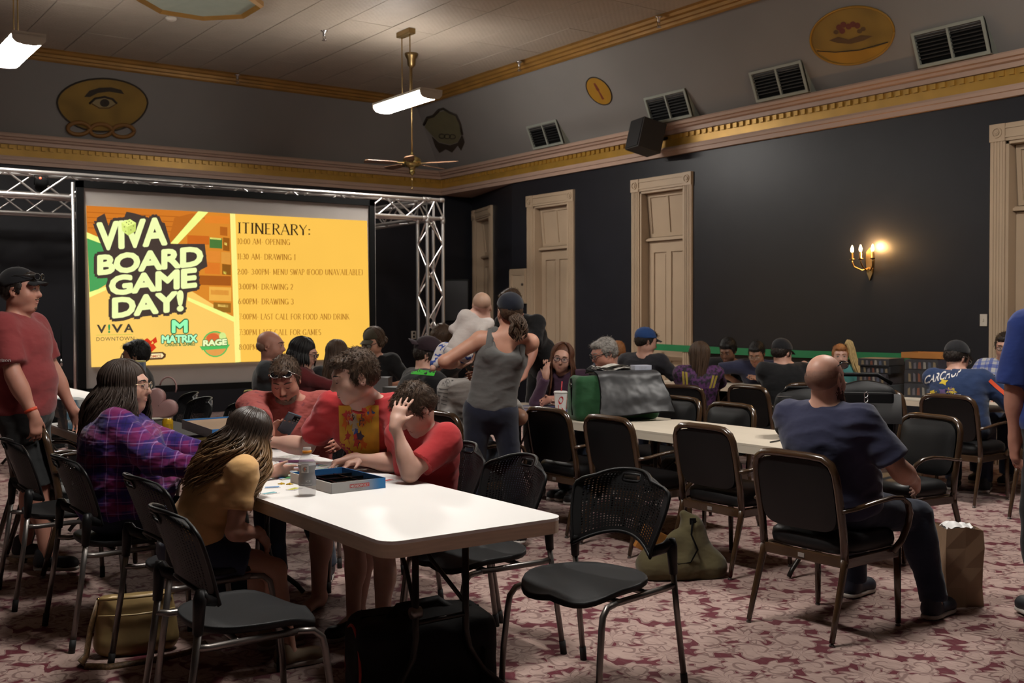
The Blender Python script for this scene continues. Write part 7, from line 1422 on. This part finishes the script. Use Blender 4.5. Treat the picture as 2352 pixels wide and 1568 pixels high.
for k in range(16): MB().box((random.uniform(-.26, .26), random.uniform(-.3, .3), .009), (.063, .088, .003), Matrix.Rotation(random.uniform(-.4, .4), 3, 'Z')).build('card', mat('spread_card_%d' % (k % 4), [(.25, .23, .22), (.06, .07, .18), (.16, .1, .08), (.3, .28, .3)][k % 4], .5), t)
t = thing('pen', 'dark pen lying on the cream-lit table beside the bald man', 'pen', (4.92, 4.18, ZTAB+.004), math.radians(12)); MB().cyl((-.07, 0, .001), (.055, 0, .001), .0042).build('barrel', mat('pen_dark', (.03, .028, .025), .4), t, True); MB().cyl((.055, 0, .001), (.072, 0, .001), .0042, .001).build('tip', M_steel, t, True)
t = thing('water_bottle', 'clear water bottle beside the grey-haired man', 'bottle', (5.38, 6.98, ZTAB)); MB().lathe([(.02, 0), (.032, .004), (.032, .13), (.025, .165), (.014, .185), (.014, .20)], n=18).build('body', M_clear, t, True); MB().lathe([(.015, .20), (.015, .218), (0, .219)], n=14).build('cap', M_lw, t, True)
# black bags at the near end of the cream-lit table
def soft_bag(label, loc, dims, rz, m, name='shoulder_bag', cat='bag'):
    t = thing(name, label, cat, loc, math.radians(rz)); x, y, z = dims; S = SDF(); r = min(x, y, z)*.22
    S.rbox((0, 0, z/2), (x/2, y/2, z/2), min(.07, r*1.2), .03); S.ell((0, 0, z*.5), (x*.46, y*.56, z*.45), None, .05); S.ell((x*.1, 0, z*.55), (x*.40, y*.42, z*.52), None, .05)
    v, f = S.mesh(.012); v = folds(v, f, 5, .004, 26); npmesh('body', v, f, m, t); return t, x, y, z
M_bag = mat('black_bag_nylon', (.005, .005, .0055), .65, spec=.2, var=.15, bump=.2, bscale=240, bdist=.001)
t, x, y, z = soft_bag('large black shoulder bag with metal clip on the table end behind the bald man', (5.24, 3.84, ZTAB), (.40, .25, .34), -52, M_bag); MB().box((.0, -.17, .20), (.36, .03, .22), bev=.012).build('front_pocket', M_bag, t); mb = MB(); mb.grid(lambda u, v: V(-.2+.42*u, -.14-.09*math.sin(v*1.7), .30-.16*v), 12, 8); mb.build('front_flap', mat('black_flap', (.03, .03, .031), .5), t, True); mb = MB()
for k in range(5): mb.tube([V(.03+.01*math.cos(a), -.24, .30-k*.028+.016*math.sin(a)) for a in [j*.7 for j in range(10)]], .0035, 6)
mb.build('clip', mat('chrome', (.55, .55, .55), .2, 1), t, True); MB().tube([V(.03, -.24, .19), V(.04, -.25, .10), V(.02, -.22, .02)], [(.022, .004)]*3, 6).build('strap', M_bag, t, True); MB().tube([V(-.18, 0, .35), V(-.1, 0, .40), V(.1, 0, .40), V(.18, 0, .35)], .012, 8).build('handle', M_bag, t, True)
t, x, y, z = soft_bag('boxy black bag on the cream-lit table left of the bald man', (5.26, 4.27, ZTAB), (.32, .24, .27), -50, M_bag); MB().tube([V(-.12, 0, .26), V(-.08, 0, .30), V(.08, 0, .30), V(.12, 0, .26)], .011, 8).build('handle', M_bag, t, True); MB().tube([V(-.15, -.1, .25), V(.15, -.1, .25)], .004, 6).build('zip', M_steel, t)
# right hand tables: game boxes
for k, (x, y, z, d, c, lb) in enumerate(((8.52, 5.98, 0, (.30, .30, .10), (.05, .055, .06), 'lowest game box of the tall stack by the navy jacket'), (8.50, 6.0, .10, (.30, .30, .10), (.035, .03, .035), 'dark illustrated game box in the tall stack'), (8.52, 5.98, .20, (.30, .30, .07), (.02, .02, .022), 'thin dark game box near the top of the stack'), (8.50, 5.99, .27, (.30, .30, .07), (.03, .03, .032), 'top dark game box of the tall stack'), (8.62, 5.60, 0, (.29, .29, .12), (.03, .03, .035), 'dark game box behind the navy-jacketed man'), (8.62, 5.60, .12, (.29, .29, .12), (.028, .026, .028), 'second dark box behind the navy-jacketed man'), (8.62, 5.6, .24, (.29, .29, .10), (.03, .028, .03), 'third dark box under the wooden tray'))):
    tt = gbox(lb, (x, y, ZTAB+z), d, mat('dark_box_%d' % k, c, .45, var=.3, vscale=14), -88+2*k)
    random.seed(k)
    for j in range(6): MB().add([V(-d[0]/2+.03+j*.043+random.uniform(0, .01), -d[1]/2-.002, d[2]*.18), V(-d[0]/2+.06+j*.043, -d[1]/2-.002, d[2]*.18), V(-d[0]/2+.055+j*.043, -d[1]/2-.002, d[2]*.75), V(-d[0]/2+.035+j*.043, -d[1]/2-.002, d[2]*random.uniform(.6, .85))], [(0, 1, 2, 3)]).build('side_picture', mat('boxpic_%d' % (j % 5), [(.16, .12, .07), (.10, .09, .10), (.14, .05, .03), (.2, .18, .15), (.06, .07, .1)][j % 5], .5), tt)
t = thing('wooden_tray', 'orange wooden game tray on the stacked boxes', 'tray', (8.66, 5.58, ZTAB+.345), math.radians(-86)); M_wood = mat('orange_wood', (.34, .135, .03), .45, stretch=(1, 8, 1)); MB().box((0, 0, .008), (.42, .28, .016)).build('floor', M_wood, t)
for c, d in (((0, -.14, .03), (.42, .012, .05)), ((0, .14, .03), (.42, .012, .05)), ((.21, 0, .03), (.012, .28, .05)), ((-.21, 0, .03), (.012, .28, .05))): MB().box(c, d).build('rail', M_wood, t)
gbox('orange red game box before the blonde girl', (8.62, 6.30, ZTAB), (.28, .20, .07), mat('orange_red_box', (.32, .06, .03), .5), -80, txt='ORIGINAL', th=.35, pos=(.1, .3, .8), txtm=M_cardbr); gbox('white game box beside the orange one', (8.60, 6.13-.02, ZTAB), (.12, .22, .05), M_lw, -88); gbox('flat orange box by the man in black', (8.45, 7.1, ZTAB), (.25, .12, .04), mat('orange_flat', (.45, .08, .02), .5), -60)
gbox('dark boxed game beside the blue-capped man', (7.66, 8.02, .46), (.2, .2, .1), M_blackb, 10) if False else None
for i, (x, y) in enumerate(((4.6, 8.2), (4.9, 8.6), (4.66, 9.0), (5.0, 9.15), (4.95, 8.1))): gbox(('pale game box on the table before the screen', 'dark stacked game box on the screen table', 'brown game box on the screen table', 'grey game box near the camouflage cap', 'small cream box on the screen table')[i], (x, y, ZTAB), (.24, .2, .06+.03*i), mat('mixbox_%d' % i, [(.4, .38, .33), (.03, .03, .03), (.15, .08, .04), (.16, .16, .17), (.4, .33, .24)][i], .5), 17*i)
# ================================================================ bags on the floor
t = thing('gold_handbag', 'gold leather handbag on the carpet under the perforated chairs', 'bag', (1.39, 4.80, 0), math.radians(-12)); M_gl = mat('gold_leather', (.30, .205, .085), .42, .15, var=.15, vscale=12, bump=.3, bscale=30, bdist=.004)
S = SDF(); S.ell((0, 0, .135), (.16, .055, .15), None, .05, clip=[((0, 0, .004), (0, 0, -1)), ((0, 0, .265), (0, 0, 1))]); S.cap((-.12, 0, .05), (.12, 0, .05), .05, .05, .05, clip=[((0, 0, .004), (0, 0, -1))]); S.cap((-.135, 0, .06), (-.125, 0, .25), .035, .03, .04, clip=[((0, 0, .265), (0, 0, 1))]); S.cap((.135, 0, .06), (.125, 0, .25), .035, .03, .04, clip=[((0, 0, .265), (0, 0, 1))]); v, f = S.mesh(.008); npmesh('body', v, f, M_gl, t)
MB().tube([V(-.158, -.03, .258), V(-.08, -.052, .262), V(0, -.058, .262), V(.08, -.052, .262), V(.158, -.03, .258)], .006, 8).build('top_seam', mat('gold_seam', (.22, .14, .05), .4), t, True); MB().tube([V(-.16, -.035, .19), V(-.08, -.057, .188), V(0, -.064, .187), V(.08, -.057, .188), V(.16, -.035, .19)], .004, 8).build('pocket_seam', mat('gold_piping', (.42, .31, .15), .4), t, True)
mb = MB(); mb.tube([V(-.155, 0, .25), V(-.19, -.02, .14), V(-.21, -.05, .03), V(-.235, -.09, .012), V(-.22, -.14, .01)], [(.020, .003)]*5, 6); mb.tube([V(-.22, -.14, .01), V(-.12, -.19, .008), V(.08, -.17, .008), V(.22, -.12, .008), V(.30, -.02, .01)], [(.018, .003)]*5, 6); mb.build('strap', mat('leopard_strap', (.11, .06, .025), .5, var=.8, vscale=90), t, True); MB().ell((-.157, -.0, .25), (.01, .01, .012)).build('ring', M_brass, t, True)
t, x, y, z = soft_bag('black duffel bag with red piping on the carpet in front of the table legs', (2.13, 3.58, 0), (.56, .30, .34), -14, M_bag, 'duffel_bag'); e = []
for s in (-1,): e += [V(s*.272, .12*math.cos(a), .16+.15*math.sin(a)) for a in [math.radians(k*15) for k in range(25)]]
MB().tube(e, .0055, 6).build('red_piping', mat('red_piping', (.45, .03, .02), .5), t, True); MB().tube([V(-.14, -.05, .33), V(-.1, -.03, .37), V(.06, -.03, .385), V(.12, -.05, .34)], [(.02, .006)]*4, 6).build('handle', M_bag, t, True); MB().tube([V(-.24, 0, .335), V(.24, 0, .335)], .005, 6).build('zip', M_black, t, True); MB().tube([V(.20, -.15, .05), V(.21, -.16, .2), V(.2, -.02, .345)], [(.018, .004)]*3, 6).build('web_strap', M_black, t, True)
# olive tote
t = thing('olive_tote', 'olive canvas tote bag slumped beside an armchair', 'bag', (4.30, 4.34, 0), math.radians(-28)); M_ol = fabric('olive_canvas', (.105, .088, .042), fold=.4); S = SDF()
S.cap((-.16, 0, .06), (.17, 0, .06), .085, .085, .06, clip=[((0, 0, .004), (0, 0, -1))]); S.cap((-.14, 0, .10), (-.06, -.02, .20), .09, .07, .06); S.cap((.15, .0, .08), (.07, .01, .30), .085, .04, .06); S.cap((.0, -.02, .10), (.06, 0, .26), .10, .05, .06); S.cap((.07, 0, .3), (.02, .01, .36), .04, .02, .04); S.ell((-.13, .02, .24), (.09, .07, .06), None, .03, sub=True)
v, f = S.mesh(.008); v = folds(v, f, 9, .010, 26); npmesh('body', v, f, M_ol, t); MB().tube([V(.05, -.06, .33), V(.03, -.10, .26), V(.06, -.12, .18), V(.02, -.12, .11), V(-.05, -.11, .10), V(-.10, -.09, .16), V(-.11, -.08, .21)], [(.013, .003)]*7, 6).build('strap', M_black, t, True); MB().box((.055, -.045, .325), (.035, .012, .035), bev=.002).build('strap_patch', M_black, t); MB().box((-.16, .04, .20), (.16, .05, .14), Matrix.Rotation(.5, 3, 'Y')).build('game_inside', mat('flame_box', (.25, .10, .02), .5, var=.7, vscale=14), t)
# paper bag
t = thing('paper_bag', 'brown paper grocery bag standing beside the bald man\'s foot', 'bag', (5.05, 3.10, 0), math.radians(-30)); M_pb = mat('kraft_paper', (.30, .19, .115), .75, var=.12, vscale=8, stretch=(1, 1, .2), bump=.3, bscale=9, bdist=.02)
mb = MB(); mb.smooth = False; a_, b_ = .10, .075; hts = [0, .1, .2, .3, .40]
def pb(k, h): 
    s = [(-a_, -b_), (0, -b_-.004), (a_, -b_), (a_-.018*(h/.4), 0), (a_, b_), (0, b_+.004), (-a_, b_), (-a_+.018*(h/.4), 0)][k % 8]; return V(s[0]+.004*math.sin(h*20+k), s[1]+.004*math.cos(h*17+k*2), h+(.012*math.sin(k*2.3) if h > .39 else 0))
mb.add([pb(k, h) for h in hts for k in range(8)], [(i*8+k, i*8+(k+1) % 8, (i+1)*8+(k+1) % 8, (i+1)*8+k) for i in range(4) for k in range(8)]+[tuple(range(7, -1, -1))]); mb.build('bag', M_pb, t)
MB().box((0, 0, .17), (.165, .12, .33)).build('contents', M_cardbr, t); mb = MB()
for k in range(4): mb.grid(lambda u, v: V((u-.5)*.15, (v-.5)*.1, .37+.01*k+.02*math.sin(u*6+k*2)+.012*math.cos(v*8+k)), 8, 6)
mb.build('crumpled_paper', M_lw, t, True)
